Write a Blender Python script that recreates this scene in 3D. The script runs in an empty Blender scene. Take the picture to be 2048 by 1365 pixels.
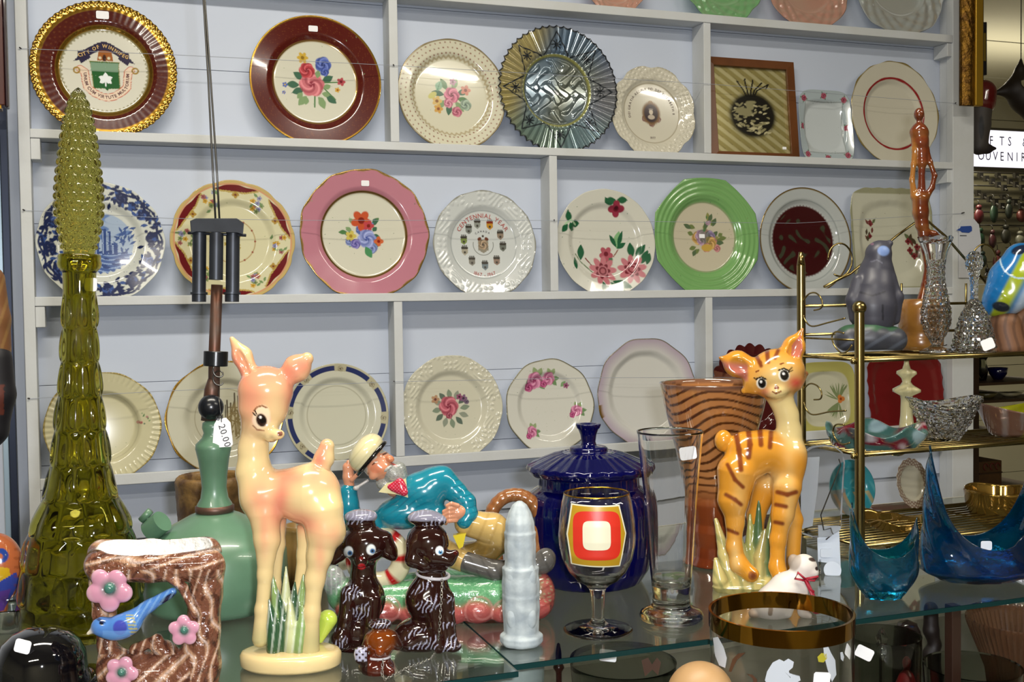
import bpy, bmesh, math, random
import numpy as np
from mathutils import Vector, Matrix, Euler
PI = math.pi
SC = bpy.context.scene
COL = SC.collection
def lin(c):
    return tuple((x/12.92 if x <= 0.04045 else ((x+0.055)/1.055)**2.4) for x in c)
def hx(s):
    return lin(tuple(int(s[i:i+2], 16)/255 for i in (0, 2, 4)))
# ------------------------------------------------------------ camera
FPX = 2220.44
CAMP = Vector((0.0, -2.15, 1.45))
YAW, PITCH, ROLL = math.radians(19.8886), math.radians(2.0981), math.radians(-0.779)
def cam_axes():
    cy, sy, cp, sp, cr, sr = math.cos(YAW), math.sin(YAW), math.cos(PITCH), math.sin(PITCH), math.cos(ROLL), math.sin(ROLL)
    w = Vector((sy*cp, cy*cp, -sp)); r = Vector((cy, -sy, 0)); u = r.cross(w)
    return r*cr+u*sr, -r*sr+u*cr, w
CR, CU, CW = cam_axes()
cam = bpy.data.objects.new('camera', bpy.data.cameras.new('camera'))
COL.objects.link(cam)
m = Matrix((CR, CU, -CW)).transposed().to_4x4(); m.translation = CAMP
cam.matrix_world = m
cam.data.sensor_width = 36.0
cam.data.lens = FPX/2048*36
cam.data.clip_start = 0.05
SC.camera = cam
SC.cycles.max_bounces = 24; SC.cycles.transmission_bounces = 24; SC.cycles.transparent_max_bounces = 16
# ------------------------------------------------------------ view, world, lights
SC.view_settings.view_transform = 'Standard'
SC.view_settings.look = 'None'
SC.view_settings.gamma = 1.0
SC.view_settings.exposure = 0.26
SC.view_settings.use_curve_mapping = False
W = bpy.data.worlds.new('world'); SC.world = W; W.use_nodes = True
W.node_tree.nodes['Background'].inputs[0].default_value = (*lin((0.86, 0.84, 0.78)), 1)
W.node_tree.nodes['Background'].inputs[1].default_value = 0.30
def area(name, loc, target, sx, sy, power, color):
    d = bpy.data.lights.new(name, 'AREA'); d.shape = 'RECTANGLE'; d.size = sx; d.size_y = sy
    d.energy = power; d.color = color
    o = bpy.data.objects.new(name, d); COL.objects.link(o); o.location = loc
    o.rotation_euler = (Vector(target)-Vector(loc)).to_track_quat('-Z', 'Y').to_euler()
    return o
# the camera's own flash, a little right of and above the lens
fp = CAMP+CR*0.036+CU*0.022
area('camera_flash', fp, fp+CW, 0.030, 0.018, 9.3, (0.93, 0.95, 1.0))
# fluorescent tubes on the shop ceiling, and one added uplight
area('ceiling_tube_or_uplight', (0.2, -1.2, 2.75), (0.2, -1.2, 0), 1.3, 0.12, 26.0, (1.0, 0.93, 0.80))
area('ceiling_tube_or_uplight', (1.9, -2.4, 2.75), (1.9, -2.4, 0), 1.3, 0.12, 24.0, (1.0, 0.93, 0.80))
area('ceiling_tube_or_uplight', (-0.9, -3.2, 2.75), (-0.9, -3.2, 0), 1.3, 0.12, 36.0, (1.0, 0.93, 0.80))
area('ceiling_tube_or_uplight', (3.4, 2.2, 2.75), (3.4, 2.2, 0), 1.3, 0.12, 60.0, (1.0, 0.90, 0.70))
area('ceiling_tube_or_uplight', (4.6, 2.6, 2.35), (4.6, 2.6, 5), 1.3, 0.12, 5.0, (1.0, 0.92, 0.74))  # added unseen uplight, no real fixture: brightens the far room's ceiling
# ------------------------------------------------------------ pixel rays (2048 x 1365 frame)
def ray(px, py):
    return CR*((px-1024)/FPX)+CU*((682.5-py)/FPX)+CW
def aty(px, py, y=0.0):
    d = ray(px, py); return CAMP+d*((y-CAMP.y)/d.y)
def atz(px, py, z):
    d = ray(px, py); return CAMP+d*((z-CAMP.z)/d.z)
def atd(px, py, dist):
    return CAMP+ray(px, py)*dist
def depth(p):
    return (Vector(p)-CAMP).dot(CW)
def mpx(p):            # metres per pixel at a point
    return depth(p)/FPX
# ------------------------------------------------------------ object helpers
def put(o, parent=None):
    COL.objects.link(o)
    if parent is not None: o.parent = parent
    return o
def tag(o, label=None, cat=None, group=None, kind=None):
    if label: o['label'] = label
    if cat: o['category'] = cat
    if group: o['group'] = group
    if kind: o['kind'] = kind
    return o
def empty(name, loc, label=None, cat=None, rz=0, group=None):
    o = bpy.data.objects.new(name, None); o.location = loc; o.rotation_euler = (0, 0, rz)
    o.empty_display_size = 0.02
    put(o); tag(o, label, cat, group); return o
class MB:
    """collects vertices, faces, per-vertex colours and per-face material slots"""
    def __init__(s): s.v = []; s.f = []; s.c = []; s.m = []; s.hasc = False
    def add(s, V, F, color=None, mat=0):
        b = len(s.v); V = [tuple(x) for x in V]; s.v += V
        s.f += [tuple(i+b for i in f) for f in F]
        if color is not None: s.hasc = True
        if color is None: s.c += [(1, 1, 1, 0)]*len(V)
        elif isinstance(color, (list, np.ndarray)) and len(color) == len(V) and not isinstance(color[0], (int, float)): s.c += [tuple(c) for c in color]
        else: s.c += [tuple(color)+((0,) if len(color) == 3 else ())]*len(V)
        s.m += [mat]*len(F)
        return s
    def box(s, lo, hi, color=None, mat=0, M=None):
        x0, y0, z0 = lo; x1, y1, z1 = hi
        V = [(x0,y0,z0),(x1,y0,z0),(x1,y1,z0),(x0,y1,z0),(x0,y0,z1),(x1,y0,z1),(x1,y1,z1),(x0,y1,z1)]
        if M is not None: V = [M @ Vector(v) for v in V]
        return s.add(V, [(0,3,2,1),(4,5,6,7),(0,1,5,4),(1,2,6,5),(2,3,7,6),(3,0,4,7)], color, mat)
    def grid(s, P, closeu=False, closev=False, color=None, mat=0):
        """P: array [n][m] of points"""
        n = len(P); k = len(P[0]); V = [tuple(q) for r in P for q in r]; F = []
        for i in range(n-(0 if closeu else 1)):
            for j in range(k-(0 if closev else 1)):
                a = i*k+j; b = i*k+(j+1) % k; c = ((i+1) % n)*k+(j+1) % k; d = ((i+1) % n)*k+j
                F.append((a, b, c, d))
        return s.add(V, F, color, mat)
    def lathe(s, prof, n=48, mod=None, color=None, mat=0, M=None, close=False):
        """prof: list of (r, z); mod(theta, r, z, i) -> (r, z)"""
        P = []
        for i, (r, z) in enumerate(prof):
            row = []
            for j in range(n):
                t = 2*PI*j/n; rr, zz = (r, z) if mod is None else mod(t, r, z, i)
                row.append(Vector((rr*math.cos(t), rr*math.sin(t), zz)))
            P.append(row)
        if M is not None: P = [[M @ q for q in r] for r in P]
        return s.grid(P, closeu=close, closev=True, color=color, mat=mat)
    def tube(s, pts, r, n=8, color=None, mat=0, cap=True, closed=False, flat=1.0):
        pts = [Vector(p) for p in pts]; k = len(pts)
        rs = r if isinstance(r, (list, tuple)) else [r]*k
        T = []
        for i in range(k):
            a = pts[(i-1) % k] if (closed or i > 0) else pts[i]; b = pts[(i+1) % k] if (closed or i < k-1) else pts[i]
            t = b-a; T.append(t.normalized() if t.length > 1e-9 else Vector((0, 0, 1)))
        up = Vector((0, 0, 1)) if abs(T[0].z) < 0.9 else Vector((0, 1, 0))
        N = (up-T[0]*up.dot(T[0])).normalized(); P = []
        for i in range(k):
            N = (N-T[i]*N.dot(T[i])); N = N.normalized() if N.length > 1e-6 else T[i].orthogonal().normalized()
            B = T[i].cross(N)
            P.append([pts[i]+(N*math.cos(2*PI*j/n)*flat+B*math.sin(2*PI*j/n))*rs[i] for j in range(n)])
        s.grid(P, closeu=closed, closev=True, color=color, mat=mat)
        if cap and not closed:
            b = len(s.v)-k*n
            s.f.append(tuple(b+j for j in range(n))[::-1]); s.f.append(tuple(b+(k-1)*n+j for j in range(n))); s.m += [mat, mat]
        return s
    def ball(s, c, r, color=None, mat=0, n=12, M=None):
        rx, ry, rz = r if isinstance(r, (tuple, list)) else (r, r, r); P = []
        for i in range(n+1):
            a = PI*i/n; P.append([Vector((rx*math.sin(a)*math.cos(2*PI*j/(2*n)), ry*math.sin(a)*math.sin(2*PI*j/(2*n)), -rz*math.cos(a))) for j in range(2*n)])
        c = Vector(c); P = [[(M @ q if M is not None else q)+c for q in r_] for r_ in P]
        return s.grid(P, closev=True, color=color, mat=mat)
    def prism(s, poly, y0, y1, color=None, mat=0, M=None):
        """poly (x, z) outline extruded along y, front face at y0"""
        n = len(poly); V = [(x, y0, z) for x, z in poly]+[(x, y1, z) for x, z in poly]
        if M is not None: V = [M @ Vector(v) for v in V]
        F = [tuple(range(n)), tuple(range(2*n-1, n-1, -1))]+[(i, i+n, (i+1) % n+n, (i+1) % n) for i in range(n)]
        return s.add(V, F, color, mat)
    def build(s, name, mats, parent=None, smooth=True, loc=None, rot=None, sub=0, bevel=0, angle=None):
        me = bpy.data.meshes.new(name); me.from_pydata(s.v, [], s.f)
        mats = mats if isinstance(mats, (list, tuple)) else [mats]
        for q in mats: me.materials.append(q)
        if len(mats) > 1: me.polygons.foreach_set('material_index', s.m)
        if s.hasc:
            a = me.color_attributes.new('Col', 'FLOAT_COLOR', 'POINT'); a.data.foreach_set('color', np.array(s.c, dtype=np.float32).ravel())
        bm = bmesh.new(); bm.from_mesh(me)
        bmesh.ops.remove_doubles(bm, verts=bm.verts, dist=1e-7)
        bmesh.ops.recalc_face_normals(bm, faces=bm.faces); bm.to_mesh(me); bm.free()
        me.polygons.foreach_set('use_smooth', [smooth]*len(me.polygons))
        if smooth and angle: me.set_sharp_from_angle(angle=math.radians(angle))
        o = bpy.data.objects.new(name, me)
        if loc is not None: o.location = loc
        if rot is not None: o.rotation_euler = rot
        put(o, parent)
        if bevel:
            md = o.modifiers.new('b', 'BEVEL'); md.width = bevel; md.segments = 2; md.limit_method = 'ANGLE'; md.harden_normals = False
        if sub:
            md = o.modifiers.new('s', 'SUBSURF'); md.levels = sub; md.render_levels = sub
        return o
# ------------------------------------------------------------ materials
_M = {}
def pmat(name, color=(0.8, 0.8, 0.8), rough=0.5, metal=0.0, coat=0.0, trans=0.0, ior=1.5, attr=False, spec=0.5, emit=None, bump=None, noise=None, alpha_metal=False, bumpd=0.002):
    """attr: base colour from the 'Col' attribute (alpha = metallic). bump: (scale, strength). noise: (scale, colour2, amount)"""
    if name in _M: return _M[name]
    mt = bpy.data.materials.new(name); mt.use_nodes = True; nt = mt.node_tree; b = nt.nodes['Principled BSDF']
    b.inputs['Base Color'].default_value = (*color[:3], 1); b.inputs['Roughness'].default_value = rough
    b.inputs['Metallic'].default_value = metal; b.inputs['IOR'].default_value = ior
    b.inputs['Coat Weight'].default_value = coat; b.inputs['Coat Roughness'].default_value = 0.04
    b.inputs['Transmission Weight'].default_value = trans; b.inputs['Specular IOR Level'].default_value = spec
    tc = nt.nodes.new('ShaderNodeTexCoord')
    src = None
    if attr:
        a = nt.nodes.new('ShaderNodeAttribute'); a.attribute_name = 'Col'; src = a.outputs['Color']
        nt.links.new(a.outputs['Alpha'], b.inputs['Metallic'])
    if noise:
        n = nt.nodes.new('ShaderNodeTexNoise'); n.inputs['Scale'].default_value = noise[0]; n.inputs['Detail'].default_value = 5
        nt.links.new(tc.outputs['Object'], n.inputs['Vector'])
        rp = nt.nodes.new('ShaderNodeValToRGB'); rp.color_ramp.elements[0].position = 0.5-0.18; rp.color_ramp.elements[1].position = 0.5+0.18
        nt.links.new(n.outputs['Fac'], rp.inputs['Fac'])
        mx = nt.nodes.new('ShaderNodeMix'); mx.data_type = 'RGBA'; mu = nt.nodes.new('ShaderNodeMath'); mu.operation = 'MULTIPLY'; mu.inputs[1].default_value = noise[2]
        nt.links.new(rp.outputs['Color'], mu.inputs[0]); nt.links.new(mu.outputs[0], mx.inputs['Factor'])
        if src is not None: nt.links.new(src, mx.inputs['A'])
        else: mx.inputs['A'].default_value = (*color[:3], 1)
        mx.inputs['B'].default_value = (*noise[1][:3], 1); src = mx.outputs['Result']
    if src is not None: nt.links.new(src, b.inputs['Base Color'])
    if bump:
        n = nt.nodes.new('ShaderNodeTexNoise'); n.inputs['Scale'].default_value = bump[0]; n.inputs['Detail'].default_value = 3
        nt.links.new(tc.outputs['Object'], n.inputs['Vector'])
        bp = nt.nodes.new('ShaderNodeBump'); bp.inputs['Strength'].default_value = bump[1]; bp.inputs['Distance'].default_value = bumpd
        nt.links.new(n.outputs['Fac'], bp.inputs['Height']); nt.links.new(bp.outputs['Normal'], b.inputs['Normal'])
    if emit: b.inputs['Emission Color'].default_value = (*emit[0], 1); b.inputs['Emission Strength'].default_value = emit[1]
    _M[name] = mt; return mt
GLAZE = pmat('painted_glaze', rough=0.16, coat=0.6, attr=True)
GLAZE2 = pmat('painted_glaze_bumpy', rough=0.16, coat=0.7, attr=True, bump=(230, 0.35))
MATT = pmat('painted_matt', rough=0.55, attr=True)
WHITE = pmat('chalky_white_paint', hx('cdd0d2'), 0.6, noise=(9, hx('bfc0ba'), 0.5), bump=(60, 0.25))
WALLP = pmat('white_wall_paint', hx('c6cddb'), 0.65, noise=(3, hx('bcc4d4'), 0.5), bump=(40, 0.12))
STICK = pmat('white_sticker_paper', hx('f2f2f4'), 0.6)
INK = pmat('ink', hx('2a2a30'), 0.6)
BRASS = pmat('polished_brass', hx('948252'), 0.24, 1.0)
GOLD = pmat('gilt', hx('c89a3a'), 0.22, 1.0)
STEEL = pmat('steel_wire', hx('6a6864'), 0.35, 1.0)
CLEAR = pmat('clear_glass', (1, 1, 1), 0.0, trans=1.0, ior=1.45)
def glassy(name, color, rough=0.0, ior=1.48, density=None, bump=None, dcol=None, trans=1.0):
    """coloured glass: clear surface with absorption inside"""
    if name in _M: return _M[name]
    mt = pmat(name, color if density is None else (1, 1, 1), rough, trans=trans, ior=ior, bump=bump)
    if density is not None:
        nt = mt.node_tree; va = nt.nodes.new('ShaderNodeVolumeAbsorption'); va.inputs['Color'].default_value = (*(dcol or color), 1); va.inputs['Density'].default_value = density
        nt.links.new(va.outputs[0], nt.nodes['Material Output'].inputs['Volume'])
    return mt
# ------------------------------------------------------------ organic shapes: blended round cones and ellipsoids, meshed with surface nets
def _rcone(P, a, b, r1, r2):
    a = np.array(a, dtype=np.float64); b = np.array(b, dtype=np.float64); ba = b-a; l2 = max(ba@ba, 1e-12)
    t = np.clip(((P-a)@ba)/l2, 0, 1)
    return np.linalg.norm(P-a-t[:, None]*ba, axis=1)-(r1+(r2-r1)*t)
def _ell(P, c, r, R=None):
    q = P-np.array(c)
    if R is not None: q = q@np.array(R)      # columns are the local axes
    r = np.array(r); k0 = np.linalg.norm(q/r, axis=1); k1 = np.linalg.norm(q/(r*r), axis=1)
    return k0*(k0-1)/np.maximum(k1, 1e-9)
def eR(rx, ry, rz):
    return np.array(Euler((math.radians(rx), math.radians(ry), math.radians(rz))).to_matrix())
def sculpt(prims, h, k=0.004, paint=None, cull=None):
    """prims: ('c', a, b, ra, rb, colour[, k]) round cone; ('e', centre, radii, R or None, colour[, k]) ellipsoid;
    ('ce'/'cc' ...) carve. Returns (verts, faces, colours)."""
    lo = np.full(3, 1e9); hi = -lo
    for p in prims:
        if p[0] == 'c':
            for q, r in ((p[1], p[3]), (p[2], p[4])): lo = np.minimum(lo, np.array(q)-r); hi = np.maximum(hi, np.array(q)+r)
        elif p[0] == 'e': m_ = max(p[2]); lo = np.minimum(lo, np.array(p[1])-m_); hi = np.maximum(hi, np.array(p[1])+m_)
    lo -= 3*h; hi += 3*h
    n = np.ceil((hi-lo)/h).astype(int)+1
    ax = [lo[i]+h*np.arange(n[i]) for i in range(3)]
    G = np.full(n, 1e3)
    def span(q0, q1):
        return tuple(slice(max(0, int((q0[i]-lo[i])/h)), min(n[i], int((q1[i]-lo[i])/h)+2)) for i in range(3))
    for p in prims:
        typ = p[0]; carve = len(typ) == 2; kk = p[-1] if isinstance(p[-1], float) else k; mg = kk*1.5+3*h
        if typ[-1] == 'c': q0 = np.minimum(np.array(p[1])-p[3], np.array(p[2])-p[4])-mg; q1 = np.maximum(np.array(p[1])+p[3], np.array(p[2])+p[4])+mg
        else: q0 = np.array(p[1])-max(p[2])-mg; q1 = np.array(p[1])+max(p[2])+mg
        sl = span(q0, q1); X, Y, Z = np.meshgrid(ax[0][sl[0]], ax[1][sl[1]], ax[2][sl[2]], indexing='ij'); P = np.stack([X.ravel(), Y.ravel(), Z.ravel()], 1)
        if len(P) == 0: continue
        d = (_rcone(P, p[1], p[2], p[3], p[4]) if typ[-1] == 'c' else _ell(P, p[1], p[2], p[3])).reshape(X.shape)
        g = G[sl]
        if carve:
            hh = np.clip(0.5-0.5*(g+d)/kk, 0, 1); G[sl] = g*(1-hh)+(-d)*hh+kk*hh*(1-hh)
        else:
            hh = np.clip(0.5+0.5*(g-d)/kk, 0, 1); G[sl] = g*(1-hh)+d*hh-kk*hh*(1-hh)
    S = G < 0
    # surface nets
    c = np.zeros(np.array(S.shape)-1, int)
    for dx in (0, 1):
        for dy in (0, 1):
            for dz in (0, 1): c += S[dx:S.shape[0]-1+dx, dy:S.shape[1]-1+dy, dz:S.shape[2]-1+dz]
    act = (c > 0) & (c < 8); idx = -np.ones(act.shape, int); cells = np.argwhere(act); idx[act] = np.arange(len(cells))
    acc = np.zeros((len(cells), 3)); cnt = np.zeros(len(cells))
    corners = [(i, j, l) for i in (0, 1) for j in (0, 1) for l in (0, 1)]
    for a in corners:
        for axx in range(3):
            if a[axx]: continue
            b = list(a); b[axx] = 1
            ga = G[cells[:, 0]+a[0], cells[:, 1]+a[1], cells[:, 2]+a[2]]; gb = G[cells[:, 0]+b[0], cells[:, 1]+b[1], cells[:, 2]+b[2]]
            mk = (ga < 0) != (gb < 0); t = np.where(mk, ga/np.where(mk, ga-gb, 1), 0)
            pt = np.array(a, float)[None, :]+t[:, None]*(np.array(b)-np.array(a))[None, :]
            acc += np.where(mk[:, None], pt, 0); cnt += mk
    V = lo+h*(cells+acc/np.maximum(cnt, 1)[:, None])
    F = []
    for axx in range(3):
        o1, o2 = [(1, 2), (2, 0), (0, 1)][axx]
        A = S[tuple(slice(0, -1) if i == axx else slice(1, -1) for i in range(3))]; B = S[tuple(slice(1, None) if i == axx else slice(1, -1) for i in range(3))]
        e = np.argwhere(A != B)
        for i in range(3):
            if i != axx: e[:, i] += 1
        d1 = np.zeros(3, int); d1[o1] = 1; d2 = np.zeros(3, int); d2[o2] = 1
        q = np.stack([idx[tuple((e-d1-d2).T)], idx[tuple((e-d2).T)], idx[tuple(e.T)], idx[tuple((e-d1).T)]], 1)
        fl = ~S[tuple(e.T)]; q[fl] = q[fl][:, ::-1]; F.append(q)
    F = np.concatenate(F)
    # colour: soft blend of nearest primitives
    wsum = np.zeros(len(V)); C = np.zeros((len(V), 4))
    for p in prims:
        if len(p[0]) == 2: continue
        col = p[5] if p[0] == 'c' else p[4]
        if col is None: continue
        d = _rcone(V, p[1], p[2], p[3], p[4]) if p[0] == 'c' else _ell(V, p[1], p[2], p[3])
        w = np.exp(-np.clip(d, -0.001, 1)/(k*0.35)); col = np.array(tuple(col)+((0,) if len(col) == 3 else ()))
        C += w[:, None]*col; wsum += w
    C /= np.maximum(wsum, 1e-30)[:, None]; C[wsum < 1e-29] = (0.5, 0.5, 0.5, 0)
    if paint: paint(V, C)
    return V, F, C
def mix(C, mask, col):
    mask = np.clip(mask, 0, 1)[:, None]; C[:, :len(col)] = C[:, :len(col)]*(1-mask)+np.array(col)*mask
def sm(e0, e1, x):
    t = np.clip((x-e0)/(e1-e0), 0, 1); return t*t*(3-2*t)
def mesh_np(name, V, F, C, mats, parent=None, smooth=True, M=None):
    me = bpy.data.meshes.new(name)
    me.from_pydata([tuple(v) for v in np.asarray(V, dtype=float)], [], [tuple(int(i) for i in f) for f in F])
    if C is not None:
        a = me.color_attributes.new('Col', 'FLOAT_COLOR', 'POINT'); a.data.foreach_set('color', np.asarray(C, dtype=np.float32).ravel())
    for q in (mats if isinstance(mats, (list, tuple)) else [mats]): me.materials.append(q)
    me.polygons.foreach_set('use_smooth', [smooth]*len(me.polygons))
    o = bpy.data.objects.new(name, me)
    if M is not None: o.matrix_world = M
    return put(o, parent)
# ------------------------------------------------------------ lettering as real, thin geometry
def glyphs(text, size, bold=0.0):
    """returns list of (char, verts2d, faces, advance) for each letter"""
    out = []
    for ch in text:
        if ch == ' ': out.append((None, None, size*0.38)); continue
        cu = bpy.data.curves.new('g', 'FONT'); cu.body = ch; cu.size = size; cu.offset = bold; cu.resolution_u = 2
        ob = bpy.data.objects.new('g', cu); COL.objects.link(ob); dg = bpy.context.evaluated_depsgraph_get(); dg.update()
        me = ob.evaluated_get(dg).to_mesh(); V = [(v.co.x, v.co.y) for v in me.vertices]; F = [tuple(p.vertices) for p in me.polygons]
        x0 = min(v[0] for v in V); x1 = max(v[0] for v in V)
        ob.evaluated_get(dg).to_mesh_clear(); bpy.data.objects.remove(ob); bpy.data.curves.remove(cu)
        out.append(([(x-x0, y) for x, y in V], F, (x1-x0)+size*0.12))
    return out
def lettering(mb, text, size, frame, color=None, bold=0.0, spacing=1.0):
    """frame(s) -> (origin, xdir, ydir) along the text, s measured from its middle"""
    G = glyphs(text, size, bold); tot = sum(g[2] for g in G)*spacing; s = -tot/2
    for V, F, adv in G:
        if V is not None:
            w = max(v[0] for v in V); o, xd, yd = frame(s+w/2)
            mb.add([o+xd*(x-w/2)+yd*y for x, y in V], F, color)
        s += adv*spacing
    return mb
# ============================================================ room shell
def struct(o): o['kind'] = 'structure'; return o
CREAMWALL = pmat('cream_wall_paint', hx('b9b6a0'), 0.7, noise=(2, hx('aaa68e'), 0.5))
FLOORM = pmat('floor_vinyl', hx('6b6256'), 0.5, noise=(6, hx('554c42'), 0.8))
CEILM = pmat('ceiling_paint', hx('bdb9a2'), 0.8)
struct(MB().box((-3.5, -4.6, -0.05), (6.8, 5.0, 0.0)).build('floor', FLOORM, smooth=False))
cl_ = MB()
for i in range(24): cl_.box((-3.5, -4.6+i*0.4, 2.8+0.003*(i % 2)), (6.8, -4.206+i*0.4, 2.85))
struct(cl_.build('ceiling', CEILM, smooth=False))
struct(MB().box((-3.5, 0.062, 0.0), (1.955, 0.12, 2.8)).build('wall_back', WALLP, smooth=False))
# far wall of the room beyond, of horizontal boards
fw = MB()
for i in range(15):
    fw.box((1.5, 4.0+0.004*(i % 2), i*0.19), (6.8, 4.1, i*0.19+0.186))
struct(fw.build('wall_far', CREAMWALL, smooth=False))
struct(MB().box((6.7, -4.6, 0.0), (6.8, 5.0, 2.8)).build('wall_right', CREAMWALL, smooth=False))
struct(MB().box((-3.6, -4.6, 0.0), (-3.5, 5.0, 2.8)).build('wall_left', CREAMWALL, smooth=False))
struct(MB().box((-3.6, -4.7, 0.0), (6.8, -4.6, 2.8)).build('wall_front', CREAMWALL, smooth=False))
# ============================================================ the plate rack
D0 = 2.15; ZC = 1.45
SH = {0: (0.600, 0.618), 1: (0.300, 0.316), 2: (0.001, 0.0176), 3: (-0.329, -0.3090)}     # front lip bottom and top
RX0, RX1 = -0.144, 1.969
rack = empty('plate_rack', (RX0, 0.03, 0.0), 'long chalky white wall rack with shallow compartments holding rows of plates', 'rack')
def rk(mb, name, mat=WHITE, label=None, bev=0.0012):
    o = mb.build(name, mat, None, smooth=False, bevel=bev); o.parent = rack; o.location = (-RX0, -0.03, 0)
    if label: o['label'] = label
    return o
BACKM = pmat('rack_back_paint', hx('c3cbdb'), 0.6, noise=(2.5, hx('b8c2d4'), 0.6), bump=(30, 0.15))
bk = MB()
for i in range(-5, 8):
    z = ZC+SH[1][0]+i*0.148; bk.box((RX0+0.003, 0.0535, z), (RX1-0.005, 0.061, z+0.1468))
rk(bk, 'back_board', BACKM, bev=0)
rk(MB().box((RX0, 0.0, 0.0), (RX0+0.019, 0.053, 2.5)), 'upright')
rk(MB().box((1.906, 0.0, 0.0), (RX1, 0.022, 2.5)).box((1.912, 0.020, 0.0), (1.930, 0.053, 2.5)), 'upright')
for k, (z0, z1) in list(SH.items()):
    s = MB().box((RX0+0.019, 0.0, ZC+z0), (1.906, 0.007, ZC+z1)).box((RX0+0.019, 0.006, ZC+z0), (1.912, 0.053, ZC+z0+0.0035))
    rk(s, 'shelf')
for x, rows in ((0.530, (1, 3)), (0.866, (2,)), (1.232, (1, 3))):
    for r in rows:
        lo = ZC+SH[r][1]+0.0005 if r > 0 else 0; hi = ZC+SH[r-1][0]-0.0005
        rk(MB().box((x, 0.001, lo), (x+0.0175, 0.053, hi)), 'divider')
rk(MB().box((0.530, 0.001, ZC+SH[0][1]), (0.5475, 0.053, 2.5)), 'divider')
# notched cleats under the left shelf ends, thin side cleats on the right
for r in (1, 2, 3):
    rk(MB().box((RX0+0.0192, 0.002, ZC+SH[r][0]-0.038), (RX0+0.035, 0.052, ZC+SH[r][0]-0.0005)), 'cleat')
for r in (0, 1, 2):
    rk(MB().box((1.893, 0.004, ZC+SH[r][0]-0.032), (1.9118, 0.052, ZC+SH[r][0]-0.0005)), 'cleat')
# retaining strings with their nails
nailm = pmat('rusty_nail', hx('3a3432'), 0.5, 0.6); strm = pmat('grey_string', hx('9aa0ac'), 0.7)
for pts in ([(43, 97), (355, 110), (789, 131), (1417, 168), (1912, 207)],
            [(50, 421), (340, 437), (600, 441), (1110, 441), (1590, 447), (1925, 427)],
            [(60, 798), (320, 783), (790, 764), (1195, 756), (1560, 755)]):
    P = [aty(a, b, -0.0018) for a, b in pts]
    rk(MB().tube(P, 0.00045, 5), 'retaining_string', strm, bev=0)
    for p in (P[0], P[2] if len(pts) == 5 and pts[0][0] != 50 else P[3], P[-1]):
        rk(MB().tube([p+Vector((-0.003, -0.003, 0.001)), p+Vector((0, 0.004, 0))], 0.0013, 6), 'nail', nailm, bev=0)
rk(MB().ball(aty(896, 947, 0.052), 0.0032), 'nail', nailm, bev=0)
# ============================================================ white wall strip fittings on the left
up = empty('shelf_standard', aty(2, 640, -0.02), 'dark metal shelf standard running up the wall left of the plate rack', 'shelf upright')
zz0, zz1 = 0.7, 1.45+0.37
pm = pmat('dark_metal', hx('2e3444'), 0.35, 0.7)
P0 = aty(20, 700, -0.02)
o = MB().box((P0.x-0.006, -0.026, zz0), (P0.x+0.006, -0.002, zz1)).build('channel', pm, smooth=False, bevel=0.001); o.parent = up; o.location = -up.location
o = MB().box((P0.x-0.016, -0.022, zz0), (P0.x-0.0065, -0.002, zz1)).build('side_strip', pmat('pale_metal', hx('9fb4c4'), 0.3, 0.5), smooth=False, bevel=0.001); o.parent = up; o.location = -up.location
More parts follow.
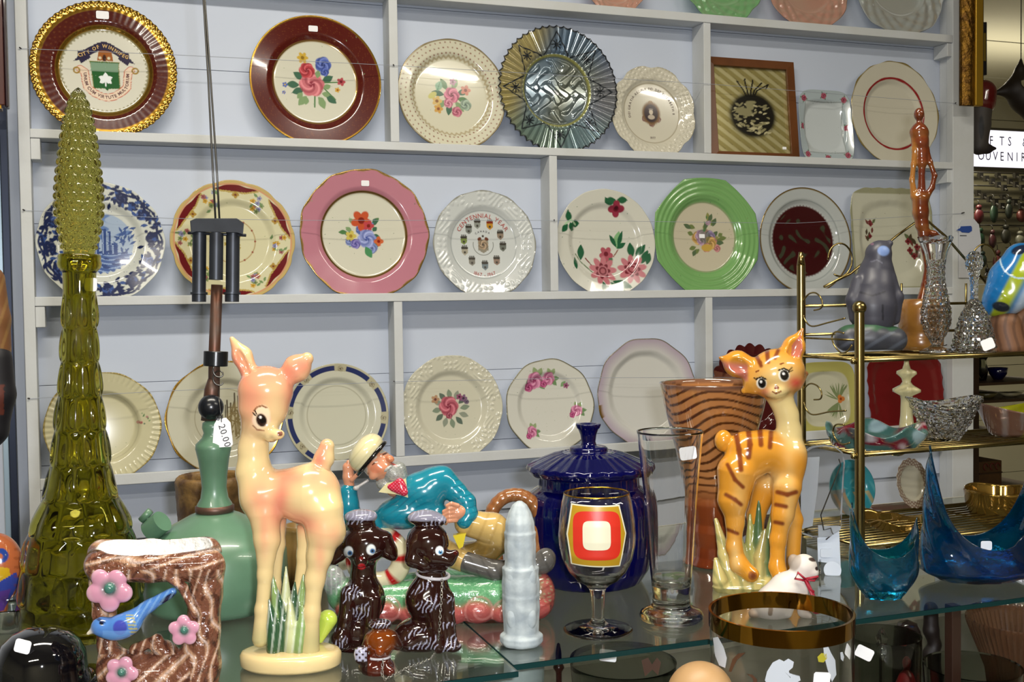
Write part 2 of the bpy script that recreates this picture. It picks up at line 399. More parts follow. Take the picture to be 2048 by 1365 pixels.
# ============================================================ plates
def poly_in(u, v, pts):
    ins = np.zeros(len(u), bool); n = len(pts)
    for i in range(n):
        x0, y0 = pts[i]; x1, y1 = pts[(i+1) % n]
        c = (y0 > v) != (y1 > v); xx = (x1-x0)*(v-y0)/((y1-y0) if abs(y1-y0) > 1e-12 else 1e-12)+x0; ins ^= c & (u < xx)
    return ins.astype(float)
class Paint:
    """paints the glaze of a plate in plate coordinates (u right, v up, rim radius 1)"""
    def __init__(s, u, v, base): s.u = u; s.v = v; s.r = np.hypot(u, v); s.t = np.arctan2(v, u); s.C = np.zeros((len(u), 4)); s.C[:, :3] = base; s.e = 0.008
    def m(s, mask, c): mix(s.C, mask, tuple(c)+((0.,) if len(c) == 3 else ()))
    def ring(s, a, b, c, op=1.0): s.m(op*sm(a-s.e, a+s.e, s.r)*(1-sm(b-s.e, b+s.e, s.r)), c)
    def disc(s, x, y, r, c, op=1.0): s.m(op*(1-sm(r-s.e, r+s.e, np.hypot(s.u-x, s.v-y))), c)
    def circ(s, x, y, r, w, c): d = abs(np.hypot(s.u-x, s.v-y)-r); s.m(1-sm(w*0.5, w*0.5+s.e, d), c)
    def ell(s, x, y, a, b, ang, c, op=1.0):
        ca, sa = math.cos(ang), math.sin(ang); p = (s.u-x)*ca+(s.v-y)*sa; q = -(s.u-x)*sa+(s.v-y)*ca
        s.m(op*(1-sm(0.85, 1.15, np.hypot(p/a, q/b))), c)
    def leaf(s, x, y, L, w, ang, c, vein=None):
        ca, sa = math.cos(ang), math.sin(ang); p = ((s.u-x)*ca+(s.v-y)*sa)/L; q = (-(s.u-x)*sa+(s.v-y)*ca)/w
        k = np.clip(1-abs(2*p-1)**1.7, 0, 1)*((p > 0) & (p < 1)); s.m(1-sm(0.8, 1.1, abs(q)/np.maximum(k, 1e-3)), c)
        if vein is not None: s.m((abs(q) < 0.13)*(k > 0.15)*1.0, vein)
    def line(s, pts, w, c):
        for (x0, y0), (x1, y1) in zip(pts[:-1], pts[1:]):
            dx, dy = x1-x0, y1-y0; t = np.clip(((s.u-x0)*dx+(s.v-y0)*dy)/(dx*dx+dy*dy+1e-12), 0, 1)
            s.m(1-sm(w*0.5, w*0.5+s.e, np.hypot(s.u-x0-t*dx, s.v-y0-t*dy)), c)
    def poly(s, pts, c): s.m(poly_in(s.u, s.v, pts), c)
    def rose(s, x, y, r, c, dark, n=6, a0=0.0):
        t = np.arctan2(s.v-y, s.u-x)+a0; d = np.hypot(s.u-x, s.v-y)/r
        s.m(1-sm(0.92, 1.05, d/(0.86+0.14*np.abs(np.cos(n*t/2)))), c)
        sp = np.cos(n*t/2*1.0+d*9); s.m((d < 0.95)*sm(0.35, 0.8, sp)*0.55, dark); s.m(1-sm(0.18, 0.3, d), dark)
        s.m((d < 0.9)*sm(0.55, 0.9, np.cos(n*t/2+d*9+2.4))*0.45, tuple(min(1, q*1.5+0.15) for q in c))
    def flower(s, x, y, r, c, mid, n=5, a0=0.0):
        t = np.arctan2(s.v-y, s.u-x)+a0; d = np.hypot(s.u-x, s.v-y)/r
        s.m(1-sm(0.9, 1.05, d/(0.6+0.4*np.abs(np.cos(n*t/2)))), c); s.m(1-sm(0.25, 0.35, d), mid)
    def spray(s, x, y, R, seed, cols, greens, nf=6, nl=12, fs=0.3, sq=1.0):
        rd = random.Random(seed)
        for i in range(nl):
            a = rd.uniform(0, 2*PI); q = R*rd.uniform(0.35, 0.8); s.leaf(x+q*math.cos(a), y+q*math.sin(a)*sq, R*rd.uniform(0.25, 0.45), R*0.11, a+rd.uniform(-0.6, 0.6), rd.choice(greens))
        for i in range(nf):
            a = rd.uniform(0, 2*PI); q = R*rd.uniform(0.1, 0.75); c = rd.choice(cols)
            s.rose(x+q*math.cos(a), y+q*math.sin(a)*sq, R*fs*rd.uniform(0.6, 1.1), c, tuple(k*0.4 for k in c), rd.choice((4, 5, 6)))
def outline_round(t): return np.ones_like(t)
def scallop(n, a, ph=0.0): return lambda t: 1-a+a*np.abs(np.cos(n*(t+ph)/2))
def bracket(n, a, ph=0.0): return lambda t: 1-a*np.abs(np.sin(n*(t+ph)/2))**6
def wavy(n, a, ph=0.0): return lambda t: 1+a*np.cos(n*(t+ph))
def octagon(a=0.5, ph=0.0):
    def f(t):
        q = (t+ph+PI/8) % (PI/4)-PI/8; return 1-a+a*math.cos(PI/8)/np.cos(q)*0.985+0*t
    return f
def superell(p, ax=1.0, ay=1.0): return lambda t: (np.abs(np.cos(t)/ax)**p+np.abs(np.sin(t)/ay)**p)**(-1/p)
TILT = math.radians(6.5)
def make_plate(name, R, cx, zlip, label, cat='plate', base=(0.8, 0.8, 0.75), paint=None, outline=outline_round, well=0.64, rim_h=0.10, mat=None, nr=84, na=352,
               relief=None, tilt=TILT, yb=0.018, group=None, roty=0.0, thick=0.035, glass=False, bottom=1.0, loc=None, rotz=0.0):
    """a dish standing on edge: returns (object, surface(u, v) -> local point)"""
    mat = mat or GLAZE
    if loc is None:
        yb = 0.0084+(rim_h+0.036)*R; tilt = math.asin(max(0.012, min(0.12, (0.0512-yb-0.026*R)/(2*R)))); loc = (cx, yb, zlip)
    def hz(r):              # dish height towards the viewer, in plate radii
        a = sm(well-0.05, well+0.09, r)*rim_h*0.55; b = np.clip((r-well)/(1-well), 0, 1)*rim_h*0.45; return a+b+0.028*np.minimum(r/well, 1.0)**2
    fr = np.concatenate([[0.004], np.linspace(0.02, 1, nr)]); th = np.arange(na)*2*PI/na
    RR, TT = np.meshgrid(fr, th, indexing='ij'); o = outline(TT)
    blend = sm(well*0.75, 0.97, RR); k = RR*(1+(o-1)*blend)
    U = k*np.cos(TT); V = k*np.sin(TT); H = hz(RR)
    if relief is not None: H = H+relief(U, V, RR, TT)
    X = U*R; Z = V*R; Y = -H*R
    front = np.stack([X, Y, Z], -1)
    br = np.linspace(1, 0.0, 10)[:-1]; RB, TB = np.meshgrid(br, th[::1], indexing='ij'); ob = outline(TB); kb = RB*(1+(ob-1)*sm(well*0.75, 0.97, RB))
    kb = kb*(1-0.012); HB = hz(RB)-thick*(0.55+0.45*(1-RB)); back = np.stack([kb*np.cos(TB)*R, -HB*R, kb*np.sin(TB)*R], -1)
    n1 = front.shape[0]; n2 = back.shape[0]; allv = np.concatenate([front, back], 0).reshape(-1, 3); tot = n1+n2
    i = np.arange(tot-1)[:, None]*na; j = np.arange(na)[None, :]; jn = (j+1) % na
    F = np.stack([(i+j), (i+jn), (i+na+jn), (i+na+j)], -1).reshape(-1, 4).tolist()
    c0 = len(allv); cb = c0+1
    allv = np.concatenate([allv, [[0, -float(hz(np.array([0.]))[0]+(0 if relief is None else relief(np.array([0.]), np.array([0.]), np.array([0.]), np.array([0.]))[0]))*R, 0]], [[0, thick*R, 0]]])
    F += [(c0, (a+1) % na, a) for a in range(na)]; b0 = (tot-1)*na; F += [(cb, b0+a, b0+(a+1) % na) for a in range(na)]
    C = np.zeros((len(allv), 4)); C[:, :3] = base
    nf = n1*na
    if paint is not None:
        idx = np.concatenate([np.arange(nf), [c0]])
        pr = Paint(np.concatenate([U.ravel(), [0]]), np.concatenate([V.ravel(), [0]]), base); pr.rad = np.concatenate([RR.ravel(), [0]]); pr.th = np.concatenate([TT.ravel(), [0]])
        paint(pr); C[idx] = pr.C
    # lower the origin to the rim's lowest point
    ca, sa = math.cos(roty), math.sin(roty); low = min(allv[:nf, 2]*ca-allv[:nf, 0]*sa)
    me = bpy.data.meshes.new(name); me.from_pydata(allv.tolist(), [], F)
    a = me.color_attributes.new('Col', 'FLOAT_COLOR', 'POINT'); a.data.foreach_set('color', C.astype(np.float32).ravel())
    me.materials.append(mat); me.polygons.foreach_set('use_smooth', [True]*len(me.polygons))
    ob = put(bpy.data.objects.new(name, me))
    Rm = Matrix.Rotation(rotz, 4, 'Z') @ Matrix.Rotation(-tilt, 4, 'X') @ Matrix.Rotation(roty, 4, 'Y')
    base_pt = Vector(loc); off = Rm @ (Matrix.Rotation(-roty, 4, 'Y') @ Vector((0, 0, -low)))
    Rm.translation = base_pt+off
    ob.matrix_world = Rm
    tag(ob, label, cat, group)
    def surf(u, v, lift=0.0006):
        r = math.hypot(u, v); return Vector((u*R, -float(hz(np.array([r]))[0])*R-lift, v*R))
    return ob, surf
def sticker(parent, surf, u, v, w, h, R, ang=0.0, lift=0.001, marks=True, name='price_sticker'):
    mb = MB(); ca, sa = math.cos(ang), math.sin(ang); pts = []; w2, h2 = w/R/2, h/R/2; rr = min(w2, h2)*0.35
    for sx, sy, a0 in ((1, 1, 0), (-1, 1, 90), (-1, -1, 180), (1, -1, 270)):
        for k in range(4):
            a = math.radians(a0+k*30); pts.append((sx*(w2-rr)+rr*math.cos(a), sy*(h2-rr)+rr*math.sin(a)))
    loop = [surf(u+x*ca-y*sa, v+x*sa+y*ca, lift) for x, y in pts]; mid = surf(u, v, lift)
    mb.add([mid]+loop, [(0, i+1, (i+1) % len(loop)+1) for i in range(len(loop))])
    bk_ = [p+Vector((0, 0.0006, 0)) for p in loop]; b = len(mb.v); mb.add(loop+bk_, [(i, (i+1) % 16, 16+(i+1) % 16, 16+i) for i in range(16)])
    o = mb.build(name, STICK, parent, smooth=False); o['label'] = 'small white price sticker'
    return o
def place(l, r, row):
    """centre x, radius and standing height of a plate seen between pixels l and r on a rack row"""
    ym = {0: 20, 1: 150, 2: 465, 3: 800}[row]; a = aty(l, ym, 0.008); b = aty(r, ym, 0.008); R = (b.x-a.x)/2
    return R, (a.x+b.x)/2, ZC+SH[row][0]+0.0036
def arc(cx, cy, r, surf, mid_deg, inward=False, lift=0.0009):
    """frame for letters on an arc around (cx, cy) with radius r, top = 90 deg; inward: letters read along the bottom"""
    def f(s, R=None):
        a = math.radians(mid_deg)+(-s/r if not inward else s/r); u, v = cx+r*math.cos(a), cy+r*math.sin(a)
        o = surf(u, v, lift); tx, ty = (math.sin(a), -math.cos(a)) if not inward else (-math.sin(a), math.cos(a)); nx, ny = (math.cos(a), math.sin(a)) if not inward else (-math.cos(a), -math.sin(a))
        return u, v, tx, ty, nx, ny
    return f
def arc_text(mb, surf, R, text, size, cx, cy, r, mid_deg, inward=False, bold=0.0, spacing=1.0, lift=0.0009):
    f = arc(cx, cy, r, surf, mid_deg, inward)
    G = glyphs(text, size, bold); tot = sum(g[2] for g in G)*spacing; s = -tot/2
    for V, F, adv in G:
        if V is not None:
            w = max(v[0] for v in V); u, v_, tx, ty, nx, ny = f(s+w/2)
            mb.add([surf(u+tx*(x-w/2)+nx*y, v_+ty*(x-w/2)+ny*y, lift) for x, y in V], F)
        s += adv*spacing
    return mb
CREAM = hx('cfccb8'); IVORY = hx('c9c7b4'); GREYW = hx('c4c8c4'); GLD = (*hx('b98d35'), 0.9)
MAROON = hx('4e1712'); DKRED = hx('7a1414')
GREENS = [hx('4f7a4a'), hx('7f9a6c'), hx('3f6650')]
rnd = random.Random(5)
# ---- row 1 -------------------------------------------------------------
# city crest plate
def p_crest(p):
    C = p
    C.ring(0.60, 1.2, MAROON)
    n = np.sin(p.t*46)*np.sin(p.r*70); C.m(sm(0.62, 0.66, p.rad)*(1-sm(0.86, 0.88, p.rad))*sm(0.45, 0.9, n)*0.55, hx('6e3a1e'))
    C.ring(0.875, 1.3, GLD); n2 = np.sin(p.t*58); C.m(sm(0.93, 0.95, p.rad)*sm(0.0, 0.6, n2)*0.6, (*hx('6b4a12'), 0.8))
    C.ring(0.615, 0.665, GLD)
    C.m(sm(0.575, 0.585, p.r+0.012*np.sin(p.t*60))*(1-sm(0.61, 0.62, p.r))*0.75, hx('7d7648'))
    navy = hx('2a2440')
    # upper banner, bent like a bow
    u, v = p.u, p.v; vc = 0.30+0.075*np.cos(np.clip(u/0.30, -1.3, 1.3)*PI*0.85)
    band = (np.abs(v-vc) < 0.062)*(np.abs(u+0.01) < 0.35); C.m(band*1.0, navy)
    C.poly([(-0.36, 0.20), (-0.24, 0.26), (-0.18, 0.20), (-0.22, 0.17), (-0.32, 0.10), (-0.34, 0.15), (-0.42, 0.13)], navy)
    C.poly([(0.36, 0.20), (0.24, 0.26), (0.18, 0.20), (0.22, 0.17), (0.32, 0.10), (0.34, 0.15), (0.42, 0.13)], navy)
    C.poly([(-0.10, 0.16), (0.12, 0.16), (0.10, 0.30), (0.04, 0.31), (-0.05, 0.31), (-0.08, 0.29)], hx('9a5a26')); C.ell(0.0, 0.20, 0.025, 0.05, 0, hx('3a1a10')); C.disc(0.06, 0.2, 0.02, hx('d8d0b0')); C.disc(-0.06, 0.2, 0.02, hx('d8d0b0'))
    # shield
    sh = [(-0.20, 0.14), (0.20, 0.14), (0.185, 0.10), (0.20, -0.24), (0.05, -0.25), (0.03, -0.28), (0.0, -0.25), (-0.15, -0.25), (-0.185, 0.10)]
    C.poly([(x*1.06, y*1.03+0.005) for x, y in sh], hx('8e8a56')); C.poly(sh, hx('1f5a2a')); C.poly([(-0.19, 0.13), (0.19, 0.13), (0.185, 0.0), (-0.185, 0.0)], hx('7c9a80'))
    for a in (90, 160, 20, 215, 325): C.leaf(0.01+0.0, -0.11, 0.10, 0.035, math.radians(a), hx('e8ecec'))
    C.line([(0.01, -0.11), (0.01, -0.21)], 0.012, hx('e8ecec'))
    # motto ribbon
    pts = [(-0.33, 0.02), (-0.27, -0.02), (-0.26, -0.14), (-0.24, -0.24), (-0.15, -0.32), (-0.05, -0.37), (0.04, -0.385), (0.12, -0.36), (0.22, -0.30), (0.30, -0.22), (0.31, -0.10), (0.32, 0.0), (0.36, 0.04)]
    C.line(pts, 0.105, hx('b9553e')); C.line(pts, 0.088, hx('e3cdb6'))
    C.circ(-0.38, 0.0, 0.04, 0.014, hx('9a7a30')); C.circ(0.42, 0.03, 0.04, 0.014, hx('9a7a30'))
R, cx, zl = place(58, 355, 1)
rim_relief = lambda U, V, r, t: 0.012*sm(0.92, 0.94, r)*np.sin(t*58)*np.sin((r-0.9)*60+t*0)
ob, sf = make_plate('dinner_plate', R, cx, zl, 'burgundy plate with wide gold rope edge and green city crest, behind the bottle stopper', base=hx('d3d1c2'), paint=p_crest, outline=wavy(58, 0.006), well=0.64, relief=rim_relief, na=464)
mb = MB(); bowf = lambda u: 0.285+0.075*math.cos(max(-1.3, min(1.3, u/0.30))*PI*0.85)
G = glyphs('CITY OF WINNIPEG', 0.082, 0.002); tot = sum(g[2] for g in G)*0.82; s = -tot/2
for V_, F_, adv in G:
    if V_ is not None:
        w = max(q[0] for q in V_); u0 = s+w*0.4-0.01; sl = math.atan((bowf(u0+0.02)-bowf(u0-0.02))/0.04); ca, sa = math.cos(sl), math.sin(sl); v0 = bowf(u0)-0.012
        mb.add([sf(u0+((x-w/2)*ca-y*sa)*0.82, v0+(x-w/2)*sa*0.82+y*ca*0.9, 0.0008) for x, y in V_], F_)
    s += adv*0.82
mb.build('lettering', pmat('gold_ink', hx('c9a25a'), 0.5), ob, smooth=False)
mb = MB(); rib = [(-0.265, -0.03), (-0.26, -0.14), (-0.235, -0.235), (-0.15, -0.315), (-0.05, -0.365), (0.04, -0.38), (0.13, -0.355), (0.22, -0.295), (0.295, -0.215), (0.31, -0.10), (0.315, -0.01)]
cum = [0]
for a, b in zip(rib[:-1], rib[1:]): cum.append(cum[-1]+math.hypot(b[0]-a[0], b[1]-a[1]))
def ribpt(s):
    s = max(0, min(cum[-1]-1e-6, s)); i = max(k for k in range(len(cum)-1) if cum[k] <= s); t = (s-cum[i])/(cum[i+1]-cum[i]); a, b = rib[i], rib[i+1]
    return a[0]+(b[0]-a[0])*t, a[1]+(b[1]-a[1])*t
G = glyphs('UNUM CUM VIRTUTE MULTORUM', 0.062, 0.001); tot = sum(g[2] for g in G); kf = cum[-1]/tot; s = 0
for V_, F_, adv in G:
    if V_ is not None:
        w = max(q[0] for q in V_); x0, y0 = ribpt((s+w/2)*kf); xa, ya = ribpt((s+w/2)*kf-0.06); xb, yb_ = ribpt((s+w/2)*kf+0.06); a = math.atan2(yb_-ya, xb-xa); ca, sa = math.cos(a), math.sin(a)
        mb.add([sf(x0+(x-w/2)*ca*kf-(y-0.022)*sa, y0+(x-w/2)*sa*kf+(y-0.022)*ca, 0.0008) for x, y in V_], F_)
    s += adv
mb.build('lettering', pmat('brown_ink', hx('5a2a26'), 0.5), ob, smooth=False)
sticker(ob, sf, -0.01, 0.80, 0.022, 0.014, R)
# burgundy rim rose plate
def p_burg(p):
    p.ring(0.635, 1.2, hx('531712')); n = np.sin(p.u*90+2*np.sin(p.v*50))*np.sin(p.v*95+2*np.sin(p.u*40)); p.m(sm(0.64, 0.66, p.rad)*sm(0.75, 0.98, n)*0.6, (*hx('8a4a24'), 0.5))
    p.ring(0.625, 0.65, (*hx('b08a50'), 0.8)); p.ring(0.972, 1.2, GLD)
    for a, q in ((200, .3), (230, .36), (180, .4), (290, .3), (320, .35), (150, .3), (30, .2)): p.leaf(q*0.6*math.cos(math.radians(a)), q*0.6*math.sin(math.radians(a))-0.05, 0.2, 0.06, math.radians(a), rnd.choice(GREENS))
    p.line([(0.0, 0.0), (-0.02, -0.38)], 0.014, GREENS[0]); p.line([(0.05, 0.0), (0.36, 0.02)], 0.012, GREENS[0]); p.line([(0.1, -0.05), (0.3, -0.25)], 0.012, GREENS[0])
    p.rose(-0.05, -0.03, 0.20, hx('c87078'), hx('8e3444'), 6); p.rose(-0.12, 0.18, 0.125, hx('b8434a'), hx('7a1d2a'), 6)
    p.rose(0.13, 0.28, 0.13, hx('5568b0'), hx('26346e'), 5); p.rose(0.15, 0.17, 0.07, hx('4a5ca8'), hx('26346e'), 5)
    p.flower(-0.18, 0.37, 0.09, hx('c9a63e'), hx('8a6a20'), 6); p.flower(0.40, 0.03, 0.07, hx('b04a52'), hx('6a1a26'), 5); p.flower(0.34, -0.10, 0.045, hx('c9a040'), hx('8a3a20'), 5)
    p.flower(-0.46, -0.06, 0.045, hx('5568b0'), hx('c9a63e'), 5); p.flower(-0.48, -0.18, 0.03, hx('5568b0'), hx('c9a63e'), 5)
    for a in (-150, -120, -60, -30, 0, 60): p.leaf(-0.05+0.17*math.cos(math.radians(a)), -0.08+0.17*math.sin(math.radians(a)), 0.13, 0.045, math.radians(a+20), GREENS[1])
R, cx, zl = place(500, 765, 1)
ob, sf = make_plate('dinner_plate', R, cx, zl, 'plate with broad plain burgundy border, thin gold edge and a central rose bouquet', base=hx('d0cebc'), paint=p_burg, well=0.66)
sticker(ob, sf, -0.02, 0.80, 0.018, 0.011, R, marks=False)
# cream plate with dotted border
def p_dot(p):
    for k in range(3):
        rr = 0.76+k*0.09; n = 62; a = (p.th*n/(2*PI)+0.5*k) % 1-0.5; d = np.hypot(a*2*PI/n*rr, p.rad-rr); p.m(1-sm(0.009, 0.018, d), hx('8a5a4a'))
    w = 0.70+0.018*np.sin(p.th*48); p.m((1-sm(0.012, 0.028, abs(p.rad-w)))*0.7, hx('a08e66')); p.ring(0.975, 1.1, (*hx('8a7a58'), 0.3))
    for a in (20, 70, 120, 170, 220, 260, 310, 345): p.leaf(0.12*math.cos(math.radians(a)), 0.12*math.sin(math.radians(a)), 0.24, 0.06, math.radians(a), GREENS[a % 3])
    p.rose(0.02, 0.02, 0.15, hx('c46c86'), hx('6b1f33'), 6); p.rose(-0.05, -0.13, 0.09, hx('c77f92'), hx('86304a'), 5); p.rose(0.10, -0.28, 0.10, hx('bb6a7e'), hx('7a2a40'), 5)
    p.rose(0.27, -0.15, 0.11, hx('8fa28e'), hx('52655a'), 5); p.flower(0.28, 0.12, 0.1, hx('c8826e'), hx('7a3a2a'), 5); p.flower(0.05, 0.26, 0.07, hx('a87a90'), hx('6a3a50'), 5)
    p.flower(-0.26, -0.10, 0.10, hx('d0b06a'), hx('8a5a2a'), 5); p.flower(-0.24, -0.24, 0.09, hx('c99a4a'), hx('8a4a2a'), 5); p.ell(-0.34, 0.0, 0.09, 0.05, 0.6, hx('c2bd6e')); p.leaf(-0.25, 0.08, 0.2, 0.07, 1.2, hx('7ea88a'), hx('5a8a6a'))
R, cx, zl = place(798, 1016, 1)
make_plate('dinner_plate', R, cx, zl, 'cream plate with tiny brown dots around the border and a mixed floral posy', base=hx('cfcbb4'), paint=p_dot, outline=wavy(12, 0.004), well=0.70, yb=0.024)
# carnival glass plate
def p_carn(p):
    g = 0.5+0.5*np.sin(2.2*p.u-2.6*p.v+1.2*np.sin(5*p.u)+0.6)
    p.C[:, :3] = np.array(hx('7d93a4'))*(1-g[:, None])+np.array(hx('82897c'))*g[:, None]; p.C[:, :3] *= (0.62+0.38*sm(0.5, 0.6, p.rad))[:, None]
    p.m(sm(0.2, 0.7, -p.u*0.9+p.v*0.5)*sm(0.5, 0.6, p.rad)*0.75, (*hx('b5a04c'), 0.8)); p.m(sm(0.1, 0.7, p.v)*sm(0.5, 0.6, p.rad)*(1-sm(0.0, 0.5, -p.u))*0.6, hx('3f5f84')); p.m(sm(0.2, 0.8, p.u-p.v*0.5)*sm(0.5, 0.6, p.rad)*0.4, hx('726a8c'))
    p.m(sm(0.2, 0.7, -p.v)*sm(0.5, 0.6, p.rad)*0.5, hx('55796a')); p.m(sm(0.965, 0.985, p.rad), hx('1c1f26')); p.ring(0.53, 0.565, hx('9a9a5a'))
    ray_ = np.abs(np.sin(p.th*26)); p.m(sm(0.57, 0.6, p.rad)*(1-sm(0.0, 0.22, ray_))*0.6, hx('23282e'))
    for k in range(8):
        a = k*PI/4+PI/2; x, y = 0.70*math.cos(a), 0.70*math.sin(a)
        for q in range(4): b = q*PI/4; p.line([(x-0.075*math.cos(b), y-0.075*math.sin(b)), (x+0.075*math.cos(b), y+0.075*math.sin(b))], 0.012, hx('20262e'))
        x1, y1 = 0.57*math.cos(a-0.36), 0.57*math.sin(a-0.36); x2, y2 = 0.57*math.cos(a+0.36), 0.57*math.sin(a+0.36); xt, yt = 0.9*math.cos(a), 0.9*math.sin(a)
        p.line([(x1, y1), (xt, yt), (x2, y2)], 0.013, hx('262c34'))
    p.C[:, 3] = 0.35
def rel_carn(U, V, r, t):
    f = sm(0.56, 0.6, r)*0.022*np.abs(np.sin(t*26)); q = sm(0.52, 0.54, r)*(1-sm(0.56, 0.58, r))*0.02
    n = (np.sin(U*17+2*np.sin(V*13))*np.sin(V*15+2.2*np.sin(U*11))); return f+q+(1-sm(0.46, 0.52, r))*0.022*sm(-0.2, 0.6, n)
R, cx, zl = place(998, 1240, 1)
CARN = pmat('iridescent_glass', rough=0.14, coat=0.8, attr=True)
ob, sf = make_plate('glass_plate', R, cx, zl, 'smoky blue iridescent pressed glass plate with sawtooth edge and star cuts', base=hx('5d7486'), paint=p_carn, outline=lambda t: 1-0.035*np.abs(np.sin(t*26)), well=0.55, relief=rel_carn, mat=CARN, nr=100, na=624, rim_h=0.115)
sticker(ob, sf, 0.0, -0.02, 0.014, 0.009, R)
# jubilee plate
def p_jub(p):
    p.ring(0.635, 0.655, hx('a39a84')); p.ring(0.975, 1.1, hx('b5ae98'))
    b = hx('54363a')
    p.ell(0, -0.02, 0.175, 0.20, 0, hx('8a6e66')); p.rose(-0.15, -0.12, 0.08, hx('8a6a60'), b, 5); p.rose(0.15, -0.12, 0.08, hx('8a6a60'), b, 5); p.rose(0.0, -0.23, 0.07, hx('8a6a60'), b, 5); p.rose(0, 0.22, 0.06, hx('9a7a4a'), hx('6a4a1a'), 5)
    p.ell(0, 0.0, 0.21, 0.25, 0, hx('7a5a34')); p.ell(0, 0, 0.165, 0.20, 0, hx('2e1a20')); p.ell(0, 0.03, 0.045, 0.06, 0, hx('cbbda8')); p.ell(0, -0.08, 0.08, 0.05, 0, hx('b8aa98')); p.ell(0, 0.09, 0.055, 0.02, 0, hx('8a8078'))
R, cx, zl = place(1226, 1397, 1)
rel_dot = lambda U, V, r, t: 0.009*sm(0.68, 0.74, r)*(np.sin(U*42+3*np.sin(V*9))*np.sin(V*44+3*np.sin(U*8)) > 0.35)
ob, sf = make_plate('dinner_plate', R, cx, zl, 'cream eight-lobed plate with a small brown portrait medallion ringed by lettering', base=hx('cbc6b4'), paint=p_jub, outline=bracket(8, 0.05, PI/8), well=0.68, relief=rel_dot, yb=0.022)
mb = MB(); arc_text(mb, sf, R, 'DEI GRATIA REGINA FID DEF ELIZABETH II', 0.075, 0, 0, 0.50, 95, spacing=1.12); arc_text(mb, sf, R, '1977', 0.07, 0, 0, 0.56, 270, True)
mb.build('lettering', pmat('sepia_ink', hx('5e4a48'), 0.5), ob, smooth=False)
# framed mirror picture
fw_, fh_ = aty(1600, 305, 0.010).x-1.2515, 0.232
fr = empty('framed_mirror', (1.2515+fw_/2, 0.0195, ZC+SH[1][0]+0.0036), 'wood framed mirror with gold stripes and a black oval wildlife etching', 'picture')
fr.rotation_euler = (-math.radians(5.8), 0, 0)
wood = pmat('brown_picture_wood', hx('6e3f1c'), 0.35, noise=(14, hx('4a2810'), 0.6))
bw = 0.019; m_ = MB(); o4 = [(-fw_/2, 0), (fw_/2, 0), (fw_/2, fh_), (-fw_/2, fh_)]; i4 = [(-fw_/2+bw, bw), (fw_/2-bw, bw), (fw_/2-bw, fh_-bw), (-fw_/2+bw, fh_-bw)]
V_ = [(x, 0.008, z) for x, z in o4]+[(x, -0.010, z) for x, z in o4]+[(x*0.97, -0.012, z) for x, z in i4]+[(x, 0.0, z) for x, z in i4]
F_ = []
for k in range(4):
    n = (k+1) % 4; F_ += [(k, n, 4+n, 4+k), (4+k, 4+n, 8+n, 8+k), (8+k, 8+n, 12+n, 12+k)]
m_.add(V_, F_).build('frame', wood, fr, smooth=False, bevel=0.0008)
NU, NV = 90, 120; us = np.linspace(-1, 1, NU); vs = np.linspace(-1, 1, NV); UU, VV = np.meshgrid(us, vs, indexing='ij'); U_, V2 = UU.ravel(), VV.ravel()
class PP(Paint): pass
pp = PP(U_*0.68, V2, hx('b3a668')); pp.e = 0.01
st = (U_*0.68+V2)*4.2 % 1; pp.m(sm(0.45, 0.55, st)*(1-sm(0.9, 1.0, st)), hx('d8cf9a')); pp.m((1-sm(0.0, 0.06, st)), hx('7d7038'))
blk = hx('15130f'); pp.C[:, 3] = 0.55
pp.ell(0.03, -0.11, 0.43, 0.54, 0, blk); gr = hx('8a8460')
for i in range(70):
    x, y = rnd.uniform(-0.32, 0.36), rnd.uniform(-0.52, 0.15); pp.ell(x, y, rnd.uniform(0.02, 0.07), rnd.uniform(0.012, 0.03), rnd.uniform(-1, 1), gr if rnd.random() < .65 else hx('b8b088'))
pp.ell(-0.13, -0.03, 0.16, 0.09, -0.3, gr); pp.ell(-0.02, 0.12, 0.07, 0.11, 0.3, gr); pp.ell(0.03, 0.2, 0.07, 0.04, 0.0, gr)
for ox, dx in ((-0.12, -0.12), (-0.05, -0.04), (0.02, 0.05), (0.08, 0.16), (0.13, 0.24)): pp.line([(ox*0.4, 0.28), (ox, 0.48), (ox+dx*0.9, 0.56+0.16*(1-abs(dx)*2)), (ox+dx*0.7, 0.78-abs(dx))], 0.022, blk)
P3 = [(u*(fw_/2-bw), -0.0025, fh_/2+v*(fh_/2-bw)) for u, v in zip(U_, V2)]; F3 = [(i*NV+j, (i+1)*NV+j, (i+1)*NV+j+1, i*NV+j+1) for i in range(NU-1) for j in range(NV-1)]
g_ = MB(); g_.add(P3, F3, pp.C); g_.box((-fw_/2+bw, 0.0, bw), (fw_/2-bw, 0.006, fh_-bw), (0.2, 0.15, 0.1)).build('mirror_panel', GLAZE, fr, smooth=False)
sticker(fr, lambda u, v, l=0: Vector((u*0.1, -0.004, fh_/2+v*0.1)), fw_*5-0.35, -fh_*5+0.33, 0.010, 0.006, 0.1)
